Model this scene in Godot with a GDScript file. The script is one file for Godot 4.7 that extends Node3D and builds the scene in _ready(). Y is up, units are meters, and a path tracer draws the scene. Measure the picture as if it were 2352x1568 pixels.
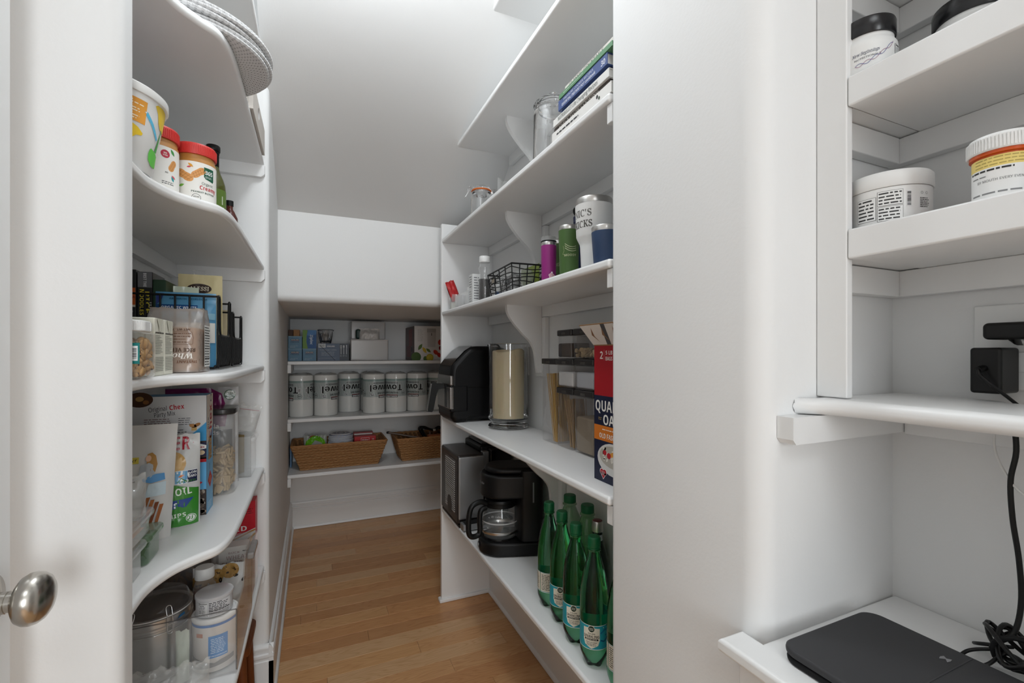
extends Node3D
# A narrow walk-in pantry under a stair: shelves on the left, right and at the back, a desk niche on the right.

func _ready() -> void:
	# ------------------------------------------------------------ camera
	var cam := Camera3D.new()
	cam.name = "camera"
	add_child(cam)
	var near := 0.05
	cam.set_frustum(2.0 * near * 784.0 / 1040.0, Vector2(0.0, near * 26.0 / 1040.0), near, 40.0)
	cam.position = Vector3(0, 1.22, 0)
	cam.rotation.y = -deg_to_rad(23.75)
	cam.current = true
	# ------------------------------------------------------------ surroundings and exposure
	var env := Environment.new()
	env.background_mode = Environment.BG_COLOR
	env.background_color = Color(0.02, 0.02, 0.02)
	env.tonemap_mode = Environment.TONE_MAPPER_LINEAR
	env.tonemap_exposure = 0.69
	env.sdfgi_enabled = true
	env.ssao_enabled = true
	env.ssil_enabled = true
	var we := WorldEnvironment.new()
	we.name = "world"
	we.environment = env
	add_child(we)
	# ------------------------------------------------------------ ceiling lamps: glowing panel and a light of its size
	make_materials()
	globe_lamp(Vector3(0.12, 2.70, -1.07), 0.50)
	ceiling_lamp(Vector3(-0.10, 2.75, 0.95), 0.7, 0.9, "wide flat ceiling lamp in the hall")
	hall_window(Vector3(0.05, 1.45, 2.398), Vector2(0.8, 1.2), 3.6)
	build_room()
	build_shelves()
	build_desk_niche()
	build_left_things()
	build_back_things()
	build_right_things()
	nest_pieces()

func ceiling_lamp(at: Vector3, size: float, energy: float, label: String) -> void:
	var o := thing("ceiling_lamp", label, "lamp", at)
	put("frame", MB.new().span(-size / 2 - 0.02, size / 2 + 0.02, -0.03, 0.0, -size / 2 - 0.02, size / 2 + 0.02, 0.005), M.trim, o)
	var g := mat(Color(1, 1, 1), 0.6)
	g.emission_enabled = true
	g.emission = Color(0.97, 0.985, 1.0)
	g.emission_energy_multiplier = 1.6
	put("lamp_panel", MB.new().span(-size / 2, size / 2, -0.036, -0.0305, -size / 2, size / 2, 0.002), g, o)
	var l := AreaLight3D.new()
	l.name = "lamp_light"
	l.area_size = Vector2(size, size)
	l.light_energy = energy
	l.light_color = Color(0.955, 0.98, 1.0)
	l.shadow_enabled = true
	l.set("area_range", 12.0)
	l.position = Vector3(0, -0.045, 0)
	l.rotation.x = -PI / 2
	o.add_child(l)

func globe_lamp(at: Vector3, energy: float) -> void:
	var o := thing("globe_lamp", "white glass globe lamp hanging from the sloping pantry ceiling", "lamp", at)
	put("canopy", MB.new().lathe([Vector2(0, -0.025), Vector2(0.05, -0.02), Vector2(0.06, 0.0), Vector2(0, 0.0)], 32), M.nickel, o)
	put("stem", MB.new().tube([Vector3(0, -0.02, 0), Vector3(0, -0.14, 0)], 0.006, 10), M.nickel, o)
	var g := mat(Color(1, 1, 1), 0.6)
	g.emission_enabled = true
	g.emission = Color(0.97, 0.985, 1.0)
	g.emission_energy_multiplier = 1.6
	var pts: Array = []
	for i in 17:
		var a := -PI / 2 + PI * i / 16
		pts.append(Vector2(0.09 * cos(a), -0.23 + 0.09 * sin(a)))
	put("glass_bulb", MB.new().lathe(pts, 40), g, o)
	var l := OmniLight3D.new()
	l.name = "bulb_light"
	l.light_energy = energy
	l.light_size = 0.08
	l.omni_range = 12.0
	l.omni_attenuation = 2.0
	l.light_color = Color(0.955, 0.98, 1.0)
	l.shadow_enabled = true
	l.position = Vector3(0, -0.23, 0)
	o.add_child(l)

# small pieces belong to the part they sit on
func nest_pieces() -> void:
	var on := {"lid_clip": "lid", "lid_seal": "lid", "socket": "plate", "name_card": "name_plate", "cap_disc": "screw_cap", "handle_trim": "handle", "drip_grille": "drip_tray", "power_button": "base", "vent_slat": "vent_frame", "bean_lid": "back_housing", "top_tray": "back_housing", "dark_strip": "silver_plate", "flap_print": "flap", "braided_hem": "woven_disc", "blue_band": "jar_body", "neck_label": "bottle_body", "neck_ring": "bottle_body", "wick": "wax", "plug_collar": "adapter_body", "seam": "", "emblem": "cover", "side_emblem": "housing", "water_window": "reservoir", "folded_ear": "carton_body", "metal_band": "glass_body", "white_flap": "carton_body", "sticker": "", "lettering": "", "spine_print": "cover", "nutrition_panel": "", "leaf_print": "", "green_band": "", "paper_tag": "bag_film", "hang_tab": "bag_body", "zip_strip": "bag_film"}
	for t in get_children():
		if not t.has_meta("category") or t is MeshInstance3D:
			continue
		for c in t.get_children():
			var key := String(c.name).rstrip("0123456789").trim_suffix("_")
			if not (on.has(key) or key.begins_with("printed_")) or not c is MeshInstance3D:
				continue
			var want: String = on.get(key, "")
			var host: Node = null
			for d in t.get_children():
				if d != c and d is MeshInstance3D and (d.name == want if want else not on.has(String(d.name).rstrip("0123456789")) and not String(d.name).begins_with("printed_")):
					host = d
					break
			if host:
				t.remove_child(c)
				c.name = key
				host.add_child(c, true)

func hall_window(at: Vector3, size: Vector2, energy: float) -> void:
	var o := Node3D.new()
	o.name = "window_1"
	add_child(o)
	o.position = at
	o.set_meta("label", "bright hall window in the wall behind the camera")
	o.set_meta("category", "window")
	o.set_meta("kind", "structure")
	for q: Array in [[-size.x / 2 - 0.07, -size.x / 2, -size.y / 2 - 0.07, size.y / 2 + 0.07], [size.x / 2, size.x / 2 + 0.07, -size.y / 2 - 0.07, size.y / 2 + 0.07], [-size.x / 2, size.x / 2, size.y / 2, size.y / 2 + 0.07], [-size.x / 2, size.x / 2, -size.y / 2 - 0.07, -size.y / 2]]:
		put("frame", MB.new().span(q[0], q[1], q[2], q[3], -0.03, 0.0, 0.003), M.trim, o)
	var g := mat(Color(1, 1, 1), 0.6)
	g.emission_enabled = true
	g.emission = Color(0.96, 0.98, 1.0)
	g.emission_energy_multiplier = 1.5
	put("pane", MB.new().span(-size.x / 2, size.x / 2, -size.y / 2, size.y / 2, -0.012, -0.004), g, o)
	var l := AreaLight3D.new()
	l.name = "window_light"
	l.area_size = size
	l.light_energy = energy
	l.light_color = Color(0.965, 0.985, 1.0)
	l.shadow_enabled = true
	l.set("area_range", 12.0)
	l.position = Vector3(0, 0, -0.035)
	o.add_child(l)
# ---------------------------------------------------------------- mesh building
class MB:
	var v := PackedVector3Array()
	var n := PackedVector3Array()
	var uv := PackedVector2Array()
	var c := PackedColorArray()
	var col := Color.WHITE
	var colored := false
	var T := Transform3D()
	func tri(a: Vector3, b: Vector3, d: Vector3, na: Vector3, nb: Vector3, nd: Vector3, ua := Vector2.ZERO, ub := Vector2.ZERO, ud := Vector2.ZERO) -> void:
		var cr := (b - a).cross(d - a)
		if cr.length_squared() < 1e-20:
			return
		if (cr.dot(na + nb + nd) > 0.0) != (T.basis.determinant() < 0.0):
			v.append_array([T * a, T * d, T * b])
			n.append_array([T.basis * na, T.basis * nd, T.basis * nb])
			uv.append_array([ua, ud, ub])
		else:
			v.append_array([T * a, T * b, T * d])
			n.append_array([T.basis * na, T.basis * nb, T.basis * nd])
			uv.append_array([ua, ub, ud])
		if colored:
			c.append_array([col, col, col])
	func quad(a: Vector3, b: Vector3, d: Vector3, e: Vector3, nn: Vector3) -> void:
		tri(a, b, d, nn, nn, nn, Vector2(0, 1), Vector2(1, 1), Vector2(1, 0))
		tri(a, d, e, nn, nn, nn, Vector2(0, 1), Vector2(1, 0), Vector2(0, 0))
	func quadn(a: Vector3, b: Vector3, d: Vector3, e: Vector3, na: Vector3, nb: Vector3, nd: Vector3, ne: Vector3, ua := Vector2.ZERO, ub := Vector2.ZERO, ud := Vector2.ZERO, ue := Vector2.ZERO) -> void:
		tri(a, b, d, na, nb, nd, ua, ub, ud)
		tri(a, d, e, na, nd, ne, ua, ud, ue)
	# box from centre and size with rounded edges
	func box(ce: Vector3, s: Vector3, r := 0.0, k := 1) -> MB:
		var h := s / 2.0
		r = minf(r, minf(h.x, minf(h.y, h.z)) * 0.98)
		for ax in 3:
			var b1 := (ax + 1) % 3
			var b2 := (ax + 2) % 3
			var l1 := _ticks(h[b1], r, k)
			var l2 := _ticks(h[b2], r, k)
			for sg: float in [-1.0, 1.0]:
				for i in l1.size() - 1:
					for j in l2.size() - 1:
						var q: Array = []
						for ij: Array in [[i, j], [i + 1, j], [i + 1, j + 1], [i, j + 1]]:
							var p := Vector3.ZERO
							p[ax] = sg * h[ax]
							p[b1] = l1[ij[0]]
							p[b2] = l2[ij[1]]
							var u2 := Vector2(p[b1], p[b2])
							if ax == 0:
								u2 = Vector2(p[b2], -p[b1])
							elif ax == 1:
								u2 = Vector2(p[b2], p[b1])
							else:
								u2 = Vector2(p[b1], -p[b2])
							var nn := Vector3.ZERO
							nn[ax] = sg
							if r > 0.0:
								var inn := Vector3(clampf(p.x, -h.x + r, h.x - r), clampf(p.y, -h.y + r, h.y - r), clampf(p.z, -h.z + r, h.z - r))
								nn = (p - inn).normalized()
								p = inn + nn * r
							q.append([ce + p, nn, u2])
						quadn(q[0][0], q[1][0], q[2][0], q[3][0], q[0][1], q[1][1], q[2][1], q[3][1], q[0][2], q[1][2], q[2][2], q[3][2])
		return self
	func _ticks(h: float, r: float, k: int) -> PackedFloat32Array:
		if r <= 0.0:
			return PackedFloat32Array([-h, h])
		var a := PackedFloat32Array()
		for i in range(k, 0, -1):
			a.append(-(h - r + r * tan(PI / 4 * i / k)))
		a.append(-(h - r))
		a.append(h - r)
		for i in range(1, k + 1):
			a.append(h - r + r * tan(PI / 4 * i / k))
		return a
	func span(x0: float, x1: float, y0: float, y1: float, z0: float, z1: float, r := 0.0, k := 1) -> MB:
		return box(Vector3((x0 + x1) / 2, (y0 + y1) / 2, (z0 + z1) / 2), Vector3(absf(x1 - x0), absf(y1 - y0), absf(z1 - z0)), r, k)
	# solid of revolution about y; profile of (radius, height) from bottom to top on the outside
	func lathe(pr: Array, seg := 32, ce := Vector3.ZERO, sx := 1.0, sz := 1.0) -> MB:
		var m := pr.size()
		var en: Array = []
		for i in m - 1:
			var d: Vector2 = pr[i + 1] - pr[i]
			en.append(Vector2(d.y, -d.x).normalized() if d.length() > 1e-9 else Vector2(1, 0))
		for i in m - 1:
			var n0: Vector2 = en[i]
			var n1: Vector2 = en[i]
			if i > 0 and en[i - 1].dot(en[i]) > 0.75:
				n0 = (en[i - 1] + en[i]).normalized()
			if i < m - 2 and en[i + 1].dot(en[i]) > 0.75:
				n1 = (en[i + 1] + en[i]).normalized()
			var p0: Vector2 = pr[i]
			var p1: Vector2 = pr[i + 1]
			for j in seg:
				var a0 := TAU * j / seg
				var a1 := TAU * (j + 1) / seg
				var d0 := Vector3(sin(a0) * sx, 0, cos(a0) * sz)
				var d1 := Vector3(sin(a1) * sx, 0, cos(a1) * sz)
				var m0 := Vector3(sin(a0) / sx, 0, cos(a0) / sz).normalized()
				var m1 := Vector3(sin(a1) / sx, 0, cos(a1) / sz).normalized()
				var y0 := Vector3(0, p0.y, 0) + ce
				var y1 := Vector3(0, p1.y, 0) + ce
				quadn(d0 * p0.x + y0, d1 * p0.x + y0, d1 * p1.x + y1, d0 * p1.x + y1, m0 * n0.x + Vector3(0, n0.y, 0), m1 * n0.x + Vector3(0, n0.y, 0), m1 * n1.x + Vector3(0, n1.y, 0), m0 * n1.x + Vector3(0, n1.y, 0), Vector2(float(j) / seg, 1.0 - float(i) / (m - 1)), Vector2(float(j + 1) / seg, 1.0 - float(i) / (m - 1)), Vector2(float(j + 1) / seg, 1.0 - float(i + 1) / (m - 1)), Vector2(float(j) / seg, 1.0 - float(i + 1) / (m - 1)))
		return self
	# plate with outline in x,z, rounded upper and lower edges
	func prism(po: PackedVector2Array, y0: float, y1: float, r := 0.0, k := 3) -> MB:
		var p := po
		if Geometry2D.is_polygon_clockwise(p):
			p.reverse()
		var m := p.size()
		var en := PackedVector2Array()
		for i in m:
			var d := (p[(i + 1) % m] - p[i]).normalized()
			en.append(Vector2(d.y, -d.x))
		if Geometry2D.is_polygon_clockwise(p) == false:
			var a := 0.0
			for i in m:
				a += p[i].cross(p[(i + 1) % m])
			if a < 0.0:
				for i in m:
					en[i] = -en[i]
		var mt := PackedVector2Array()
		for i in m:
			var a: Vector2 = en[(i + m - 1) % m]
			var b: Vector2 = en[i]
			mt.append((a + b) / maxf(0.35, 1.0 + a.dot(b)))
		var rings: Array = []
		if r > 0.0:
			for j in k + 1:
				var t := -PI / 2 + PI / 2 * j / k
				rings.append([r - r * cos(t), y0 + r + r * sin(t), cos(t), sin(t)])
			for j in k + 1:
				var t := PI / 2 * j / k
				rings.append([r - r * cos(t), y1 - r + r * sin(t), cos(t), sin(t)])
		else:
			rings = [[0.0, y0, 1.0, 0.0], [0.0, y1, 1.0, 0.0]]
		for i in m:
			var i2 := (i + 1) % m
			var na := en[i]
			var nb := en[i]
			if en[i].dot(en[(i + m - 1) % m]) > 0.76:
				na = mt[i].normalized()
			if en[i].dot(en[i2]) > 0.76:
				nb = mt[i2].normalized()
			for j in rings.size() - 1:
				var A: Array = rings[j]
				var B: Array = rings[j + 1]
				var a0: Vector2 = p[i] - mt[i] * A[0]
				var a1: Vector2 = p[i2] - mt[i2] * A[0]
				var b0: Vector2 = p[i] - mt[i] * B[0]
				var b1: Vector2 = p[i2] - mt[i2] * B[0]
				quadn(Vector3(a0.x, A[1], a0.y), Vector3(a1.x, A[1], a1.y), Vector3(b1.x, B[1], b1.y), Vector3(b0.x, B[1], b0.y), Vector3(na.x * A[2], A[3], na.y * A[2]), Vector3(nb.x * A[2], A[3], nb.y * A[2]), Vector3(nb.x * B[2], B[3], nb.y * B[2]), Vector3(na.x * B[2], B[3], na.y * B[2]))
		var cap := PackedVector2Array()
		for i in m:
			cap.append(p[i] - mt[i] * r)
		var ix := Geometry2D.triangulate_polygon(cap)
		for i in range(0, ix.size(), 3):
			var a := cap[ix[i]]
			var b := cap[ix[i + 1]]
			var d := cap[ix[i + 2]]
			tri(Vector3(a.x, y0, a.y), Vector3(b.x, y0, b.y), Vector3(d.x, y0, d.y), Vector3.DOWN, Vector3.DOWN, Vector3.DOWN, a, b, d)
			tri(Vector3(a.x, y1, a.y), Vector3(b.x, y1, b.y), Vector3(d.x, y1, d.y), Vector3.UP, Vector3.UP, Vector3.UP, a, b, d)
		return self
	func tube(pts: Array, r: float, sides := 8, closed := false, rz := -1.0) -> MB:
		var m := pts.size()
		var rings: Array = []
		var up := Vector3.UP
		for i in m:
			var a: Vector3 = pts[(i + m - 1) % m] if closed or i > 0 else pts[i]
			var b: Vector3 = pts[(i + 1) % m] if closed or i < m - 1 else pts[i]
			var t := (b - a).normalized()
			if absf(t.dot(up)) > 0.95 and i == 0:
				up = Vector3.RIGHT
			var s := t.cross(up).normalized()
			up = s.cross(t).normalized()
			var ring: Array = []
			for j in sides:
				var g := TAU * j / sides
				var d := s * cos(g) * r + up * sin(g) * (r if rz < 0.0 else rz)
				ring.append([pts[i] + d, (s * cos(g) + up * sin(g)).normalized()])
			rings.append([ring, t])
		for i in (m if closed else m - 1):
			var A: Array = rings[i][0]
			var B: Array = rings[(i + 1) % m][0]
			for j in sides:
				var j2 := (j + 1) % sides
				quadn(A[j][0], A[j2][0], B[j2][0], B[j][0], A[j][1], A[j2][1], B[j2][1], B[j][1])
		if not closed:
			for e: int in [0, m - 1]:
				var t: Vector3 = rings[e][1] * (-1.0 if e == 0 else 1.0)
				for j in sides:
					tri(pts[e], rings[e][0][j][0], rings[e][0][(j + 1) % sides][0], t, t, t)
		return self
	# grid of points g[i][j]; smooth normals; rows may wrap
	func grid(g: Array, wrap := false, center: Variant = null, sharp := false) -> MB:
		var a := g.size()
		var b: int = g[0].size()
		var nm: Array = []
		var ori := 0.0
		for i in a:
			var row: Array = []
			for j in b:
				var du: Vector3 = g[mini(i + 1, a - 1)][j] - g[maxi(i - 1, 0)][j]
				var dv: Vector3 = (g[i][(j + 1) % b] - g[i][(j + b - 1) % b]) if wrap else (g[i][mini(j + 1, b - 1)] - g[i][maxi(j - 1, 0)])
				var q := dv.cross(du)
				q = q.normalized() if q.length() > 1e-12 else Vector3.UP
				row.append(q)
				if center != null:
					ori += q.dot(g[i][j] - center)
			nm.append(row)
		var f := -1.0 if ori < 0.0 else 1.0
		for i in a - 1:
			for j in (b if wrap else b - 1):
				var j2 := (j + 1) % b
				var u0 := Vector2(float(j) / b, 1.0 - float(i) / (a - 1))
				var u1 := Vector2(float(j + 1) / b, 1.0 - float(i) / (a - 1))
				var u2 := Vector2(float(j + 1) / b, 1.0 - float(i + 1) / (a - 1))
				var u3 := Vector2(float(j) / b, 1.0 - float(i + 1) / (a - 1))
				if sharp:
					var q: Vector3 = (g[i + 1][j2] - g[i][j]).cross(g[i + 1][j] - g[i][j2]).normalized()
					if q.dot(nm[i][j]) < 0.0:
						q = -q
					quadn(g[i][j], g[i][j2], g[i + 1][j2], g[i + 1][j], q * f, q * f, q * f, q * f, u0, u1, u2, u3)
				else:
					quadn(g[i][j], g[i][j2], g[i + 1][j2], g[i + 1][j], nm[i][j] * f, nm[i][j2] * f, nm[i + 1][j2] * f, nm[i + 1][j] * f, u0, u1, u2, u3)
		return self
	func fan(ring: Array, nn: Vector3) -> void:
		var ce := Vector3.ZERO
		for p: Vector3 in ring:
			ce += p
		ce /= ring.size()
		for j in ring.size():
			tri(ce, ring[j], ring[(j + 1) % ring.size()], nn, nn, nn)
	# 2D outline swept straight from o along w; outline axes a, b
	func bar(po: PackedVector2Array, o: Vector3, a: Vector3, b: Vector3, w: Vector3) -> MB:
		var keep := T
		var y := w.normalized()
		# prism axes: x -> a, z -> b, y -> w
		T = T * Transform3D(Basis(a, y, b), o)
		prism(po, 0.0, w.length())
		T = keep
		return self
	func mesh() -> ArrayMesh:
		var arr := []
		arr.resize(Mesh.ARRAY_MAX)
		arr[Mesh.ARRAY_VERTEX] = v
		arr[Mesh.ARRAY_NORMAL] = n
		arr[Mesh.ARRAY_TEX_UV] = uv
		if colored:
			arr[Mesh.ARRAY_COLOR] = c
		var m := ArrayMesh.new()
		m.add_surface_from_arrays(Mesh.PRIMITIVE_TRIANGLES, arr)
		return m

# printed matter: flat shapes and lettering laid on a surface through a map (u, v) -> point and normal
class Print:
	var p := PackedVector3Array()
	var c := PackedColorArray()
	var rng := RandomNumberGenerator.new()
	func tri(a: Vector2, b: Vector2, d: Vector2, col: Color, l: float) -> void:
		p.append_array([Vector3(a.x, a.y, l), Vector3(b.x, b.y, l), Vector3(d.x, d.y, l)])
		var q := col.srgb_to_linear()
		c.append_array([q, q, q])
	func rect(x0: float, y0: float, x1: float, y1: float, col: Color, l := 1.0) -> Print:
		tri(Vector2(x0, y0), Vector2(x1, y0), Vector2(x1, y1), col, l)
		tri(Vector2(x0, y0), Vector2(x1, y1), Vector2(x0, y1), col, l)
		return self
	func poly(pts: Array, col: Color, l := 1.0) -> Print:
		var q := PackedVector2Array(pts)
		var ix := Geometry2D.triangulate_polygon(q)
		for i in range(0, ix.size(), 3):
			tri(q[ix[i]], q[ix[i + 1]], q[ix[i + 2]], col, l)
		return self
	func disc(x: float, y: float, rx: float, ry: float, col: Color, l := 1.0, rot := 0.0, k := 24) -> Print:
		for i in k:
			var a := TAU * i / k
			var b := TAU * (i + 1) / k
			tri(Vector2(x, y), Vector2(x, y) + Vector2(cos(a) * rx, sin(a) * ry).rotated(rot), Vector2(x, y) + Vector2(cos(b) * rx, sin(b) * ry).rotated(rot), col, l)
		return self
	func ring(x: float, y: float, r0: float, r1: float, col: Color, l := 1.0, k := 24) -> Print:
		for i in k:
			var a := Vector2.from_angle(TAU * i / k)
			var b := Vector2.from_angle(TAU * (i + 1) / k)
			var o := Vector2(x, y)
			tri(o + a * r0, o + a * r1, o + b * r1, col, l)
			tri(o + a * r0, o + b * r1, o + b * r0, col, l)
		return self
	func line(pts: Array, w: float, col: Color, l := 1.0) -> Print:
		for i in pts.size() - 1:
			var a: Vector2 = pts[i]
			var b: Vector2 = pts[i + 1]
			var s := (b - a).normalized().orthogonal() * w / 2
			tri(a - s, a + s, b + s, col, l)
			tri(a - s, b + s, b - s, col, l)
		return self
	# lettering: h = height of a capital; fit = width to stretch to; anchor -1 left, 0 middle, 1 right
	func text(s: String, x: float, y: float, h: float, col: Color, l := 2.0, fit := 0.0, anchor := 0, rot := 0.0, font := "Droid Sans", bold := true, slant := 0.0) -> Print:
		var f := SystemFont.new()
		f.font_names = PackedStringArray([font])
		f.font_weight = 700 if bold else 400
		var tm := TextMesh.new()
		tm.font = f
		tm.text = s
		tm.font_size = 32
		tm.pixel_size = h / 0.714 / 32.0
		tm.depth = 0.0
		var a := tm.get_mesh_arrays()
		var vs: PackedVector3Array = a[Mesh.ARRAY_VERTEX]
		var mn := Vector2(1e9, 1e9)
		var mx := -mn
		for q in vs:
			mn = mn.min(Vector2(q.x, q.y))
			mx = mx.max(Vector2(q.x, q.y))
		var sc := 1.0 if fit <= 0.0 else fit / maxf(1e-6, mx.x - mn.x)
		var o := Vector2((mn.x + mx.x) / 2 if anchor == 0 else (mn.x if anchor < 0 else mx.x), (mn.y + mx.y) / 2)
		var lc := col.srgb_to_linear()
		for q in vs:
			var t := Vector2((q.x - o.x) * sc + (q.y - o.y) * slant, q.y - o.y).rotated(rot) + Vector2(x, y)
			p.append(Vector3(t.x, t.y, l))
			c.append(lc)
		return self
	# rows of unreadable small type
	func fine(x0: float, y0: float, x1: float, y1: float, rows: int, col: Color, l := 2.0, weight := 0.38, ragged := 0.25) -> Print:
		var dh := (y1 - y0) / rows
		for i in rows:
			var y := y1 - dh * (i + 0.5)
			var x := x0
			var end := x1 - (x1 - x0) * ragged * rng.randf()
			while x < end:
				var w := dh * rng.randf_range(0.6, 2.4)
				var xe := minf(x + w, end)
				rect(x, y - dh * weight / 2, xe, y + dh * weight / 2, col, l)
				x = xe + dh * 0.35
		return self
	func barcode(x0: float, y0: float, x1: float, y1: float, l := 2.0, upright := true) -> Print:
		rect(x0, y0, x1, y1, Color(0.95, 0.95, 0.95), l)
		var t := 0.06
		while t < 0.92:
			var w := rng.randf_range(0.015, 0.05)
			if upright:
				rect(lerpf(x0, x1, t), lerpf(y0, y1, 0.08), lerpf(x0, x1, t + w), lerpf(y0, y1, 0.95), Color(0.05, 0.05, 0.05), l + 1)
			else:
				rect(lerpf(x0, x1, 0.08), lerpf(y0, y1, t), lerpf(x0, x1, 0.95), lerpf(y0, y1, t + w), Color(0.05, 0.05, 0.05), l + 1)
			t += w + rng.randf_range(0.015, 0.04)
		return self
	func turn_over(x: float, y: float) -> Print:
		for i in p.size():
			p[i] = Vector3(2 * x - p[i].x, 2 * y - p[i].y, p[i].z)
		return self
	# cut away what lies outside u0..u1
	func mesh(f: Callable, fine_to := 1e9, eps := 0.00018) -> ArrayMesh:
		var b := MB.new()
		b.colored = true
		var todo: Array = []
		for i in range(0, p.size(), 3):
			todo.append([p[i], p[i + 1], p[i + 2], c[i]])
		while todo.size():
			var t: Array = todo.pop_back()
			var A: Vector3 = t[0]
			var B: Vector3 = t[1]
			var D: Vector3 = t[2]
			var e0 := absf(A.x - B.x) + 0.3 * absf(A.y - B.y)
			var e1 := absf(B.x - D.x) + 0.3 * absf(B.y - D.y)
			var e2 := absf(D.x - A.x) + 0.3 * absf(D.y - A.y)
			var e := maxf(e0, maxf(e1, e2))
			if e > fine_to:
				if e == e0:
					todo.append([A, (A + B) / 2, D, t[3]])
					todo.append([(A + B) / 2, B, D, t[3]])
				elif e == e1:
					todo.append([B, (B + D) / 2, A, t[3]])
					todo.append([(B + D) / 2, D, A, t[3]])
				else:
					todo.append([D, (D + A) / 2, B, t[3]])
					todo.append([(D + A) / 2, A, B, t[3]])
				continue
			var q: Array = []
			for w: Vector3 in [A, B, D]:
				var r: Array = f.call(w.x, w.y)
				q.append([r[0] + r[1] * eps * (w.z + 1.0), r[1]])
			b.col = t[3]
			b.tri(q[0][0], q[1][0], q[2][0], q[0][1], q[1][1], q[2][1])
		return b.mesh()

static func flat_map(o: Vector3, r: Vector3, u: Vector3) -> Callable:
	var nn := r.cross(u).normalized()
	return func(x: float, y: float) -> Array: return [o + r * x + u * y, nn]

# round a can: u runs along the arc, turn = direction (radians, 0 faces +z, PI/2 faces +x) of u = 0; y0 height of v = 0
static func can_map(rad: float, turn: float, y0 := 0.0, sx := 1.0, sz := 1.0) -> Callable:
	return func(x: float, y: float) -> Array:
		var a := turn + x / rad
		return [Vector3(sin(a) * rad * sx, y0 + y, cos(a) * rad * sz), Vector3(sin(a), 0, cos(a))]

# lathe profile sampled by height, for print on a shaped bottle
static func shape_map(rf: Callable, turn: float, r0: float) -> Callable:
	return func(x: float, y: float) -> Array:
		var a := turn + x / r0
		var r: float = rf.call(y)
		return [Vector3(sin(a) * r, y, cos(a) * r), Vector3(sin(a), 0, cos(a))]

# ---------------------------------------------------------------- scene tree
var taken := {}
func numbered(s: String) -> String:
	if not taken.has(s):
		taken[s] = 0
		return s
	taken[s] += 1
	return "%s_%03d" % [s, taken[s]]

func thing(called: String, label: String, category: String, at := Vector3.ZERO, turn := 0.0, group := "") -> Node3D:
	var o := Node3D.new()
	o.name = numbered(called)
	add_child(o)
	o.position = at
	o.rotation.y = turn
	o.set_meta("label", label)
	o.set_meta("category", category)
	if group:
		o.set_meta("group", group)
	return o

func put(called: String, m: Variant, mat: Material, parent: Node, label := "") -> MeshInstance3D:
	var o := MeshInstance3D.new()
	o.mesh = m.mesh() if m is MB else m
	o.material_override = mat
	o.cast_shadow = GeometryInstance3D.SHADOW_CASTING_SETTING_ON
	o.name = numbered(called) if parent == self else called
	parent.add_child(o, true)
	if label:
		o.set_meta("label", label)
	return o

func struct(called: String, m: Variant, mat: Material, label: String, parent: Node = self) -> MeshInstance3D:
	var o := put(called, m, mat, parent, label)
	o.set_meta("kind", "structure")
	if parent == self:
		o.set_meta("category", called.split("_")[0])
	return o

func dup(root: Node3D, label: String, at: Vector3, turn := 0.0) -> Node3D:
	var r: Node3D = root.duplicate()
	var base := String(root.name)
	if base.substr(base.length() - 4).is_valid_int() or base.right(4).begins_with("_"):
		base = base.left(base.length() - 4)
	r.name = numbered(base)
	add_child(r)
	r.position = at
	r.rotation.y = turn
	r.set_meta("label", label)
	return r

# ---------------------------------------------------------------- materials
func mat(col: Color, rough := 0.5, metal := 0.0, spec := 0.5) -> StandardMaterial3D:
	var m := StandardMaterial3D.new()
	m.albedo_color = col
	m.roughness = rough
	m.metallic = metal
	m.metallic_specular = spec
	return m

func clear_mat(col: Color, alpha: float, rough := 0.05) -> StandardMaterial3D:
	var m := mat(col, rough)
	m.transparency = BaseMaterial3D.TRANSPARENCY_ALPHA
	m.albedo_color.a = alpha
	m.cull_mode = BaseMaterial3D.CULL_DISABLED
	return m

func solid_glass(col: Color, scale := 0.05) -> StandardMaterial3D:
	var m := mat(col, 0.02)
	m.refraction_enabled = true
	m.refraction_scale = scale
	m.transparency = BaseMaterial3D.TRANSPARENCY_ALPHA
	m.albedo_color.a = 0.0
	return m

func noise_tex(freq: float, octaves: int, seed_: int, size := 512, normal := false, strength := 4.0) -> NoiseTexture2D:
	var f := FastNoiseLite.new()
	f.seed = seed_
	f.frequency = freq
	f.fractal_octaves = octaves
	var t := NoiseTexture2D.new()
	t.width = size
	t.height = size
	t.seamless = true
	t.noise = f
	t.as_normal_map = normal
	t.bump_strength = strength
	return t

func tri_planar(m: StandardMaterial3D, s: float) -> void:
	m.uv1_triplanar = true
	m.uv1_world_triplanar = true
	m.uv1_scale = Vector3(s, s, s)

var M := {}
func C(h: String) -> Color:
	return Color.html(h)

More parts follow.
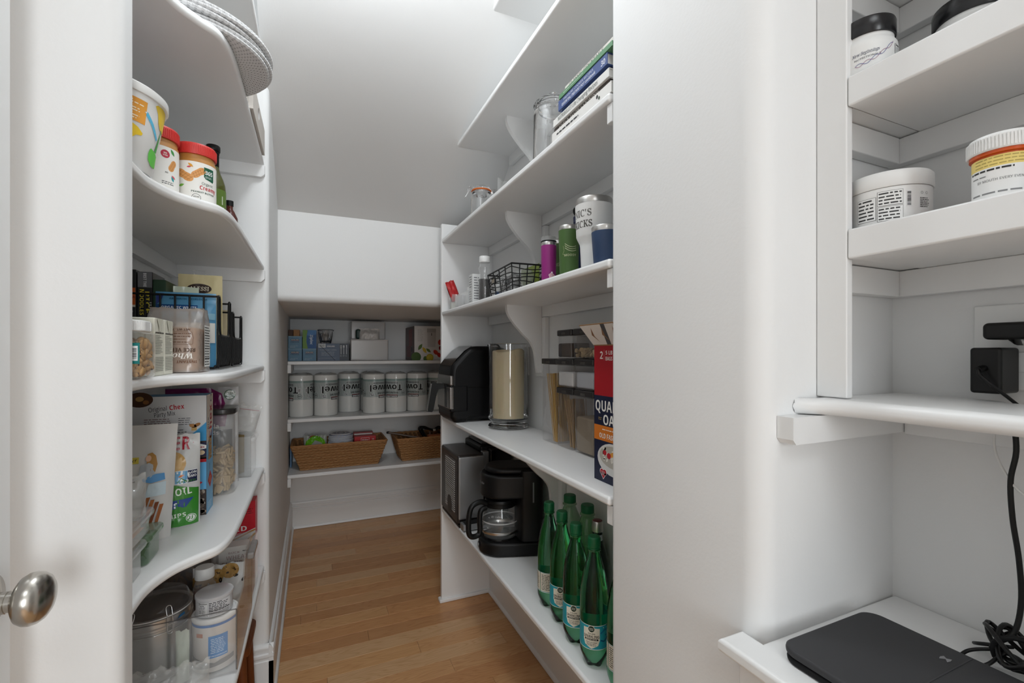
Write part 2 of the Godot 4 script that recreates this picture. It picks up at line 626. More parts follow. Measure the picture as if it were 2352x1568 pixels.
func make_materials() -> void:
	var wall := mat(C("efefee"), 0.62, 0.0, 0.35)
	wall.heightmap_enabled = true
	wall.heightmap_texture = noise_tex(0.035, 3, 3)
	wall.heightmap_scale = 0.012
	tri_planar(wall, 6.0)
	M.wall = wall
	var trim := mat(C("f1f1f0"), 0.33, 0.0, 0.5)
	trim.heightmap_enabled = true
	trim.heightmap_texture = noise_tex(0.012, 3, 8)
	trim.heightmap_scale = 0.03
	tri_planar(trim, 3.0)
	M.trim = trim
	M.white = mat(C("f0f0ee"), 0.4)
	M.paper = mat(C("efeeea"), 0.8, 0.0, 0.2)
	M.black = mat(C("0d0d0d"), 0.42, 0.0, 0.4)
	M.matte_black = mat(C("1b1b1c"), 0.7, 0.0, 0.3)
	M.gloss_black = mat(C("0d0d0e"), 0.12)
	M.steel = mat(C("c9c7c4"), 0.28, 1.0)
	M.nickel = mat(C("b9b5ae"), 0.24, 1.0)
	M.chrome = mat(C("e2e2e2"), 0.08, 1.0)
	M.silver = mat(C("a9aaab"), 0.42, 0.85)
	M.pane = clear_mat(C("f4f6f6"), 0.07, 0.05)
	M.pane2 = clear_mat(C("eef0ef"), 0.16, 0.12)
	M.film = clear_mat(C("f2f2ee"), 0.22, 0.15)
	M.smoke = clear_mat(C("6b6664"), 0.30, 0.05)
	M.glass = solid_glass(C("ffffff"), 0.05)
	var pr := mat(Color.WHITE, 0.45, 0.0, 0.4)
	pr.vertex_color_use_as_albedo = true
	M.print = pr
	var pg := mat(Color.WHITE, 0.22, 0.0, 0.5)
	pg.vertex_color_use_as_albedo = true
	M.print_gloss = pg
	# oak: one grain picture, several tones
	var im := Image.create(1024, 512, false, Image.FORMAT_RGB8)
	var f := FastNoiseLite.new()
	f.seed = 5
	f.frequency = 0.004
	f.fractal_octaves = 3
	var g := FastNoiseLite.new()
	g.seed = 11
	g.frequency = 0.02
	g.fractal_octaves = 3
	var a := C("dcb488")
	var b := C("bd8d5e")
	for y in 512:
		for x in 1024:
			var wv := f.get_noise_2d(x * 0.45, y * 2.2) * 5.0
			var ln := 0.5 + 0.5 * sin((y * 0.11 + wv * 3.2) * 2.0)
			ln = pow(ln, 3.0)
			var fi := g.get_noise_2d(x * 0.35, y * 14.0) * 0.5 + 0.5
			var t := clampf(0.42 * ln + 0.5 * fi - 0.12, 0.0, 1.0)
			im.set_pixel(x, y, a.lerp(b, t))
	var tex := ImageTexture.create_from_image(im)
	M.oak = []
	for s: String in ["ffffff", "f4e9de", "fff4e4", "e9d6c6", "f7e3d0", "fbefe2"]:
		var o := mat(C(s), 0.36, 0.0, 0.5)
		o.albedo_texture = tex
		o.uv1_scale = Vector3(0.7, 2.6, 1)
		M.oak.append(o)
	M.brown_wood = mat(C("8a5a2f"), 0.5)
	M.brown_wood.albedo_texture = tex
	M.brown_wood.uv1_scale = Vector3(2, 2, 1)

func build_room() -> void:
	var W: StandardMaterial3D = M.wall
	# floor: separate oak boards over a subfloor
	var fl := struct("floor", MB.new().span(-1.8, 1.2, -0.12, -0.0125, -3.6, 2.5), mat(C("6b4a30"), 0.9), "light oak strip floor with rows of short boards")
	var rng := RandomNumberGenerator.new()
	rng.seed = 21
	var joints := {0: [0.22], 1: [], 2: [0.324], 4: [0.017], 6: [0.377], 10: [0.435], 11: [0.24], 14: [0.207], -2: [0.404], -1: [0.9], 3: [-0.05, 0.8], 5: [0.75], 7: [0.02, 0.7], 8: [0.62], 9: [0.1, 0.9], 12: [-0.02, 0.66], 13: [0.5], 15: [0.3, 0.85], 16: [0.55], 17: [0.15], -3: [0.05, 0.75], -4: [0.5], -5: [0.2, 0.9], -6: [0.62], -7: [0.1], -8: [0.45], -9: [0.3], -10: [0.7], -11: [0.25], -12: [0.55]}
	for k in range(-12, 19):
		var z1 := -2.0 - 0.0818 * k
		var z0 := z1 - 0.0818
		var cuts: Array = [-0.145]
		cuts.append_array(joints.get(k, [0.4]))
		cuts.append(1.06)
		for i in cuts.size() - 1:
			plank(fl, cuts[i], cuts[i + 1], z0, maxf(z0, z1), rng)
	struct("floor", MB.new().span(-1.75, 1.1, -0.0124, -0.001, -0.94, 2.45), M.oak[0], "oak floor of the hall in front of the pantry")
	# left: short wall beside the door, shelf recess, corridor wall
	var sq := PackedVector2Array([Vector2(-1.75, -0.90), Vector2(-1.75, -0.855)])
	for i in 7:
		var t := PI / 2 * i / 6
		sq.append(Vector2(-0.280 + 0.018 * sin(t), -0.873 + 0.018 * cos(t)))
	sq.append(Vector2(-0.262, -0.90))
	struct("wall_left", MB.new().prism(sq, 0.0, 2.75), W, "white painted wall stub with rounded corner beside the door knob")
	struct("wall_left", MB.new().span(-0.53, -0.43, 0.0, 2.75, -1.83, -0.90), W, "white back wall of the left shelf recess")
	var cq := PackedVector2Array([Vector2(-1.0, -3.62), Vector2(-1.0, -1.83)])
	for i in 7:
		var t := PI / 2 * i / 6
		cq.append(Vector2(-0.163 + 0.02 * sin(t), -1.85 + 0.02 * cos(t)))
	cq.append(Vector2(-0.143, -3.62))
	struct("wall_left", MB.new().prism(cq, 0.0, 2.75), W, "white corridor wall with rounded corner past the left shelves")
	# back
	struct("wall_back", MB.new().span(-0.3, 1.2, 0.0, 1.7, -3.6, -3.49), W, "grey white wall behind the back shelves")
	# bulkhead under the stair
	var bp := PackedVector2Array()
	bp.append_array([Vector2(-3.49, 1.453), Vector2(-3.49, 2.0), Vector2(-2.271, 2.0)])
	for i in 9:
		var t := PI / 2 * i / 8
		bp.append(Vector2(-2.301 + 0.03 * cos(t), 1.483 - 0.03 * sin(t)))
	struct("wall_bulkhead", MB.new().bar(bp, Vector3(-0.15, 0, 0), Vector3(0, 0, 1), Vector3(0, 1, 0), Vector3(1.3, 0, 0)), W, "white bulkhead hanging above the back shelves")
	# sloping underside of the stair, then the flat ceiling
	var sp := PackedVector2Array([Vector2(-2.29, 1.846), Vector2(-1.015, 2.75), Vector2(-1.015, 2.95), Vector2(-2.6, 1.98), Vector2(-2.6, 1.846)])
	struct("ceiling", MB.new().bar(sp, Vector3(-0.16, 0, 0), Vector3(0, 0, 1), Vector3(0, 1, 0), Vector3(1.3, 0, 0)), W, "sloping white ceiling under the stair")
	struct("ceiling", MB.new().span(-1.8, 1.2, 2.75, 2.87, -1.9, 2.5), W, "flat white ceiling over the hall and pantry front")
	# right: back wall of the shelves, alcove end, stub between pantry and desk niche, niche back
	struct("wall_right", MB.new().span(0.84, 0.98, 0.0, 2.75, -2.19, -0.70), W, "white wall behind the right pantry shelves")
	struct("wall_right", MB.new().span(1.05, 1.2, 0.0, 1.6, -3.6, -2.19), W, "end wall of the alcove behind the shelf partition")
	var rq := PackedVector2Array([Vector2(1.0, -0.798)])
	for i in 7:
		var t := PI / 2 * i / 6
		rq.append(Vector2(0.597 - 0.02 * sin(t), -0.778 - 0.02 * cos(t)))
	for i in 9:
		var t := PI / 2 * i / 8
		rq.append(Vector2(0.610 - 0.033 * cos(t), -0.473 + 0.033 * sin(t)))
	rq.append(Vector2(1.0, -0.44))
	struct("wall_right", MB.new().prism(rq, 0.0, 2.75), W, "wide white wall between pantry shelves and desk niche")
	struct("wall_right", MB.new().span(0.894, 1.02, 0.0, 2.75, -0.44, 0.32), W, "white back wall of the desk niche")
	struct("wall_right", MB.new().span(0.577, 1.02, 0.0, 2.75, 0.32, 2.5), W, "white hall wall right of the camera")
	struct("wall_back", MB.new().span(-1.8, 1.2, 0.0, 2.75, 2.4, 2.5), W, "white hall wall behind the camera")
	struct("wall_left", MB.new().span(-1.85, -1.7, 0.0, 2.75, -1.0, 2.5), W, "white hall wall left of the door")
	# baseboards
	var bb := PackedVector2Array([Vector2(0, 0.002), Vector2(0.024, 0.002), Vector2(0.024, 0.008), Vector2(0.021, 0.015), Vector2(0.015, 0.018), Vector2(0.015, 0.128), Vector2(0.011, 0.131), Vector2(0.011, 0.136), Vector2(0.015, 0.140), Vector2(0.0155, 0.146), Vector2(0.015, 0.152), Vector2(0.010, 0.155), Vector2(0.010, 0.165), Vector2(0.012, 0.170), Vector2(0.011, 0.177), Vector2(0.005, 0.184), Vector2(0, 0.185)])
	struct("baseboard_left", MB.new().bar(bb, Vector3(-0.143, 0, -3.49), Vector3(1, 0, 0), Vector3(0, 1, 0), Vector3(0, 0, 1.675)), M.trim, "tall white moulded baseboard along the left corridor wall")
	struct("baseboard_left", MB.new().bar(bb, Vector3(-0.43, 0, -1.83), Vector3(0, 0, 1), Vector3(0, 1, 0), Vector3(0.302, 0, 0)), M.trim, "short white baseboard under the left shelves")
	struct("baseboard_back", MB.new().bar(bb, Vector3(-0.143, 0, -3.49), Vector3(0, 0, 1), Vector3(0, 1, 0), Vector3(1.19, 0, 0)), M.trim, "tall white moulded baseboard below the back shelves")
	struct("baseboard_right", MB.new().bar(bb, Vector3(0.84, 0, -2.165), Vector3(-1, 0, 0), Vector3(0, 1, 0), Vector3(0, 0, 1.365)), M.trim, "white baseboard under the lowest right shelf")
	# open door with knob
	var d := Node3D.new()
	d.name = "door_1"
	add_child(d)
	d.position = Vector3(-0.354, 0, -0.79)
	d.set_meta("label", "open white door at the left edge with a brushed nickel knob")
	d.set_meta("category", "door")
	d.set_meta("kind", "structure")
	put("panel", MB.new().span(-0.035, 0.0, 0.012, 2.03, 0.0, 0.74, 0.003, 2), M.trim, d)
	var kx := Transform3D(Basis(Vector3.BACK, -PI / 2), Vector3(0, 0.925, 0.060))
	var ro := MB.new()
	ro.T = kx
	ro.lathe([Vector2(0, 0), Vector2(0.037, 0), Vector2(0.0375, 0.003), Vector2(0.034, 0.007), Vector2(0.022, 0.0095), Vector2(0.017, 0.012), Vector2(0, 0.012)], 40)
	put("rosette", ro, M.nickel, d)
	var kn := MB.new()
	kn.T = kx
	kn.lathe([Vector2(0.0, 0.010), Vector2(0.0125, 0.010), Vector2(0.0125, 0.024), Vector2(0.0115, 0.0245), Vector2(0.0115, 0.029), Vector2(0.014, 0.031), Vector2(0.021, 0.0335), Vector2(0.0265, 0.037), Vector2(0.0295, 0.042), Vector2(0.0302, 0.047), Vector2(0.029, 0.0525), Vector2(0.0255, 0.0575), Vector2(0.020, 0.061), Vector2(0.012, 0.0635), Vector2(0.005, 0.0645), Vector2(0, 0.0648)], 48)
	put("door_knob", kn, M.nickel, d)

func plank(fl: Node, x0: float, x1: float, z0: float, z1: float, rng: RandomNumberGenerator) -> void:
	var m := MB.new()
	var g := 0.0004
	var ch := 0.0006
	var yb := -0.0124
	var a := [Vector3(x0 + g, 0, z0 + g), Vector3(x1 - g, 0, z0 + g), Vector3(x1 - g, 0, z1 - g), Vector3(x0 + g, 0, z1 - g)]
	var inn := [Vector3(x0 + g + ch, 0, z0 + g + ch), Vector3(x1 - g - ch, 0, z0 + g + ch), Vector3(x1 - g - ch, 0, z1 - g - ch), Vector3(x0 + g + ch, 0, z1 - g - ch)]
	var off := Vector2(rng.randf() * 9.0, rng.randf() * 7.0)
	var uvs: Array = []
	for p: Vector3 in inn:
		uvs.append(Vector2(p.x, p.z) + off)
	m.quadn(inn[0], inn[1], inn[2], inn[3], Vector3.UP, Vector3.UP, Vector3.UP, Vector3.UP, uvs[0], uvs[1], uvs[2], uvs[3])
	var dn := Vector3(0, -0.0006, 0)
	var dirs := [Vector3(0, 0, -1), Vector3(1, 0, 0), Vector3(0, 0, 1), Vector3(-1, 0, 0)]
	for i in 4:
		var j := (i + 1) % 4
		var nn: Vector3 = (dirs[i] + Vector3.UP).normalized()
		m.quadn(inn[i], inn[j], a[j] + dn, a[i] + dn, nn, nn, nn, nn, uvs[i], uvs[j], uvs[j], uvs[i])
		m.quadn(a[i] + dn, a[j] + dn, Vector3(a[j].x, yb, a[j].z), Vector3(a[i].x, yb, a[i].z), dirs[i], dirs[i], dirs[i], dirs[i], uvs[i], uvs[j], uvs[j], uvs[i])
	put("plank", m, M.oak[rng.randi() % 6], fl)

func smooth(pts: Array, per := 6) -> PackedVector2Array:
	var o := PackedVector2Array()
	for i in pts.size() - 1:
		var p0: Vector2 = pts[maxi(i - 1, 0)]
		var p1: Vector2 = pts[i]
		var p2: Vector2 = pts[i + 1]
		var p3: Vector2 = pts[mini(i + 2, pts.size() - 1)]
		for k in per:
			o.append(p1.cubic_interpolate(p2, p0, p3, float(k) / per))
	o.append(pts[pts.size() - 1])
	return o

const LEFT_TOPS := [0.467, 0.815, 1.177, 1.531, 1.90, 2.26]
const RIGHT_TOPS := [0.465, 0.912, 1.422, 1.777, 2.138, 2.44]
const BACK_TOPS := [0.466, 0.81, 1.168]

func build_shelves() -> void:
	var names := ["lowest", "second", "third", "fourth", "fifth", "topmost"]
	# left recess: curved shelves
	for i in 6:
		var top: float = LEFT_TOPS[i]
		var s := thing("shelf", "white %s shelf of the left recess with an S-curved front edge" % names[i], "shelf", Vector3(0, top - 0.02, 0), 0.0, "curved shelves in the left recess")
		var po := smooth([Vector2(-0.264, -0.903), Vector2(-0.262, -0.98), Vector2(-0.241, -1.045), Vector2(-0.209, -1.085), Vector2(-0.178, -1.118), Vector2(-0.164, -1.18), Vector2(-0.160, -1.28)], 6)
		po.append_array([Vector2(-0.158, -1.829), Vector2(-0.429, -1.829), Vector2(-0.429, -0.903)])
		put("board", MB.new().prism(po, 0.0, 0.02, 0.008, 4), M.trim, s)
		var cl := PackedVector2Array([Vector2(-0.41, 0.0), Vector2(-0.41, -0.042), Vector2(-0.166, -0.042), Vector2(-0.155, -0.031), Vector2(-0.155, 0.0)])
		put("cleat", MB.new().bar(cl, Vector3(0, 0, -1.829), Vector3(1, 0, 0), Vector3(0, 1, 0), Vector3(0, 0, 0.019)), M.trim, s)
		put("cleat", MB.new().span(-0.429, -0.41, -0.042, 0.0, -1.829, -0.903, 0.001), M.trim, s)
	# right: partition at the far end, straight shelves, curved brackets
	var pt := thing("shelf_partition", "white vertical end panel of the right pantry shelves", "panel", Vector3(0.577, 0, -2.19))
	put("panel", MB.new().span(0.0, 0.475, 0.001, 1.852, 0.0, 0.025, 0.004, 2), M.trim, pt)
	put("shoe_moulding", MB.new().span(-0.012, 0.265, 0.0, 0.018, -0.004, 0.037, 0.006, 2), M.trim, pt)
	for i in 6:
		var top: float = RIGHT_TOPS[i]
		var z0 := -2.165
		if top > 2.3:
			z0 = -1.50
		elif top > 1.8:
			z0 = -2.29 + (top - 0.02 - 1.846) / 0.709 + 0.004
		var s := thing("shelf", "long white straight shelf on the right wall, %s of six" % names[i], "shelf", Vector3(0, top - 0.02, 0), 0.0, "straight shelves on the right wall")
		put("board", MB.new().span(0.577, 0.839, 0.0, 0.02, z0, -0.799, 0.007, 3), M.trim, s)
		put("cleat", MB.new().span(0.821, 0.839, -0.042, 0.0, z0 + 0.002, -0.80, 0.001), M.trim, s)
		put("cleat", MB.new().span(0.585, 0.82, -0.042, -0.0005, -0.818, -0.799, 0.002), M.trim, s)
		# bracket: a thin upright with an S-curved front
		var big := 0.20 if i > 1 else 0.24
		if i > 0 and i < 5:
			var bp := smooth([Vector2(0.672, 0.0), Vector2(0.676, -0.03), Vector2(0.698, -0.065), Vector2(0.735, -0.105), Vector2(0.772, -0.14), Vector2(0.790, -0.175), Vector2(0.797, -big - 0.02), Vector2(0.803, -big - 0.06)], 5)
			bp.append_array([Vector2(0.82, -big - 0.06), Vector2(0.82, 0.0)])
			put("bracket", MB.new().bar(bp, Vector3(0, 0, -1.594 if i > 1 else -1.464), Vector3(1, 0, 0), Vector3(0, 1, 0), Vector3(0, 0, 0.019)), M.trim, s)
			put("backing_strip", MB.new().span(0.8205, 0.8395, -big - 0.075, -0.043, -1.63 if i > 1 else -1.50, -1.55 if i > 1 else -1.42, 0.002), M.trim, s)
	# back alcove
	for i in 3:
		var s := thing("shelf", "white straight shelf across the back alcove, %s" % ["lowest, under the wicker baskets", "middle, under the paper towels", "upper, under the boxes and napkins"][i], "shelf", Vector3(0, BACK_TOPS[i] - 0.022, 0), 0.0, "straight shelves in the back alcove")
		put("board", MB.new().span(-0.1425, 1.0495, 0.0, 0.022, -3.489, -3.10, 0.004, 2), M.trim, s)
		put("cleat", MB.new().span(-0.1425, -0.122, -0.052, 0.0, -3.489, -3.095, 0.002), M.trim, s)
		put("cleat", MB.new().span(-0.12, 1.0495, -0.045, 0.0, -3.489, -3.472, 0.001), M.trim, s)
	# outlet plate on the right back wall
	var ou := thing("outlet_plate", "white electrical outlet plate behind the glass candle vase", "outlet", Vector3(0.8395, 1.185, -1.760), -PI / 2)
	put("plate", MB.new().span(-0.036, 0.036, -0.06, 0.06, 0.0, 0.006, 0.004, 2), M.white, ou)
	for y: float in [-0.021, 0.021]:
		put("socket", MB.new().span(-0.016, 0.016, y - 0.014, y + 0.014, 0.004, 0.0085, 0.003), M.white, ou)

func build_desk_niche() -> void:
	# face frame stile of the cabinet
	var st := struct("trim_1", MB.new().span(0.694, 0.708, 1.155, 2.75, -0.4395, -0.397, 0.002), M.trim, "white upright face frame at the left of the niche shelves")
	st.set_meta("category", "trim")
	var lab := ["lower shelf of the niche under the white tub and pill bottle", "upper shelf of the niche under the black-lidded jars", "topmost shelf of the niche just under the picture's top edge"]
	var ys := [1.395, 1.611, 1.824]
	for i in 3:
		var s := thing("shelf", "white shallow " + lab[i], "shelf", Vector3(0, ys[i] - 0.042, 0), 0.0, "shallow shelves in the desk niche")
		put("board", MB.new().span(0.694, 0.893, 0.0, 0.042, -0.3965, 0.31, 0.003, 2), M.trim, s)
		put("board_end", MB.new().span(0.7085, 0.893, 0.001, 0.041, -0.4395, -0.397), M.trim, s)
		put("cleat", MB.new().span(0.71, 0.874, -0.042, 0.0, -0.4395, -0.42, 0.002), M.trim, s)
		put("cleat", MB.new().span(0.8745, 0.8935, -0.042, 0.0, -0.4395, 0.31, 0.002), M.trim, s)
	# deep shelf with a rounded nose
	var n3 := thing("shelf", "white rounded-nose shelf under the two wall adapters", "shelf", Vector3(0, 1.131, 0))
	var po := smooth([Vector2(0.640, -0.439), Vector2(0.650, -0.425), Vector2(0.664, -0.405), Vector2(0.671, -0.37), Vector2(0.672, -0.32)], 5)
	po.append_array([Vector2(0.672, 0.31), Vector2(0.8935, 0.31), Vector2(0.8935, -0.12)])
	# grommet opening: a bay cut from the wall side
	for i in 13:
		var t := PI * i / 12
		po.append(Vector2(0.868 - 0.026 * sin(t), -0.245 + 0.045 * cos(t)))
	po.append_array([Vector2(0.8935, -0.36), Vector2(0.8935, -0.439)])
	put("board", MB.new().prism(po, 0.0, 0.023, 0.011, 5), M.trim, n3)
	var cp := PackedVector2Array([Vector2(0.607, -0.001), Vector2(0.607, -0.032), Vector2(0.613, -0.039), Vector2(0.893, -0.039), Vector2(0.893, -0.001)])
	put("cleat", MB.new().bar(cp, Vector3(0, 0, -0.4395), Vector3(1, 0, 0), Vector3(0, 1, 0), Vector3(0, 0, 0.024)), M.trim, n3)
	put("cleat", MB.new().span(0.875, 0.8935, -0.042, -0.0005, -0.415, 0.31, 0.002), M.trim, n3)
	# desk
	var dk := thing("desk", "white built-in desk top running through the right niche", "desk", Vector3(0, 0, 0))
	put("desk_top", MB.new().prism(PackedVector2Array([Vector2(0.528, -0.472), Vector2(0.5765, -0.472), Vector2(0.5765, -0.4385), Vector2(0.8935, -0.4385), Vector2(0.8935, 0.31), Vector2(0.528, 0.31)]), 0.795, 0.815, 0.006, 4), M.trim, dk)
	put("apron", MB.new().span(0.548, 0.57, 0.735, 0.794, -0.455, 0.31, 0.003), M.trim, dk)
	put("side_panel", MB.new().span(0.60, 0.89, 0.0, 0.794, 0.285, 0.305, 0.003), M.trim, dk)
	# things on the shallow shelves
	var dark := mat(C("17171a"), 0.25)
	for k in 2:
		var j := thing("supplement_jar", ["white black-lidded jar with looping ribbon print on the upper niche shelf", "white jar with black lid, second along the upper niche shelf, cut by the picture's top"][k], "jar", [Vector3(0.738, 1.6112, -0.396), Vector3(0.822, 1.6112, -0.312)][k], 0.0, "black-lidded jars on the upper niche shelf")
		var r: float = [0.036, 0.043][k]
		var h: float = [0.056, 0.058][k]
		put("jar_body", MB.new().lathe([Vector2(0, 0), Vector2(r * 0.93, 0), Vector2(r, 0.004), Vector2(r, h * 0.72), Vector2(r * 0.985, h * 0.8), Vector2(r * 0.92, h * 0.88), Vector2(r * 0.88, h * 0.92), Vector2(r * 0.88, h), Vector2(0, h)], 48), M.white, j)
		put("lid", MB.new().lathe([Vector2(0, h), Vector2(r * 0.93, h), Vector2(r * 0.95, h + 0.001), Vector2(r * 0.95, h + 0.021), Vector2(r * 0.93, h + 0.0235), Vector2(0, h + 0.0235)], 48), dark, j)
		if k == 0:
			var p := Print.new()
			p.rng.seed = 4
			p.text("New Beginnings", -0.004, 0.0275, 0.0042, C("3a3f60"), 1.0, 0.031, 0, 0.08, "Droid Serif", false, 0.3)
			p.text("NUTRITIONALS", -0.002, 0.0215, 0.0024, C("55565c"), 1.0, 0.03, 0, 0.08, "Droid Sans", false)
			for s in 2:
				var q: Array = []
				for i in 40:
					var t := i / 39.0
					q.append(Vector2(-0.016 + 0.046 * t, 0.012 + 0.026 * t * t + 0.0022 * sin(t * 16.0 + PI * s)))
				p.line(q, 0.0006, [C("5d63a0"), C("a0708a")][s], 2.0)
			p.rect(0.034, 0.018, 0.062, 0.037, C("55565c"), 1.0)
			p.rect(0.0344, 0.0184, 0.0616, 0.0366, C("f2f2f0"), 2.0)
			p.text("Supplement Facts", 0.0355, 0.0345, 0.0026, C("222222"), 3.0, 0.024, -1)
			p.fine(0.0355, 0.019, 0.06, 0.0325, 7, C("77787c"), 3.0)
			put("printed_label", p.mesh(can_map(r, -0.98), 0.004), M.print, j)
	var tub := thing("tub", "low wide white tub with small black print on the lower niche shelf", "tub", Vector3(0.762, 1.3952, -0.381))
	put("tub_body", MB.new().lathe([Vector2(0, 0), Vector2(0.046, 0), Vector2(0.0485, 0.003), Vector2(0.0485, 0.051), Vector2(0, 0.051)], 56), M.white, tub)
	put("lid", MB.new().lathe([Vector2(0, 0.0515), Vector2(0.0495, 0.0515), Vector2(0.0505, 0.053), Vector2(0.0500, 0.071), Vector2(0.048, 0.0735), Vector2(0, 0.0738)], 56), M.white, tub)
	var tp := Print.new()
	tp.rng.seed = 9
	for b: Array in [[-0.035, 0.008, -0.012, 0.040, 6], [-0.0105, 0.026, 0.017, 0.046, 4], [-0.0105, 0.005, 0.017, 0.0245, 4]]:
		tp.rect(b[0], b[1], b[2], b[3], C("2a2a2a"), 1.0)
		tp.rect(b[0] + 0.0004, b[1] + 0.0004, b[2] - 0.0004, b[3] - 0.0004, C("f0f0ee"), 2.0)
		tp.fine(b[0] + 0.0015, b[1] + 0.001, b[2] - 0.0015, b[3] - 0.001, b[4], C("333333"), 3.0, 0.4, 0.1)
	tp.barcode(0.021, 0.022, 0.026, 0.044, 1.0, false)
	tp.ring(0.040, 0.040, 0.0014, 0.0018, C("777777"))
	tp.ring(0.0475, 0.040, 0.0014, 0.0018, C("777777"))
	tp.fine(0.037, 0.020, 0.052, 0.034, 6, C("333333"))
	put("printed_label", tp.mesh(can_map(0.0486, -1.12), 0.004), M.print, tub)
	var rx := thing("pill_bottle", "orange pill bottle with white cap and yellow and white label on the lower niche shelf", "bottle", Vector3(0.732, 1.3952, -0.252))
	var org := mat(C("d2561c"), 0.2)
	put("bottle_body", MB.new().lathe([Vector2(0, 0), Vector2(0.0235, 0), Vector2(0.0245, 0.002), Vector2(0.0245, 0.050), Vector2(0.0272, 0.051), Vector2(0.0272, 0.055), Vector2(0, 0.055)], 48), org, rx)
	var cap := MB.new()
	cap.lathe([Vector2(0, 0.0545), Vector2(0.0285, 0.0545), Vector2(0.0295, 0.056), Vector2(0.0285, 0.071), Vector2(0.027, 0.0735), Vector2(0, 0.0738)], 64)
	for i in 64:
		var a := TAU * i / 64
		cap.T = Transform3D(Basis(Vector3.UP, a), Vector3.ZERO)
		cap.span(-0.0007, 0.0007, 0.056, 0.070, 0.0283, 0.0298)
	put("cap", cap, M.white, rx)
	var rp := Print.new()
	rp.rng.seed = 31
	rp.rect(-0.036, 0.002, 0.036, 0.036, C("f0f0ee"), 1.0)
	rp.rect(-0.036, 0.036, 0.036, 0.0485, C("f0d982"), 1.0)
	rp.fine(-0.024, 0.037, 0.034, 0.048, 3, C("b9a45a"), 2.0, 0.3)
	rp.fine(-0.030, 0.0315, 0.010, 0.0352, 1, C("333333"), 2.0, 0.55, 0.0)
	rp.text("BY MOUTH EVERY EVENING", 0.002, 0.0215, 0.0026, C("777777"), 2.0, 0.046, 0, 0.0, "Droid Sans", false)
	rp.fine(-0.028, 0.004, 0.03, 0.010, 1, C("888888"), 2.0, 0.3)
	rp.fine(-0.028, 0.025, -0.008, 0.029, 1, C("888888"), 2.0, 0.3)
	put("printed_label", rp.mesh(can_map(0.0246, -1.25), 0.003), M.print, rx)
	# outlet with two plug-in adapters
	var ou := thing("outlet_plate", "wide pale outlet plate behind the two black adapters", "outlet", Vector3(0.8935, 1.228, -0.276), -PI / 2)
	put("plate", MB.new().span(-0.06, 0.06, -0.06, 0.06, 0.0, 0.005, 0.003, 2), M.white, ou)
	for y: float in [-0.021, 0.022]:
		put("socket", MB.new().span(-0.016, 0.016, y - 0.014, y + 0.014, 0.004, 0.008, 0.003), M.white, ou)
	var ad := thing("wall_adapter", "black box-shaped wall adapter with a cord in its face", "adapter", Vector3(0.832, 1.165, -0.303))
	put("adapter_body", MB.new().span(0.0, 0.053, 0.0, 0.062, -0.016, 0.016, 0.004, 3), M.black, ad)
	put("plug_collar", MB.new().tube([Vector3(0.0, 0.034, -0.001), Vector3(-0.004, 0.034, -0.001), Vector3(-0.011, 0.032, -0.003)], 0.0042, 14), M.black, ad)
	put("cord", MB.new().tube([Vector3(-0.011, 0.032, -0.003), Vector3(-0.013, 0.026, -0.001), Vector3(-0.009, 0.012, 0.010), Vector3(0.0, -0.002, 0.021), Vector3(0.012, -0.016, 0.030), Vector3(0.02, -0.04, 0.034)], 0.0021, 10), M.black, ad)
	var a2 := thing("wall_adapter", "flat wide black wall adapter plugged in above the boxy one", "adapter", Vector3(0.830, 1.2375, -0.281))
	var ap := MB.new()
	ap.box(Vector3(0.026, 0.0115, 0.004), Vector3(0.052, 0.0225, 0.058), 0.006, 3)
	put("adapter_body", ap, M.black, a2)
	put("metal_ring", MB.new().lathe([Vector2(0.006, -0.0075), Vector2(0.009, -0.006), Vector2(0.015, 0.0), Vector2(0.006, 0.001)], 28, Vector3(0.03, 0, 0.006)), M.chrome, a2)
	# cords
	put_cord("power_cord", "thick black cord hanging from the niche shelf to the coil on the desk", [Vector3(0.852, 1.13, -0.282), Vector3(0.850, 1.09, -0.279), Vector3(0.846, 1.05, -0.283), Vector3(0.846, 1.00, -0.281), Vector3(0.848, 0.95, -0.276), Vector3(0.846, 0.90, -0.273), Vector3(0.838, 0.862, -0.275), Vector3(0.826, 0.846, -0.282), Vector3(0.815, 0.842, -0.290)], 0.0031, M.black)
	put_cord("white_cable", "thin white cable curving down under the niche shelf", [Vector3(0.86, 1.131, -0.300), Vector3(0.862, 1.11, -0.304), Vector3(0.858, 1.085, -0.302), Vector3(0.85, 1.06, -0.290), Vector3(0.845, 1.04, -0.275), Vector3(0.845, 1.025, -0.25), Vector3(0.845, 1.02, -0.20)], 0.0016, M.white)
	var co := thing("cord_coil", "tangled bundle of black cord tied on the desk behind the dark slab", "cable", Vector3(0.806, 0.8155, -0.262))
	var rng := RandomNumberGenerator.new()
	rng.seed = 3
	for k in 5:
		var pts: Array = []
		var tilt := rng.randf_range(-0.35, 0.35)
		for i in 36:
			var t := TAU * i / 36
			var q := Vector3(cos(t) * (0.046 + 0.006 * rng.randf()), 0.024 + 0.010 * sin(t * 2.0 + k) + 0.003 * k, sin(t) * (0.010 + 0.003 * k))
			pts.append(q.rotated(Vector3.UP, 0.6 + tilt) + Vector3(0, 0.002, 0))
		var sm: Array = []
		for i in 36:
			sm.append((pts[(i + 35) % 36] + pts[i] * 2.0 + pts[(i + 1) % 36]) / 4.0)
		put("cord_loop", MB.new().tube(sm, 0.0027, 8, true), M.black, co)
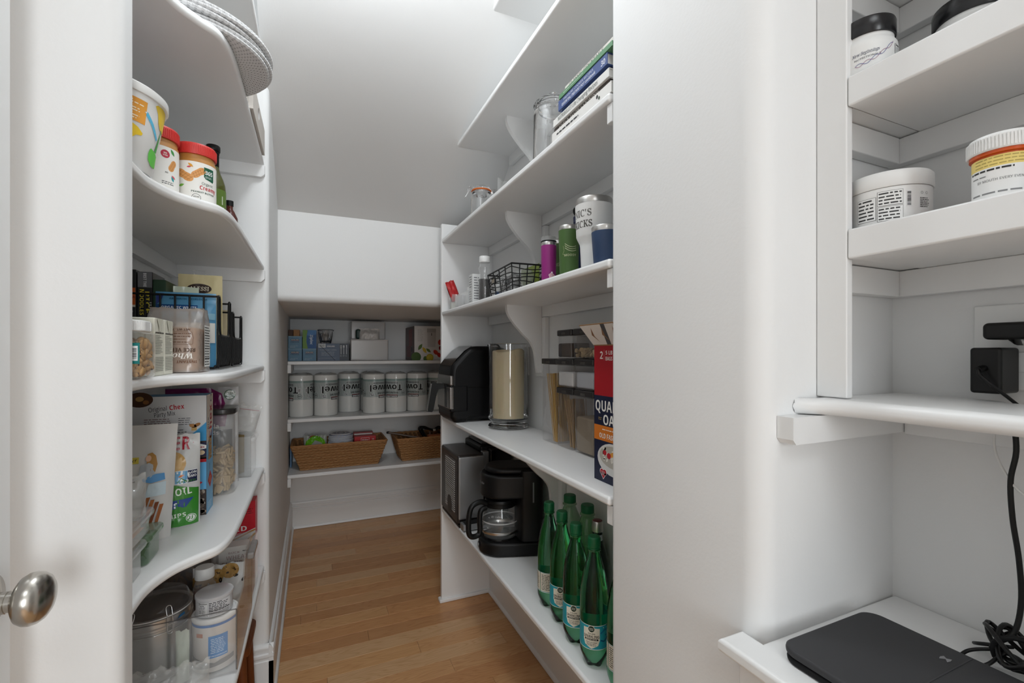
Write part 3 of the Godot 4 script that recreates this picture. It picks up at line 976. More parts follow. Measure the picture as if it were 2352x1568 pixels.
	for k in 3:
		var a: float = [2.2, 3.9, 5.3][k]
		var d := Vector3(cos(a), 0, sin(a))
		var sd := Vector3(-sin(a), 0, cos(a)) * 0.016
		var lp: Array = []
		for q: Vector2 in [Vector2(0.0, 0.0), Vector2(0.3, 0.7), Vector2(0.65, 1.0), Vector2(0.95, 0.5), Vector2(1.0, 0.0), Vector2(0.92, -0.6), Vector2(0.6, -0.9), Vector2(0.3, -0.5)]:
			lp.append(d * (0.012 + 0.046 * q.x) + sd * q.y + Vector3(0, 0.03 - 0.024 * q.x, 0))
		put("cord_loop", MB.new().tube(curve3(lp, true), 0.0022, 8, true), M.black, co)
	var tie: Array = []
	for i in 14:
		var t := TAU * i / 14
		tie.append(Vector3(0.0, 0.028 + 0.020 * sin(t), 0.024 * cos(t)).rotated(Vector3.UP, 0.6))
	put("cord_tie", MB.new().tube(tie, 0.0032, 8, true), M.matte_black, co)
	# dark slab
	var sl := thing("flat_device", "flat matte black device with rounded corners lying on the white desk", "device", Vector3(0.665, 0.8155, -0.235))
	put("base", slab(0.196, 0.345, 0.022, 0.0, 0.009), M.matte_black, sl)
	put("cover", slab(0.198, 0.348, 0.023, 0.0098, 0.020), mat(C("3a3a3c"), 0.62, 0.0, 0.4), sl)
	var seam := mat(C("303033"), 0.5)
	put("seam", MB.new().span(-0.094, 0.094, 0.0199, 0.0206, -0.0535, -0.052), seam, sl)
	var pd := Print.new()
	pd.poly([Vector2(-0.006, -0.004), Vector2(0.0, 0.0), Vector2(-0.006, 0.004), Vector2(0.0, 0.0055), Vector2(0.0055, 0.004), Vector2(0.002, 0.0), Vector2(0.0055, -0.004), Vector2(0.0, -0.005)], C("8a8a8c"))
	put("emblem", pd.mesh(flat_map(Vector3(0.062, 0.0201, -0.066), Vector3(1, 0, 0), Vector3(0, 0, -1))), M.print, sl)

func slab(w: float, d: float, r: float, y0: float, y1: float) -> MB:
	return MB.new().prism(round_rect(w, d, r, 8), y0, y1, minf(0.004, (y1 - y0) * 0.45), 3)

func round_rect(w: float, d: float, r: float, k := 6) -> PackedVector2Array:
	var o := PackedVector2Array()
	for q: Array in [[w / 2 - r, d / 2 - r, 0.0], [-w / 2 + r, d / 2 - r, PI / 2], [-w / 2 + r, -d / 2 + r, PI], [w / 2 - r, -d / 2 + r, 3 * PI / 2]]:
		for i in k + 1:
			var a: float = q[2] + PI / 2 * i / k
			o.append(Vector2(q[0] + r * cos(a), q[1] + r * sin(a)))
	return o

func curve3(pts: Array, closed := false, per := 6) -> Array:
	var o: Array = []
	var m := pts.size()
	for i in (m if closed else m - 1):
		var p0: Vector3 = pts[(i + m - 1) % m] if closed else pts[maxi(i - 1, 0)]
		var p1: Vector3 = pts[i]
		var p2: Vector3 = pts[(i + 1) % m]
		var p3: Vector3 = pts[(i + 2) % m] if closed else pts[mini(i + 2, m - 1)]
		for k in per:
			o.append(p1.cubic_interpolate(p2, p0, p3, float(k) / per))
	if not closed:
		o.append(pts[m - 1])
	return o

func put_cord(called: String, label: String, pts: Array, r: float, m: Material) -> void:
	var o := put(called, MB.new().tube(curve3(pts), r, 10), m, self, label)
	o.set_meta("category", "cable")

# soft pouch: front and back sheets, flat bottom; the map gives points of the front sheet (x from -w/2, y from 0)
func pouch_z(w: float, h: float, d0: float, d1: float, seed_: int, wr := 0.0025) -> Callable:
	var f := FastNoiseLite.new()
	f.seed = seed_
	f.frequency = 1.0
	return func(x: float, y: float) -> float:
		var t := clampf(y / h, 0.0, 1.0)
		var dep := lerpf(d0, d1, smoothstep(0.0, 0.35, t)) * (1.0 - smoothstep(0.45, 0.97, t)) + 0.0012
		var k := clampf(absf(2.0 * x / w), 0.0, 1.0)
		var z := dep * pow(maxf(0.0, 1.0 - pow(k, 3.2)), 0.6)
		return z + wr * f.get_noise_2d(x * 34.0 + 5.0, y * 26.0) * (1.0 - pow(k, 6.0))

func pouch(w: float, h: float, zf: Callable, nx := 22, ny := 26, jag := 0.0, taper := 0.0) -> MB:
	var m := MB.new()
	for sg: float in [1.0, -1.0]:
		var g: Array = []
		for i in ny + 1:
			var row: Array = []
			var y := h * i / ny
			for j in nx + 1:
				var x := w * (float(j) / nx - 0.5)
				var z: float = zf.call(x, y)
				row.append(Vector3(x * (1.0 - taper * y / h), y + (jag * 0.5 * (sin(j * 0.9) + 0.6 * sin(j * 2.1 + 1.0)) if i == ny else 0.0), z * sg))
			g.append(row)
		m.grid(g, false, Vector3(0, h / 2, -sg * 0.5))
	for j in nx:
		var x0 := w * (float(j) / nx - 0.5)
		var x1 := w * (float(j + 1) / nx - 0.5)
		var z0: float = zf.call(x0, 0.0)
		var z1: float = zf.call(x1, 0.0)
		m.quad(Vector3(x0, 0, z0), Vector3(x1, 0, z1), Vector3(x1, 0, -z1), Vector3(x0, 0, -z0), Vector3.DOWN)
	return m

func pouch_map(w: float, h: float, zf: Callable, taper := 0.0) -> Callable:
	return func(x: float, y: float) -> Array:
		x = clampf(x, -w / 2, w / 2)
		var z: float = zf.call(x, y)
		var dx: float = (zf.call(x + 0.002, y) - zf.call(x - 0.002, y)) / 0.004
		var dy: float = (zf.call(x, y + 0.002) - zf.call(x, y - 0.002)) / 0.004
		return [Vector3(x * (1.0 - taper * y / h), y, z + 0.0021), Vector3(-dx, -dy, 1.0).normalized()]

func scatter(called: String, label: String, category: String, m: Mesh, xf: Array, material: Material, at := Vector3.ZERO, turn := 0.0) -> void:
	var mm := MultiMesh.new()
	mm.transform_format = MultiMesh.TRANSFORM_3D
	mm.mesh = m
	mm.instance_count = xf.size()
	for i in xf.size():
		mm.set_instance_transform(i, xf[i])
	var o := MultiMeshInstance3D.new()
	o.multimesh = mm
	o.material_override = material
	o.name = numbered(called)
	add_child(o)
	o.position = at
	o.rotation.y = turn
	o.set_meta("label", label)
	o.set_meta("category", category)
	o.set_meta("kind", "stuff")

func rand_xf(rng: RandomNumberGenerator, x0: Vector3, x1: Vector3, s0 := 0.85, s1 := 1.15) -> Transform3D:
	var b := Basis.from_euler(Vector3(rng.randf() * TAU, rng.randf() * TAU, rng.randf() * TAU)) * rng.randf_range(s0, s1)
	return Transform3D(b, Vector3(rng.randf_range(x0.x, x1.x), rng.randf_range(x0.y, x1.y), rng.randf_range(x0.z, x1.z)))

# carton: a rounded box standing on y = 0, front towards +z
func carton(called: String, label: String, at: Vector3, s: Vector3, m: Material, turn := 0.0, group := "", cat := "box") -> Node3D:
	var o := thing(called, label, cat, at, turn, group)
	put("carton_body", MB.new().span(-s.x / 2, s.x / 2, 0.0, s.y, -s.z / 2, s.z / 2, 0.0015), m, o)
	return o

func front_map(s: Vector3) -> Callable:
	return flat_map(Vector3(-s.x / 2, 0, s.z / 2 + 0.0001), Vector3.RIGHT, Vector3.UP)

func right_map(s: Vector3) -> Callable:
	return flat_map(Vector3(s.x / 2 + 0.0001, 0, s.z / 2), Vector3.FORWARD, Vector3.UP)

func left_map(s: Vector3) -> Callable:
	return flat_map(Vector3(-s.x / 2 - 0.0001, 0, -s.z / 2), Vector3.BACK, Vector3.UP)

func open_bin(o: Node3D, x0: float, x1: float, y1: float, z0: float, z1: float, m: Material, front_low := 0.0) -> void:
	var t := 0.003
	put("bin_floor", MB.new().span(x0, x1, 0.001, 0.001 + t, z0, z1, 0.001), m, o)
	put("bin_wall", MB.new().span(x0, x1, 0.0045, y1, z0, z0 + t, 0.001), m, o)
	put("bin_wall", MB.new().span(x0, x1, 0.0045, y1 - front_low, z1 - t, z1, 0.001), m, o)
	for x: float in [x0, x1 - t]:
		var po := PackedVector2Array([Vector2(z0 + t, 0.0045), Vector2(z1 - t, 0.0045), Vector2(z1 - t, y1 - front_low), Vector2(lerpf(z0, z1, 0.62), y1 - front_low), Vector2(lerpf(z0, z1, 0.5), y1), Vector2(z0 + t, y1)])
		put("bin_wall", MB.new().bar(po, Vector3(x, 0, 0), Vector3(0, 0, 1), Vector3(0, 1, 0), Vector3(t, 0, 0)), m, o)

func peanut(p: Print, x: float, y: float, s: float, rot: float) -> void:
	var pts: Array = []
	for i in 40:
		var t := TAU * i / 40
		var r := s * (0.72 + 0.28 * cos(2.0 * t))
		pts.append(Vector2(cos(t) * r, sin(t) * r * 0.86).rotated(rot) + Vector2(x, y))
	p.poly(pts, C("e2a263"), 2.0)
	for k in 5:
		var u := (k - 2) * 0.33 * s
		p.line([Vector2(u - 0.12 * s, -0.34 * s).rotated(rot) + Vector2(x, y), Vector2(u + 0.12 * s, 0.34 * s).rotated(rot) + Vector2(x, y)], s * 0.035, C("b9773c"), 3.0)
	for k in 2:
		var u := (k - 0.5) * 0.34 * s
		p.line([Vector2(-0.8 * s, u).rotated(rot) + Vector2(x, y), Vector2(0.8 * s, u).rotated(rot) + Vector2(x, y)], s * 0.035, C("b9773c"), 3.0)

func leaf(p: Print, x: float, y: float, s: float, rot: float, col: Color, l := 2.0) -> void:
	var pts: Array = []
	for i in 13:
		var t := i / 12.0
		pts.append(Vector2((t - 0.5) * 2 * s, 0.42 * s * sin(PI * t)).rotated(rot) + Vector2(x, y))
	for i in range(11, 0, -1):
		var t := i / 12.0
		pts.append(Vector2((t - 0.5) * 2 * s, -0.42 * s * sin(PI * t)).rotated(rot) + Vector2(x, y))
	p.poly(pts, col, l)

func build_left_things() -> void:
	var rng := RandomNumberGenerator.new()
	rng.seed = 77
	left_top(rng)
	left_wire_shelf(rng)
	left_cereal_shelf(rng)
	left_low_shelf(rng)

func left_top(rng: RandomNumberGenerator) -> void:
	# round woven placemats
	var im := Image.create(32, 32, false, Image.FORMAT_RGB8)
	im.fill(C("e2e2e2"))
	for y in 32:
		for x in 32:
			var q := Vector2((x - 16) / 7.5, (y - 16) / 5.0)
			if q.length() < 1.0:
				im.set_pixel(x, y, C("6d6d6d").lerp(C("bdbdbd"), q.length() * q.length() * 0.6))
			elif absf(y - 16) > 13:
				im.set_pixel(x, y, C("c9c9c9"))
	var wm := mat(Color.WHITE, 0.8)
	wm.albedo_texture = ImageTexture.create_from_image(im)
	wm.uv1_scale = Vector3(82, 30, 1)
	var low := MB.new()
	var pr: Array = [Vector2(0.002, 0.0)]
	for i in 16:
		pr.append(Vector2(0.010 + 0.0097 * i, 0.0008 * (i % 2)))
	pr.append_array([Vector2(0.160, 0.0006), Vector2(0.1635, 0.0035), Vector2(0.1635, 0.0065), Vector2(0.160, 0.0095), Vector2(0.002, 0.0098)])
	low.lathe(pr, 72)
	var where := ["lowest in the stack", "second from the bottom of the stack", "middle one of the stack", "second from the top of the stack", "topmost of the stack"]
	var first: Node3D = null
	for k in 5:
		var at := Vector3(-0.262 + [0.0, 0.006, -0.004, 0.008, 0.002][k], 1.9005 + 0.0102 * k, -1.262 + [0.0, -0.008, 0.006, 0.0, -0.004][k])
		var lb := "round pale grey woven placemat with small holes, " + String(where[k])
		if first == null:
			first = thing("placemat", lb, "placemat", at, 0.0, "woven placemats stacked on the left shelf")
			put("woven_disc", low, wm, first)
			var hem := MB.new()
			for i in 120:
				var a := TAU * i / 120
				hem.box(Vector3(sin(a) * 0.1615, 0.005, cos(a) * 0.1615), Vector3(0.0052, 0.0052, 0.0052), 0.002)
			put("braided_hem", hem, mat(C("dadada"), 0.8), first)
		else:
			dup(first, lb, at, k * 0.4)
	# whitewashed crate with a finger hole
	var cr := thing("crate", "pale whitewashed wooden crate with a finger hole behind the placemats", "crate", Vector3(-0.27, 1.9005, -1.610))
	var wood := mat(C("cfc8c0"), 0.7)
	var fp := PackedVector2Array([Vector2(-0.165, 0.0), Vector2(0.165, 0.0), Vector2(0.165, 0.085), Vector2(-0.165, 0.085)])
	var fr := CSGBox3D.new()
	fr.size = Vector3(0.012, 0.085, 0.33)
	fr.material = wood
	var hole := CSGCylinder3D.new()
	hole.operation = CSGShape3D.OPERATION_SUBTRACTION
	hole.radius = 0.017
	hole.height = 0.04
	hole.sides = 24
	hole.rotation.z = PI / 2
	hole.position = Vector3(0, 0.012, 0.02)
	fr.add_child(hole)
	fr.name = "front_board"
	fr.position = Vector3(0.112, 0.0425, 0)
	cr.add_child(fr)
	put("board", MB.new().span(-0.118, -0.106, 0, 0.085, -0.165, 0.165, 0.001), wood, cr)
	put("board", MB.new().span(-0.1055, 0.1055, 0, 0.085, -0.165, -0.153, 0.001), wood, cr)
	put("board", MB.new().span(-0.1055, 0.1055, 0, 0.085, 0.153, 0.165, 0.001), wood, cr)
	put("board", MB.new().span(-0.1055, 0.1055, 0, 0.008, -0.152, 0.152, 0.001), wood, cr)
	# tub with lemons
	var tub := thing("food_tub", "tall white food tub printed with lemons and spatulas", "tub", Vector3(-0.328, 1.5312, -0.990))
	var tr := 0.085
	put("tub_body", MB.new().lathe([Vector2(0, 0), Vector2(0.0645, 0), Vector2(0.0662, 0.003), Vector2(tr, 0.124), Vector2(0, 0.124)], 64), M.white, tub)
	put("lid", MB.new().lathe([Vector2(0, 0.121), Vector2(0.0885, 0.121), Vector2(0.0895, 0.123), Vector2(0.0895, 0.134), Vector2(0.086, 0.137), Vector2(0.083, 0.1385), Vector2(0.080, 0.136), Vector2(0, 0.136)], 64), M.white, tub)
	var p := Print.new()
	p.rng.seed = 12
	var to := 1.27
	p.rect(-0.10, 0.098, -0.018, 0.148, C("e8a03f"), 1.0)
	p.fine(-0.085, 0.102, -0.024, 0.144, 8, C("f8ead0"), 2.0, 0.42, 0.3)
	var lem: Array = []
	for q: Vector2 in [Vector2(-0.10, 0.097), Vector2(-0.062, 0.098), Vector2(-0.044, 0.094), Vector2(-0.030, 0.088), Vector2(-0.020, 0.078), Vector2(-0.022, 0.073), Vector2(-0.032, 0.070), Vector2(-0.040, 0.060), Vector2(-0.049, 0.050), Vector2(-0.062, 0.047), Vector2(-0.080, 0.048), Vector2(-0.10, 0.054)]:
		lem.append(q)
	p.poly(lem, C("ecc62c"), 1.0)
	p.poly([Vector2(-0.001, 0.153), Vector2(0.004, 0.158), Vector2(0.020, 0.160), Vector2(0.055, 0.157), Vector2(0.055, 0.110), Vector2(0.022, 0.112), Vector2(0.014, 0.122), Vector2(0.008, 0.140)], C("e6c32f"), 1.0)
	p.poly([Vector2(-0.020, 0.128), Vector2(-0.015, 0.129), Vector2(0.000, 0.112), Vector2(0.019, 0.086), Vector2(0.016, 0.080), Vector2(-0.006, 0.108), Vector2(-0.021, 0.124)], C("5bb6d8"), 1.0)
	p.disc(-0.0185, 0.1265, 0.0015, 0.0015, C("f2f2f0"), 2.0)
	p.poly([Vector2(0.0305, 0.115), Vector2(0.0325, 0.114), Vector2(0.024, 0.055), Vector2(0.0155, 0.053)], C("4aa24c"), 2.0)
	p.poly([Vector2(0.002, 0.056), Vector2(0.0045, 0.058), Vector2(0.022, 0.053), Vector2(0.029, 0.048), Vector2(0.031, 0.020), Vector2(0.012, 0.019), Vector2(0.0, 0.030), Vector2(-0.0015, 0.044)], C("62c24a"), 2.0)
	p.barcode(-0.10, 0.020, -0.052, 0.040)
	var f := func(y: float) -> float: return 0.0667 + (tr - 0.0667) * y / 0.124
	for i in p.p.size():
		p.p[i].y *= 0.75
	put("printed_label", p.mesh(shape_map(f, to, tr), 0.006), M.print, tub)
	# peanut butter
	var pbm := mat(C("b8803f"), 0.35)
	var red := mat(C("d63a34"), 0.45)
	for k in 2:
		var o := thing("peanut_butter_jar", ["red-lidded peanut butter jar with two peanuts drawn on a white label, in full view", "red-lidded peanut butter jar half hidden behind the lemon tub"][k], "jar", [Vector3(-0.238, 1.5312, -1.20), Vector3(-0.292, 1.5312, -1.131)][k], 0.0, "peanut butter jars")
		var r := 0.0385
		put("jar_body", MB.new().lathe([Vector2(0, 0), Vector2(0.035, 0), Vector2(r, 0.004), Vector2(r, 0.104), Vector2(0.036, 0.109), Vector2(0.0365, 0.113), Vector2(0.0352, 0.117), Vector2(0, 0.117)], 56), pbm, o)
		var lid := MB.new()
		lid.lathe([Vector2(0, 0.1165), Vector2(0.0392, 0.1165), Vector2(0.0395, 0.118), Vector2(0.039, 0.137), Vector2(0.0375, 0.140), Vector2(0, 0.1405)], 64)
		for i in 72:
			lid.T = Transform3D(Basis(Vector3.UP, TAU * i / 72), Vector3.ZERO)
			lid.span(-0.0007, 0.0007, 0.119, 0.136, 0.0388, 0.0401)
		put("lid", lid, red, o)
		var q := Print.new()
		q.rng.seed = 40 + k
		q.rect(-0.12, 0.006, 0.12, 0.099, C("f1eee8"), 1.0)
		if k == 0:
			peanut(q, -0.022, 0.068, 0.019, -0.55)
			peanut(q, 0.004, 0.076, 0.016, 0.7)
			leaf(q, -0.010, 0.090, 0.006, -0.7, C("e0a13c"))
			leaf(q, -0.013, 0.086, 0.0045, 0.2, C("d25a66"))
			leaf(q, -0.028, 0.046, 0.0065, 0.3, C("7ab648"))
			q.poly([Vector2(0.014, 0.070), Vector2(0.017, 0.066), Vector2(0.034, 0.062), Vector2(0.036, 0.066), Vector2(0.036, 0.091), Vector2(0.014, 0.091)], C("1f5a43"), 2.0)
			q.text("365", 0.0245, 0.080, 0.0088, C("f4f4f0"), 3.0, 0.0165)
			q.fine(0.0165, 0.068, 0.032, 0.073, 2, C("dfe8e2"), 3.0)
			q.text("Organic", 0.022, 0.054, 0.0055, C("2f4a3a"), 3.0, 0.024, 0, 0.0, "Droid Sans", false)
			q.text("Creamy", 0.024, 0.044, 0.0085, C("c0343c"), 3.0, 0.036)
			q.text("PEANUT BUTTER", 0.014, 0.035, 0.0034, C("2f4a3a"), 3.0, 0.046)
			q.ring(0.0, 0.022, 0.0075, 0.0083, C("3a3a3a"), 2.0)
			q.text("USDA", 0.0, 0.024, 0.003, C("3a3a3a"), 2.0)
		else:
			q.disc(0.016, 0.084, 0.008, 0.008, C("c23a4c"), 2.0)
			q.text("NO", 0.016, 0.086, 0.003, C("f4f0ea"), 3.0)
			q.text("STIR", 0.016, 0.0815, 0.0028, C("f4f0ea"), 3.0)
			leaf(q, 0.030, 0.091, 0.007, -1.0, C("4f9a52"))
			peanut(q, 0.030, 0.064, 0.013, 1.1)
			q.text("AD", 0.018, 0.048, 0.003, C("333333"), 3.0)
			leaf(q, 0.030, 0.038, 0.006, -1.2, C("2f9aa0"))
			leaf(q, 0.032, 0.042, 0.005, -0.6, C("d25a66"))
			q.fine(0.010, 0.024, 0.036, 0.031, 2, C("444444"))
		put("printed_label", q.mesh(can_map(r + 0.0002, 0.24 if k == 0 else 0.25), 0.005), M.print, o)
	# black-lidded jar, oil bottle, small dark bottle
	var bj := thing("dark_jar", "jar with a black lid just showing behind the red-lidded jars", "jar", Vector3(-0.320, 1.5312, -1.432))
	put("jar_body", MB.new().lathe([Vector2(0, 0), Vector2(0.036, 0), Vector2(0.038, 0.004), Vector2(0.038, 0.19), Vector2(0.030, 0.205), Vector2(0, 0.205)], 40), mat(C("4a3a22"), 0.1), bj)
	put("lid", MB.new().lathe([Vector2(0, 0.2055), Vector2(0.0335, 0.2055), Vector2(0.034, 0.224), Vector2(0.031, 0.229), Vector2(0, 0.230)], 40), M.matte_black, bj)
	var ob := thing("oil_bottle", "dark green olive oil bottle with black neck and green label", "bottle", Vector3(-0.252, 1.5312, -1.478))
	put("bottle_body", MB.new().lathe([Vector2(0, 0), Vector2(0.028, 0), Vector2(0.030, 0.003), Vector2(0.030, 0.140), Vector2(0.029, 0.152), Vector2(0.0245, 0.168), Vector2(0.0185, 0.182), Vector2(0.0145, 0.196), Vector2(0.0135, 0.205), Vector2(0.0135, 0.245), Vector2(0, 0.245)], 48), mat(C("5d6127"), 0.08), ob)
	put("neck_sleeve", MB.new().lathe([Vector2(0.0139, 0.196), Vector2(0.0139, 0.236), Vector2(0.0146, 0.238), Vector2(0.0146, 0.243), Vector2(0.0139, 0.244)], 40), M.matte_black, ob)
	put("cap", MB.new().lathe([Vector2(0, 0.2445), Vector2(0.0165, 0.2445), Vector2(0.017, 0.246), Vector2(0.017, 0.258), Vector2(0.0155, 0.260), Vector2(0, 0.260)], 40), M.black, ob)
	var op := Print.new()
	op.rect(-0.08, 0.04, 0.08, 0.136, C("6d8a3c"), 1.0)
	op.rect(0.016, 0.095, 0.019, 0.118, C("d9dfc8"), 2.0)
	op.fine(0.012, 0.062, 0.026, 0.09, 6, C("d9dfc8"), 2.0)
	put("printed_label", op.mesh(can_map(0.0302, 0.35), 0.004), M.print, ob)
	var sb := thing("small_bottle", "small dark bottle with a black cap behind the olive oil", "bottle", Vector3(-0.236, 1.5312, -1.635))
	put("bottle_body", MB.new().lathe([Vector2(0, 0), Vector2(0.022, 0), Vector2(0.0225, 0.003), Vector2(0.0225, 0.105), Vector2(0.014, 0.125), Vector2(0.0095, 0.132), Vector2(0.0095, 0.142), Vector2(0, 0.142)], 32), mat(C("55241a"), 0.1), sb)
	put("cap", MB.new().lathe([Vector2(0, 0.1425), Vector2(0.011, 0.1425), Vector2(0.011, 0.158), Vector2(0, 0.159)], 28), M.black, sb)

func left_wire_shelf(rng: RandomNumberGenerator) -> void:
	var Y := 1.1772
	# square nut jar
	var nj := thing("nut_jar", "square clear jar of cashews with a ribbed white lid", "jar", Vector3(-0.3015, Y, -0.957))
	var rr := round_rect(0.092, 0.092, 0.016, 6)
	put("jar_body", MB.new().prism(rr, 0.001, 0.078, 0.004), M.pane, nj)
	var lid := MB.new().prism(round_rect(0.088, 0.088, 0.030, 12), 0.0785, 0.097, 0.002)
	for q in round_rect(0.088, 0.088, 0.030, 18):
		var d := Vector3(q.x, 0, q.y)
		lid.box(d + Vector3(0, 0.0875, 0), Vector3(0.0014, 0.014, 0.0014))
	put("lid", lid, M.white, nj)
	var np := Print.new()
	np.rng.seed = 3
	np.rect(0.0, 0.024, 0.052, 0.060, C("127a78"), 1.0)
	np.rect(0.008, 0.0265, 0.046, 0.0575, C("a9cfe2"), 2.0)
	np.fine(0.024, 0.028, 0.044, 0.056, 12, C("35566a"), 3.0, 0.3)
	np.rect(0.076, 0.024, 0.092, 0.058, C("127a78"), 1.0)
	np.rect(0.0785, 0.029, 0.0895, 0.053, C("eef0f0"), 2.0)
	np.barcode(0.080, 0.031, 0.0885, 0.051, 3.0, false)
	np.rect(0.028, 0.006, 0.042, 0.0155, C("f0f0ee"), 2.0)
	np.text("99", 0.0385, 0.0107, 0.0055, C("222222"), 3.0, 0.0, 0, 0.0, "Droid Sans", false, 0.2)
	put("printed_label", np.mesh(flat_map(Vector3(-0.046, 0.001, 0.0463), Vector3.RIGHT, Vector3.UP)), M.print, nj)
	var nut := MB.new()
	var pts: Array = []
	for i in 9:
		var t := -1.15 + 2.3 * i / 8
		pts.append(Vector3(0.008 * cos(t) - 0.005, 0, 0.009 * sin(t)))
	var g: Array = []
	for i in 9:
		var t := -1.15 + 2.3 * i / 8
		var rad := 0.0048 * sqrt(maxf(0.02, 1.0 - pow((i - 4) / 4.3, 2.0)))
		var row: Array = []
		for j in 8:
			var a := TAU * j / 8
			row.append(pts[i] + Vector3(cos(t) * cos(a), 1.1 * sin(a), sin(t) * cos(a)) * rad)
		g.append(row)
	nut.grid(g, true, Vector3(-0.002, 0, 0))
	var xf: Array = []
	for i in 520:
		xf.append(rand_xf(rng, Vector3(-0.037, 0.008, -0.037), Vector3(0.037, 0.060, 0.037)))
	scatter("cashew_nuts", "roasted cashews filling the square clear jar", "nuts", nut.mesh(), xf, mat(C("c79a5c"), 0.5), nj.position)
	# two slim cartons
	for k in 2:
		var s := Vector3(0.062, 0.107, 0.058)
		var o := thing("drink_carton", ["white drink carton with small print beside the cashew jar", "white drink carton with small print beside the noodle bag"][k], "carton", Vector3(-0.2935, Y, -1.041 - 0.0605 * k), 0.0, "slim white cartons")
		put("carton_body", MB.new().span(-s.x / 2, s.x / 2, 0.0, s.y, -s.z / 2, s.z / 2, 0.002), mat(C("e8e6d6"), 0.55), o)
		var ear := MB.new()
		ear.tri(Vector3(0.0318, 0.1065, -0.016), Vector3(0.0318, 0.1065, 0.016), Vector3(0.0322, 0.085, 0.004), Vector3.RIGHT, Vector3.RIGHT, Vector3.RIGHT)
		put("folded_ear", ear, mat(C("dad8c6"), 0.55), o)
		var q := Print.new()
		q.rng.seed = 60 + k
		q.line([Vector2(0.012, 0.106), Vector2(0.026, 0.082), Vector2(0.034, 0.082), Vector2(0.046, 0.106)], 0.0006, C("7d7c70"), 2.0)
		q.ring(0.029, 0.098, 0.0042, 0.0048, C("55554c"), 2.0)
		q.text("X", 0.029, 0.098, 0.0042, C("55554c"), 2.0)
		q.fine(0.004, 0.078, 0.054, 0.082, 1, C("333330"), 2.0, 0.6, 0.0)
		q.fine(0.004, 0.040, 0.050, 0.076, 12, C("6a6a60"), 2.0, 0.34, 0.5)
		q.fine(0.004, 0.008, 0.054, 0.036, 9, C("6a6a60"), 2.0, 0.34, 0.1)
		put("printed_label", q.mesh(right_map(s)), M.print, o)
	# noodle bag, standing on its head
	var w := 0.098
	var h := 0.138
	var nb := thing("noodle_bag", "translucent bag of brown rice vermicelli standing upside down", "bag", Vector3(-0.272, Y, -1.225))
	var sn := MB.new().span(-0.044, 0.044, 0.003, 0.098, -0.056, 0.060, 0.012, 3)
	var nood := mat(C("b07c50"), 0.7)
	nood.heightmap_enabled = true
	nood.heightmap_texture = noise_tex(0.02, 4, 6)
	nood.heightmap_scale = 0.3
	tri_planar(nood, 18.0)
	put("noodles", sn, nood, nb)
	var film := clear_mat(C("e4d6ca"), 0.34, 0.22)
	var bag := MB.new()
	var gr: Array = []
	var fn := FastNoiseLite.new()
	fn.seed = 5
	fn.frequency = 1.0
	for i in 19:
		var t := i / 18.0
		var row: Array = []
		var sq := 1.0 - 0.55 * smoothstep(0.72, 1.0, t)
		for j in 40:
			var a := TAU * j / 40
			var cx := signf(cos(a)) * pow(absf(cos(a)), 0.35) * 0.0495
			var cz := signf(sin(a)) * pow(absf(sin(a)), 0.35) * 0.068 * sq
			var k := 1.0 + 0.05 * fn.get_noise_3d(cos(a) * 4.0, t * 9.0, sin(a) * 4.0)
			row.append(Vector3(cx * k, 0.0015 + h * t + 0.006 * fn.get_noise_2d(a * 3.0, 9.0) * t, cz * k))
		gr.append(row)
	bag.grid(gr, true, Vector3(0, h / 2, 0))
	bag.fan(gr[18], Vector3.UP)
	bag.fan(gr[0], Vector3.DOWN)
	put("bag_film", bag, film, nb)
	var bp := Print.new()
	bp.rng.seed = 8
	bp.text("INSTANT", 0.028, 0.024, 0.0055, C("6a4630"), 2.0, 0.036, 0, PI)
	bp.text("Whole", 0.014, 0.036, 0.0105, C("f4efe8"), 2.0, 0.052, 0, PI, "Droid Serif", true, 0.25)
	bp.text("RICE VERMICELLI", 0.002, 0.049, 0.008, C("4a3020"), 2.0, 0.082, 0, PI)
	bp.text("NET WT. 7.94 oz", 0.010, 0.092, 0.0045, C("4a3020"), 2.0, 0.048, 0, PI)
	for k in 4:
		bp.fine(-0.030, 0.064 + 0.006 * k, 0.036, 0.067 + 0.006 * k, 1, C("5f422e"), 2.0, 0.5, 0.2)
	bp.line([Vector2(-0.038, 0.061), Vector2(0.038, 0.061), Vector2(0.040, 0.075), Vector2(0.037, 0.087), Vector2(-0.038, 0.087)], 0.0006, C("5f422e"), 2.0)
	put("printed_front", bp.mesh(flat_map(Vector3(0, 0, 0.0712), Vector3.RIGHT, Vector3.UP)), M.print, nb)
	var fp := Print.new()
	fp.rng.seed = 9
	fp.rect(-0.004, 0.012, 0.054, 0.104, C("ecebe6"), 1.0)
	fp.fine(0.0, 0.014, 0.050, 0.102, 15, C("2a2a2a"), 2.0, 0.4, 0.2)
	for y: float in [0.030, 0.052, 0.081]:
		fp.rect(0.0, y, 0.050, y + 0.0015, C("1c1c1c"), 3.0)
	put("nutrition_panel", fp.mesh(flat_map(Vector3(0.0525, 0, 0.032), Vector3.FORWARD, Vector3.UP)), M.print, nb)
	# black wire baskets
	for k in 2:
		var at := [Vector3(-0.318, Y, -1.418), Vector3(-0.318, Y, -1.638)][k] as Vector3
		var o := thing("wire_basket", ["black wire basket holding boxes and rice bags, behind the noodle bag", "black wire basket standing second, nearest the far wall"][k], "basket", at, 0.0, "black wire baskets on the left shelf")
		var hx := 0.102
		var hz := 0.094 if k == 0 else 0.098
		var H := 0.182 if k == 0 else 0.160
		var lowh := 0.088
		var rim: Array = []
		for q: Vector3 in [Vector3(hx, H, hz), Vector3(-hx, H, hz), Vector3(-hx, H, -hz), Vector3(hx, H, -hz)]:
			rim.append(q)
		put("rail", MB.new().tube([rim[0], rim[1]], 0.0026, 8), M.black, o)
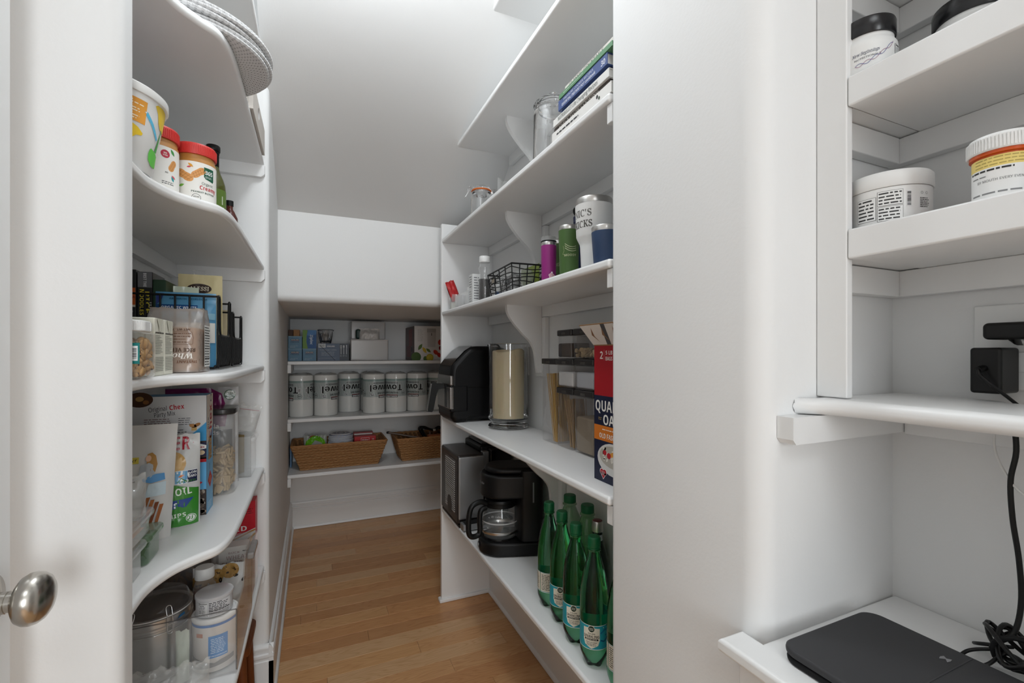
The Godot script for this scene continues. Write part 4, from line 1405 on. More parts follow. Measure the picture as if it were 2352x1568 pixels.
		put("rail", MB.new().tube([rim[1], rim[2]], 0.0026, 8), M.black, o)
		put("rail", MB.new().tube([rim[2], rim[3]], 0.0026, 8), M.black, o)
		put("rail", MB.new().tube(curve3([rim[0], Vector3(hx, H - 0.004, hz * 0.72), Vector3(hx, lowh + 0.01, hz * 0.66), Vector3(hx, lowh, hz * 0.4), Vector3(hx, lowh, -hz * 0.4), Vector3(hx, lowh + 0.01, -hz * 0.66), Vector3(hx, H - 0.004, -hz * 0.72), rim[3]]), 0.0026, 8), M.black, o)
		put("rail", MB.new().tube([Vector3(hx - 0.012, 0.0045, hz - 0.012), Vector3(-hx + 0.012, 0.0045, hz - 0.012), Vector3(-hx + 0.012, 0.0045, -hz + 0.012), Vector3(hx - 0.012, 0.0045, -hz + 0.012)], 0.0026, 8, true), M.black, o)
		var n := 8
		for i in n:
			var x := lerpf(-hx, hx, i / (n - 1.0))
			for sg: float in [1.0, -1.0]:
				put("wire", MB.new().tube(curve3([Vector3(x, H, hz * sg), Vector3(x, 0.03, hz * sg), Vector3(x, 0.010, (hz - 0.006) * sg), Vector3(x, 0.0045, (hz - 0.018) * sg), Vector3(x, 0.0045, 0)], false, 3), 0.0023, 6), M.black, o)
		for i in 11:
			var z := lerpf(-hz, hz, i / 10.0)
			var top := H if i == 0 or i == 10 else lowh
			put("wire", MB.new().tube(curve3([Vector3(hx, top, z), Vector3(hx, 0.03, z), Vector3(hx - 0.006, 0.010, z), Vector3(hx - 0.018, 0.0045, z), Vector3(0, 0.0045, z)], false, 3), 0.0023, 6), M.black, o)
			if i % 2 == 0:
				put("wire", MB.new().tube([Vector3(-hx, H, z), Vector3(-hx, 0.012, z)], 0.0023, 6), M.black, o)
	# what the first basket holds
	var bY := Y + 0.0072
	var s1 := Vector3(0.024, 0.236, 0.10)
	var b1 := carton("noodle_box", "tall black box with an orange picture in the first wire basket", Vector3(-0.401, bY, -1.412), s1, mat(C("141414"), 0.4))
	var q1 := Print.new()
	q1.rect(0.0, 0.150, 0.0225, 0.192, C("d0632a"), 1.0)
	q1.text("POTA", 0.012, 0.170, 0.006, C("7a2a12"), 2.0, 0.02)
	q1.rect(0.004, 0.146, 0.0225, 0.151, C("e8d8c0"), 2.0)
	q1.disc(0.012, 0.135, 0.006, 0.005, C("8a8a84"), 1.0)
	put("printed_label", q1.mesh(front_map(s1)), M.print, b1)
	var s2 := Vector3(0.030, 0.232, 0.10)
	var b2 := carton("noodle_box", "black and grey rice noodle box with yellow lettering", Vector3(-0.372, bY, -1.412), s2, mat(C("16171a"), 0.4))
	var q2 := Print.new()
	q2.rng.seed = 4
	q2.rect(0.001, 0.194, 0.029, 0.231, C("77777b"), 1.0)
	q2.text("BEST THE", 0.015, 0.212, 0.006, C("ededed"), 2.0, 0.033, 0, -PI / 2)
	q2.text("NOODLES", 0.009, 0.158, 0.0085, C("e8d44a"), 2.0, 0.062, 0, -PI / 2)
	q2.text("RICE", 0.0195, 0.158, 0.0085, C("e8d44a"), 2.0, 0.052, 0, -PI / 2)
	q2.fine(0.024, 0.06, 0.029, 0.16, 18, C("cfcfc8"), 2.0)
	put("printed_label", q2.mesh(front_map(s2)), M.print, b2)
	var s3 := Vector3(0.026, 0.214, 0.11)
	carton("green_box", "plain dark green box beside the rice noodle box", Vector3(-0.3425, bY, -1.412), s3, mat(C("173a20"), 0.45))
	var gz := pouch_z(0.055, 0.205, 0.010, 0.016, 3)
	var gb := thing("green_bag", "green and white glossy bag beside the dark green box", "bag", Vector3(-0.298, bY, -1.404), 0.4)
	put("bag_body", pouch(0.055, 0.205, gz), mat(C("cfd8c0"), 0.25), gb)
	var gp := Print.new()
	leaf(gp, -0.006, 0.150, 0.03, 1.3, C("5a8a3a"), 1.0)
	leaf(gp, 0.010, 0.105, 0.03, 1.8, C("87ad5c"), 1.0)
	put("printed_label", gp.mesh(pouch_map(0.055, 0.205, gz), 0.006), M.print_gloss, gb)
	var bz := pouch_z(0.125, 0.185, 0.014, 0.018, 14, 0.0012)
	var rb := thing("rice_bag", "light blue bag of white rice in the first wire basket", "bag", Vector3(-0.287, bY, -1.356), 0.0)
	put("bag_body", pouch(0.125, 0.185, bz), mat(C("5a9cc4"), 0.3), rb)
	var rp := Print.new()
	rp.rng.seed = 22
	rp.rect(-0.061, 0.118, 0.061, 0.134, C("86b8d0"), 1.0)
	rp.rect(-0.061, 0.140, 0.0, 0.154, C("1f4f8a"), 1.0)
	rp.rect(0.0, 0.140, 0.024, 0.154, C("1f4f8a"), 1.0)
	rp.text("ORGANIC WHITE", -0.014, 0.147, 0.0066, C("eef4f6"), 2.0, 0.072)
	rp.text("AROMATIC HEIRLOOM", 0.004, 0.169, 0.0045, C("2a5a78"), 2.0, 0.078)
	rp.poly([Vector2(-0.061, 0.181), Vector2(-0.045, 0.181), Vector2(-0.050, 0.165), Vector2(-0.061, 0.152)], C("3f4f92"), 1.0)
	rp.rect(-0.061, 0.060, 0.061, 0.110, C("e8e6de"), 1.0)
	put("printed_label", rp.mesh(pouch_map(0.125, 0.185, bz), 0.008), M.print_gloss, rb)
	var az := pouch_z(0.10, 0.245, 0.012, 0.014, 31)
	var al := thing("cream_bag", "cream coloured hanging bag with a dark oval badge behind the blue rice bag", "bag", Vector3(-0.276, bY, -1.452), 0.0)
	put("bag_body", pouch(0.10, 0.245, az), mat(C("dccd9c"), 0.5), al)
	var ap := Print.new()
	ap.disc(-0.002, 0.207, 0.028, 0.0135, C("3a2a1e"), 1.0)
	ap.text("ALESSI", -0.002, 0.207, 0.0105, C("efe6cf"), 2.0, 0.044, 0, 0.0, "Droid Serif")
	ap.line([Vector2(-0.046, 0.190), Vector2(0.046, 0.190)], 0.002, C("a9834a"), 1.0)
	put("printed_label", ap.mesh(pouch_map(0.10, 0.245, az), 0.008), M.print, al)
	put("hang_tab", MB.new().tube([Vector3(-0.014, 0.243, 0), Vector3(-0.016, 0.256, 0), Vector3(0.012, 0.256, 0), Vector3(0.011, 0.243, 0)], 0.0022, 6, false, 0.0006), M.pane2, al)
	# what the second basket holds
	var mz := pouch_z(0.11, 0.165, 0.012, 0.016, 41)
	var mb := thing("milk_bag", "cream and brown bag showing between the two wire baskets", "bag", Vector3(-0.282, bY, -1.600), 0.2)
	put("bag_body", pouch(0.11, 0.165, mz), mat(C("d9c9a2"), 0.45), mb)
	var mp := Print.new()
	mp.text("milk", 0.022, 0.062, 0.013, C("2a2018"), 2.0, 0.036)
	mp.text("corn", 0.022, 0.080, 0.010, C("2a2018"), 2.0, 0.034)
	mp.disc(0.026, 0.030, 0.018, 0.018, C("5a2a18"), 1.0)
	put("printed_label", mp.mesh(pouch_map(0.11, 0.165, mz), 0.008), M.print, mb)
	var kz := pouch_z(0.14, 0.11, 0.016, 0.02, 43)
	var kb := thing("pale_bag", "pale yellow folded bag low in the second wire basket", "bag", Vector3(-0.318, bY, -1.690), 0.0)
	put("bag_body", pouch(0.14, 0.11, kz, 22, 18, 0.004), mat(C("dcd6a8"), 0.5), kb)

func left_cereal_shelf(rng: RandomNumberGenerator) -> void:
	var Y := 0.8152
	# cereal box
	var s := Vector3(0.184, 0.2985, 0.078)
	var cb := carton("cereal_box", "large blue and white rice cereal box standing with a recipe on its back", Vector3(-0.336, Y, -1.386), s, mat(C("5ea6d6"), 0.4))
	var p := Print.new()
	p.rng.seed = 2
	p.rect(0.0, 0.0, 0.184, 0.2985, C("62abd9"), 0.0)
	p.poly([Vector2(0, 0.2985), Vector2(0.184, 0.2985), Vector2(0.184, 0.232), Vector2(0.150, 0.200), Vector2(0.10, 0.185), Vector2(0, 0.185)], C("d4d4d4"), 1.0)
	p.poly([Vector2(0.184, 0.230), Vector2(0.160, 0.207), Vector2(0.150, 0.188), Vector2(0.184, 0.180)], C("3f9ad0"), 1.5)
	p.text("Original", 0.085, 0.267, 0.0105, C("2a2a30"), 2.0, 0.036, 0, 0.09, "Droid Sans", false)
	p.text("Chex", 0.123, 0.2725, 0.0115, C("b8202c"), 2.0, 0.030, 0, 0.09)
	p.text("Party Mix", 0.099, 0.254, 0.0105, C("2a2a30"), 2.0, 0.042, 0, 0.09, "Droid Sans", false)
	p.fine(0.058, 0.226, 0.122, 0.246, 4, C("6e4a4a"), 2.0, 0.30, 0.3)
	p.fine(0.126, 0.226, 0.158, 0.246, 4, C("55555a"), 2.0, 0.30, 0.3)
	p.fine(0.075, 0.190, 0.150, 0.218, 5, C("55555a"), 2.0, 0.32, 0.2)
	p.disc(0.156, 0.224, 0.008, 0.0045, C("b9834a"), 3.0, -0.3)
	p.disc(0.165, 0.226, 0.0075, 0.004, C("a8713a"), 3.0, 0.5)
	p.rect(0.153, 0.212, 0.164, 0.221, C("cfa96a"), 3.0)
	p.disc(0.05, 0.292, 0.026, 0.018, C("4a2c1a"), 2.0)
	p.disc(0.05, 0.294, 0.008, 0.006, C("a8824a"), 3.0)
	p.disc(0.062, 0.286, 0.006, 0.005, C("8a5a30"), 3.0)
	p.disc(0.070, 0.204, 0.010, 0.009, C("d03a28"), 2.0)
	p.disc(0.086, 0.204, 0.010, 0.009, C("d03a28"), 2.0)
	p.poly([Vector2(0.060, 0.202), Vector2(0.096, 0.202), Vector2(0.078, 0.180)], C("d03a28"), 2.0)
	p.rect(0.142, 0.140, 0.184, 0.185, C("3a2a2a"), 2.0)
	p.rect(0.160, 0.148, 0.184, 0.181, C("1f2448"), 2.5)
	p.poly([Vector2(0.158, 0.172), Vector2(0.172, 0.178), Vector2(0.184, 0.174), Vector2(0.184, 0.166), Vector2(0.170, 0.163), Vector2(0.160, 0.166)], C("f0f0ee"), 3.0)
	p.text("Chex", 0.172, 0.1705, 0.0055, C("b8202c"), 4.0, 0.017)
	p.disc(0.173, 0.156, 0.008, 0.006, C("d9c2a0"), 3.0)
	p.rect(0.138, 0.132, 0.184, 0.143, C("b01c24"), 2.0)
	p.poly([Vector2(0.148, 0.096), Vector2(0.176, 0.082), Vector2(0.160, 0.066), Vector2(0.130, 0.064)], C("c4262c"), 2.0)
	p.ring(0.153, 0.087, 0.0032, 0.0042, C("f0e8e8"), 3.0)
	p.text("P", 0.153, 0.087, 0.004, C("f0e8e8"), 3.0)
	p.fine(0.150, 0.072, 0.168, 0.082, 4, C("f0dcdc"), 3.0)
	p.rect(0.132, 0.0, 0.184, 0.064, C("3c342f"), 2.0)
	for i in 46:
		p.disc(p.rng.randf_range(0.135, 0.181), p.rng.randf_range(0.004, 0.060), 0.0055, 0.0035, [C("8a7c70"), C("a09488"), C("6a5c52")][i % 3], 3.0, p.rng.randf() * 3.0, 8)
	put("printed_back", p.mesh(front_map(s)), M.print, cb)
	var e := Print.new()
	e.rng.seed = 5
	e.rect(0, 0, 0.078, 0.2985, C("7db9e0"), 0.0)
	e.poly([Vector2(0, 0.2985), Vector2(0.078, 0.2985), Vector2(0.078, 0.215), Vector2(0, 0.170)], C("e4d8cc"), 1.0)
	e.text("Chex", 0.046, 0.228, 0.030, C("b8202c"), 2.0, 0.088, 0, PI / 2)
	e.text("Rice", 0.018, 0.226, 0.011, C("2a2a30"), 2.0, 0.030, 0, PI / 2)
	e.ring(0.052, 0.288, 0.007, 0.010, C("1a1a1a"), 2.0)
	for i in 2:
		for j in 7:
			e.rect(0.022 + 0.020 * i, 0.132 + 0.0085 * j, 0.040 + 0.020 * i, 0.1395 + 0.0085 * j, [C("c99a54"), C("b98642")][(i + j) % 2], 2.0)
	e.fine(0.030, 0.105, 0.044, 0.122, 5, C("3a6a90"), 2.0)
	e.poly([Vector2(0.014, 0.080), Vector2(0.042, 0.102), Vector2(0.066, 0.080), Vector2(0.042, 0.058)], C("c4262c"), 2.0)
	e.fine(0.030, 0.072, 0.054, 0.088, 5, C("f0c080"), 3.0)
	e.fine(0.014, 0.008, 0.062, 0.026, 4, C("cfe4f2"), 2.0)
	put("printed_side", e.mesh(right_map(s)), M.print, cb)
	# potato chips
	var cz := pouch_z(0.165, 0.212, 0.028, 0.030, 52, 0.0028)
	var ch := thing("chip_bag", "white and green bag of sea salt avocado oil potato chips", "bag", Vector3(-0.331, Y, -1.296), 0.08)
	put("bag_body", pouch(0.165, 0.212, cz, 44, 50, 0.002), mat(C("d2d2d0"), 0.3), ch)
	var q := Print.new()
	q.rng.seed = 6
	q.poly([Vector2(-0.081, 0.002), Vector2(0.080, 0.002), Vector2(0.0805, 0.085), Vector2(0.04, 0.098), Vector2(0.0, 0.102), Vector2(-0.081, 0.094)], C("3f8a34"), 1.0)
	q.text("BOULDER", 0.001, 0.191, 0.030, C("b02a38"), 2.0, 0.125)
	q.disc(0.028, 0.145, 0.029, 0.028, C("cfa562"), 2.0)
	q.disc(0.026, 0.147, 0.024, 0.022, C("d8b276"), 3.0)
	q.poly([Vector2(0.0, 0.128), Vector2(0.036, 0.118), Vector2(0.022, 0.092), Vector2(0.010, 0.100)], C("b9935a"), 2.0)
	q.text("AVOCADO OIL", 0.006, 0.080, 0.017, C("eef2ea"), 3.0, 0.125, 0, 0.06)
	q.poly([Vector2(-0.080, 0.036), Vector2(0.058, 0.046), Vector2(0.072, 0.066), Vector2(-0.080, 0.056)], C("2d4a92"), 2.0)
	q.text("SEA SALT", 0.000, 0.0495, 0.0115, C("eef2f4"), 3.0, 0.084, 0, 0.06)
	q.text("POTATO CHIPS", 0.004, 0.026, 0.0095, C("e4ecdc"), 3.0, 0.108, 0, 0.05)
	q.rect(0.036, 0.100, 0.078, 0.130, C("eef0f0"), 3.0)
	q.rect(0.0375, 0.1015, 0.060, 0.1285, C("6aa6d0"), 4.0)
	leaf(q, 0.049, 0.118, 0.006, 0.3, C("d9752a"), 5.0)
	q.line([Vector2(0.042, 0.104), Vector2(0.049, 0.113), Vector2(0.058, 0.106)], 0.002, C("2f7a3a"), 5.0)
	q.rect(0.0605, 0.1015, 0.0775, 0.1285, C("22284a"), 4.0)
	q.text("NON", 0.069, 0.1235, 0.0055, C("eef0f0"), 5.0, 0.014)
	q.text("GMO", 0.069, 0.1155, 0.0055, C("eef0f0"), 5.0, 0.014)
	q.text("VERIFIED", 0.057, 0.105, 0.0042, C("3f7a34"), 5.0, 0.036)
	q.disc(0.067, 0.018, 0.0095, 0.0095, C("eef0ea"), 2.0)
	q.ring(0.067, 0.018, 0.0072, 0.0084, C("3f8a34"), 3.0)
	q.text("U", 0.067, 0.018, 0.008, C("3f8a34"), 3.0)
	q.text("R.", 0.07, 0.191, 0.001, C("b02a38"), 2.0)
	put("printed_front", q.mesh(pouch_map(0.165, 0.212, cz), 0.008), M.print_gloss, ch)
	# granola pouch
	var gz := pouch_z(0.126, 0.248, 0.022, 0.024, 61, 0.002)
	var gr := thing("granola_pouch", "white stand-up pouch with a yellow heading and a printed seated woman", "bag", Vector3(-0.352, Y, -1.222), 0.04)
	put("pouch_body", pouch(0.126, 0.248, gz, 22, 26, 0.0, -0.22), mat(C("d8d6d2"), 0.5), gr)
	var g := Print.new()
	g.rng.seed = 7
	g.rect(-0.040, 0.132, 0.016, 0.145, C("d9c652"), 1.0)
	g.text("PURELY STORY", -0.013, 0.1385, 0.0066, C("2a2a26"), 2.0, 0.050, 0, 0.0, "Droid Sans", true, 0.2)
	g.fine(-0.040, 0.098, 0.006, 0.127, 6, C("3a3a3a"), 2.0, 0.32, 0.3)
	g.text("Elizabeth", -0.026, 0.091, 0.0065, C("3a3a3a"), 2.0, 0.030, 0, 0.0, "Droid Serif", false, 0.4)
	# printed seated figure: hair, face, blouse, jeans
	g.poly([Vector2(0.030, 0.150), Vector2(0.038, 0.153), Vector2(0.045, 0.146), Vector2(0.049, 0.128), Vector2(0.046, 0.112), Vector2(0.038, 0.114), Vector2(0.030, 0.132)], C("b98a4a"), 2.0)
	g.disc(0.0325, 0.141, 0.005, 0.0065, C("e2b596"), 3.0)
	g.poly([Vector2(0.020, 0.128), Vector2(0.034, 0.132), Vector2(0.044, 0.126), Vector2(0.046, 0.104), Vector2(0.030, 0.098), Vector2(0.016, 0.104)], C("b9bec2"), 2.5)
	g.poly([Vector2(0.002, 0.100), Vector2(0.024, 0.108), Vector2(0.022, 0.101), Vector2(0.002, 0.094)], C("c9cdd0"), 2.6)
	g.poly([Vector2(0.024, 0.100), Vector2(0.048, 0.108), Vector2(0.062, 0.108), Vector2(0.064, 0.094), Vector2(0.040, 0.090), Vector2(0.026, 0.094)], C("5a9ad0"), 2.7)
	g.rect(-0.006, 0.094, 0.012, 0.101, C("4a3a34"), 2.0)
	g.poly([Vector2(0.030, 0.060), Vector2(0.066, 0.062), Vector2(0.066, 0.090), Vector2(0.036, 0.088)], C("cfe0e8"), 1.0)
	for k in 4:
		g.poly([Vector2(0.016 + 0.011 * k, 0.004), Vector2(0.022 + 0.011 * k, 0.004), Vector2(0.040 + 0.008 * k, 0.060 - 0.006 * k), Vector2(0.033 + 0.008 * k, 0.060 - 0.006 * k)], [C("9a5a30"), C("b06a38"), C("8a4a28"), C("a86236")][k], 2.0)
	g.disc(-0.034, 0.226, 0.0045, 0.0045, C("8a8a8e"), 1.0)
	for k in g.p.size():
		g.p[k] = Vector3(g.p[k].x * 0.86 - 0.004, g.p[k].y + 0.036, g.p[k].z)
	put("printed_front", g.mesh(pouch_map(0.126, 0.248, gz, -0.22), 0.008), M.print, gr)
	# clamshells with leftovers, bag of white crumbs on top
	var cl1 := thing("clamshell_box", "green-tinted clear clamshell of herbs with an orange sticker, on the cereal shelf", "container", Vector3(-0.348, Y, -1.104), 0.0)
	var gm := clear_mat(C("5f8f62"), 0.34, 0.1)
	put("tray", MB.new().prism(round_rect(0.122, 0.082, 0.012), 0.0008, 0.044, 0.004), gm, cl1)
	put("lid", MB.new().prism(round_rect(0.136, 0.092, 0.014), 0.0445, 0.058, 0.005), gm, cl1)
	var hb: Array = []
	for i in 80:
		hb.append(rand_xf(rng, Vector3(-0.045, 0.008, -0.024), Vector3(0.045, 0.032, 0.024), 0.8, 1.3))
	var lf := MB.new()
	lf.grid([[Vector3(-0.002, 0, -0.009), Vector3(0.002, 0, -0.009)], [Vector3(-0.005, 0.001, -0.003), Vector3(0.005, 0.001, -0.003)], [Vector3(-0.005, 0, 0.004), Vector3(0.005, 0, 0.004)], [Vector3(-0.001, -0.001, 0.010), Vector3(0.001, -0.001, 0.010)]])
	scatter("herb_leaves", "dark green herb leaves inside the tinted clamshell", "herbs", lf.mesh(), hb, mat(C("4a5a30"), 0.6), cl1.position, 0.0)
	var cp := Print.new()
	cp.rect(-0.02, -0.018, 0.022, 0.018, C("d8862a"), 1.0)
	cp.rect(-0.012, 0.0, 0.010, 0.013, C("b02a28"), 2.0)
	cp.text("7", -0.002, 0.0065, 0.009, C("e8c8d0"), 3.0)
	put("sticker", cp.mesh(flat_map(Vector3(0.02, 0.0582, 0.004), Vector3.RIGHT, Vector3.FORWARD)), M.print, cl1)
	var cl2 := thing("clamshell_box", "clear clamshell with pale food nearest the wall stub", "container", Vector3(-0.3475, Y, -0.990), 0.0)
	put("tray", MB.new().prism(round_rect(0.118, 0.108, 0.012), 0.0008, 0.046, 0.004), M.film, cl2)
	put("lid", MB.new().prism(round_rect(0.134, 0.122, 0.014), 0.0465, 0.060, 0.006), M.pane2, cl2)
	put("food", MB.new().box(Vector3(0.0, 0.023, 0.0), Vector3(0.095, 0.038, 0.086), 0.016, 3), mat(C("cdb898"), 0.8), cl2)
	var cl3 := thing("clamshell_box", "clear shallow clamshell stacked on the one nearest the wall stub", "container", cl2.position + Vector3(0.0, 0.0605, -0.030), 0.0)
	put("tray", MB.new().prism(round_rect(0.12, 0.13, 0.012), 0.0005, 0.032, 0.004), M.pane2, cl3)
	put("lid", MB.new().prism(round_rect(0.134, 0.146, 0.014), 0.0325, 0.046, 0.005), M.pane2, cl3)
	put("food", MB.new().box(Vector3(0.0, 0.0155, 0.0), Vector3(0.10, 0.026, 0.105), 0.009, 2), mat(C("b98a5a"), 0.8), cl3)
	var wz := pouch_z(0.125, 0.074, 0.034, 0.038, 71, 0.010)
	var wb := thing("plastic_bag", "crumpled clear bag of white crumbs on top of the clamshells", "bag", cl3.position + Vector3(0.004, 0.0465, -0.006), 0.35)
	put("bag_film", pouch(0.125, 0.074, wz, 22, 22, 0.006), M.film, wb)
	put("crumbs", MB.new().box(Vector3(0, 0.026, 0), Vector3(0.076, 0.044, 0.040), 0.016, 3), mat(C("dcd6ca"), 0.9), wb)
	var wp := Print.new()
	wp.rect(0.0, 0.020, 0.040, 0.045, C("e6e4dc"), 1.0)
	wp.rect(0.0, 0.012, 0.040, 0.019, C("c9b23a"), 1.0)
	wp.line([Vector2(0.004, 0.012), Vector2(0.010, 0.026), Vector2(0.012, 0.014), Vector2(0.020, 0.024)], 0.0012, C("1a1a1a"), 2.0)
	put("paper_tag", wp.mesh(pouch_map(0.125, 0.074, wz), 0.006), M.print, wb)
	# cereal canister
	var ca := thing("cereal_canister", "tall clear canister half full of square cereal with a dark lid", "canister", Vector3(-0.262, Y, -1.562), 0.0)
	put("canister_body", MB.new().prism(round_rect(0.108, 0.116, 0.03, 8), 0.001, 0.228, 0.006), M.pane2, ca)
	put("lid", MB.new().prism(round_rect(0.117, 0.124, 0.032, 8), 0.2285, 0.246, 0.005), clear_mat(C("33302f"), 0.85, 0.2), ca)
	var sqp := MB.new().box(Vector3.ZERO, Vector3(0.024, 0.0065, 0.024), 0.003)
	var sx: Array = []
	for i in 330:
		sx.append(rand_xf(rng, Vector3(-0.038, 0.014, -0.042), Vector3(0.038, 0.118, 0.042), 0.8, 1.1))
	scatter("square_cereal", "tan woven-square cereal pieces inside the tall canister", "cereal", sqp.mesh(), sx, mat(C("c2a67c"), 0.75), ca.position)
	var lw := Print.new()
	lw.text("ranola", -0.006, 0.198, 0.012, C("c9c5c2"), 1.0, 0.05)
	lw.text("blends", -0.006, 0.180, 0.011, C("c9c5c2"), 1.0, 0.05)
	put("lettering", lw.mesh(flat_map(Vector3(0, 0, 0.0583), Vector3.RIGHT, Vector3.UP)), M.print, ca)
	# narrow clear bin and its crinkled bag
	var bi := thing("clear_bin", "narrow clear acrylic bin by the far wall, filled with seed bags", "bin", Vector3(-0.262, Y, -1.722))
	open_bin(bi, -0.12, 0.078, 0.132, -0.086, 0.030, M.pane2)
	put("grip", MB.new().span(0.0785, 0.092, 0.118, 0.131, -0.05, 0.05, 0.004), M.pane2, bi)
	var dz := pouch_z(0.15, 0.128, 0.022, 0.028, 81, 0.006)
	var sd := thing("seed_bag", "bag of small brown seeds in the narrow clear bin", "bag", Vector3(-0.285, Y + 0.0045, -1.748), 0.05)
	put("bag_body", pouch(0.15, 0.128, dz, 20, 20, 0.004), mat(C("8a7448"), 0.7), sd)
	var fz := pouch_z(0.12, 0.085, 0.022, 0.026, 91, 0.014)
	var cb2 := thing("plastic_bag", "crinkled empty clear zip bag above the narrow bin", "bag", Vector3(-0.235, Y + 0.152, -1.745), 0.3)
	cb2.rotation.z = -0.25
	put("bag_film", pouch(0.12, 0.085, fz, 18, 16, 0.010), M.film, cb2)
	put("zip_strip", MB.new().tube([Vector3(-0.055, 0.066, 0.0), Vector3(0.055, 0.070, 0.0)], 0.0012, 6), mat(C("b05060"), 0.4), cb2)
	# magenta seed pouch
	var pz := pouch_z(0.19, 0.298, 0.02, 0.026, 101, 0.003)
	var mg := thing("magenta_pouch", "tall clear-edged magenta pouch with a round badge behind the cereal box", "bag", Vector3(-0.310, Y, -1.660), 0.0)
	put("pouch_body", pouch(0.19, 0.298, pz, 22, 26), mat(C("b9b6b4"), 0.3), mg)
	var mp := Print.new()
	mp.poly([Vector2(-0.094, 0.20), Vector2(0.062, 0.20), Vector2(0.066, 0.235), Vector2(0.048, 0.245), Vector2(0.060, 0.268), Vector2(0.050, 0.300), Vector2(0.020, 0.318), Vector2(-0.094, 0.318)], C("8a2468"), 1.0)
	mp.text("nutiva.", 0.004, 0.258, 0.020, C("e8d8e2"), 2.0, 0.095)
	mp.disc(0.072, 0.296, 0.017, 0.014, C("e6e8e0"), 2.0)
	mp.ring(0.072, 0.296, 0.0135, 0.0155, C("2f5a3a"), 3.0)
	mp.rect(0.060, 0.288, 0.084, 0.296, C("2f5a3a"), 3.0)
	mp.text("USDA", 0.072, 0.3005, 0.005, C("2f5a3a"), 3.0)
	mp.text("ORGANIC", 0.072, 0.292, 0.0038, C("e6e8e0"), 4.0, 0.021)
	mp.rect(-0.094, 0.02, 0.08, 0.19, C("3a3434"), 1.0)
	for k in mp.p.size():
		mp.p[k].y -= 0.022
	put("printed_front", mp.mesh(pouch_map(0.19, 0.298, pz), 0.01), M.print_gloss, mg)

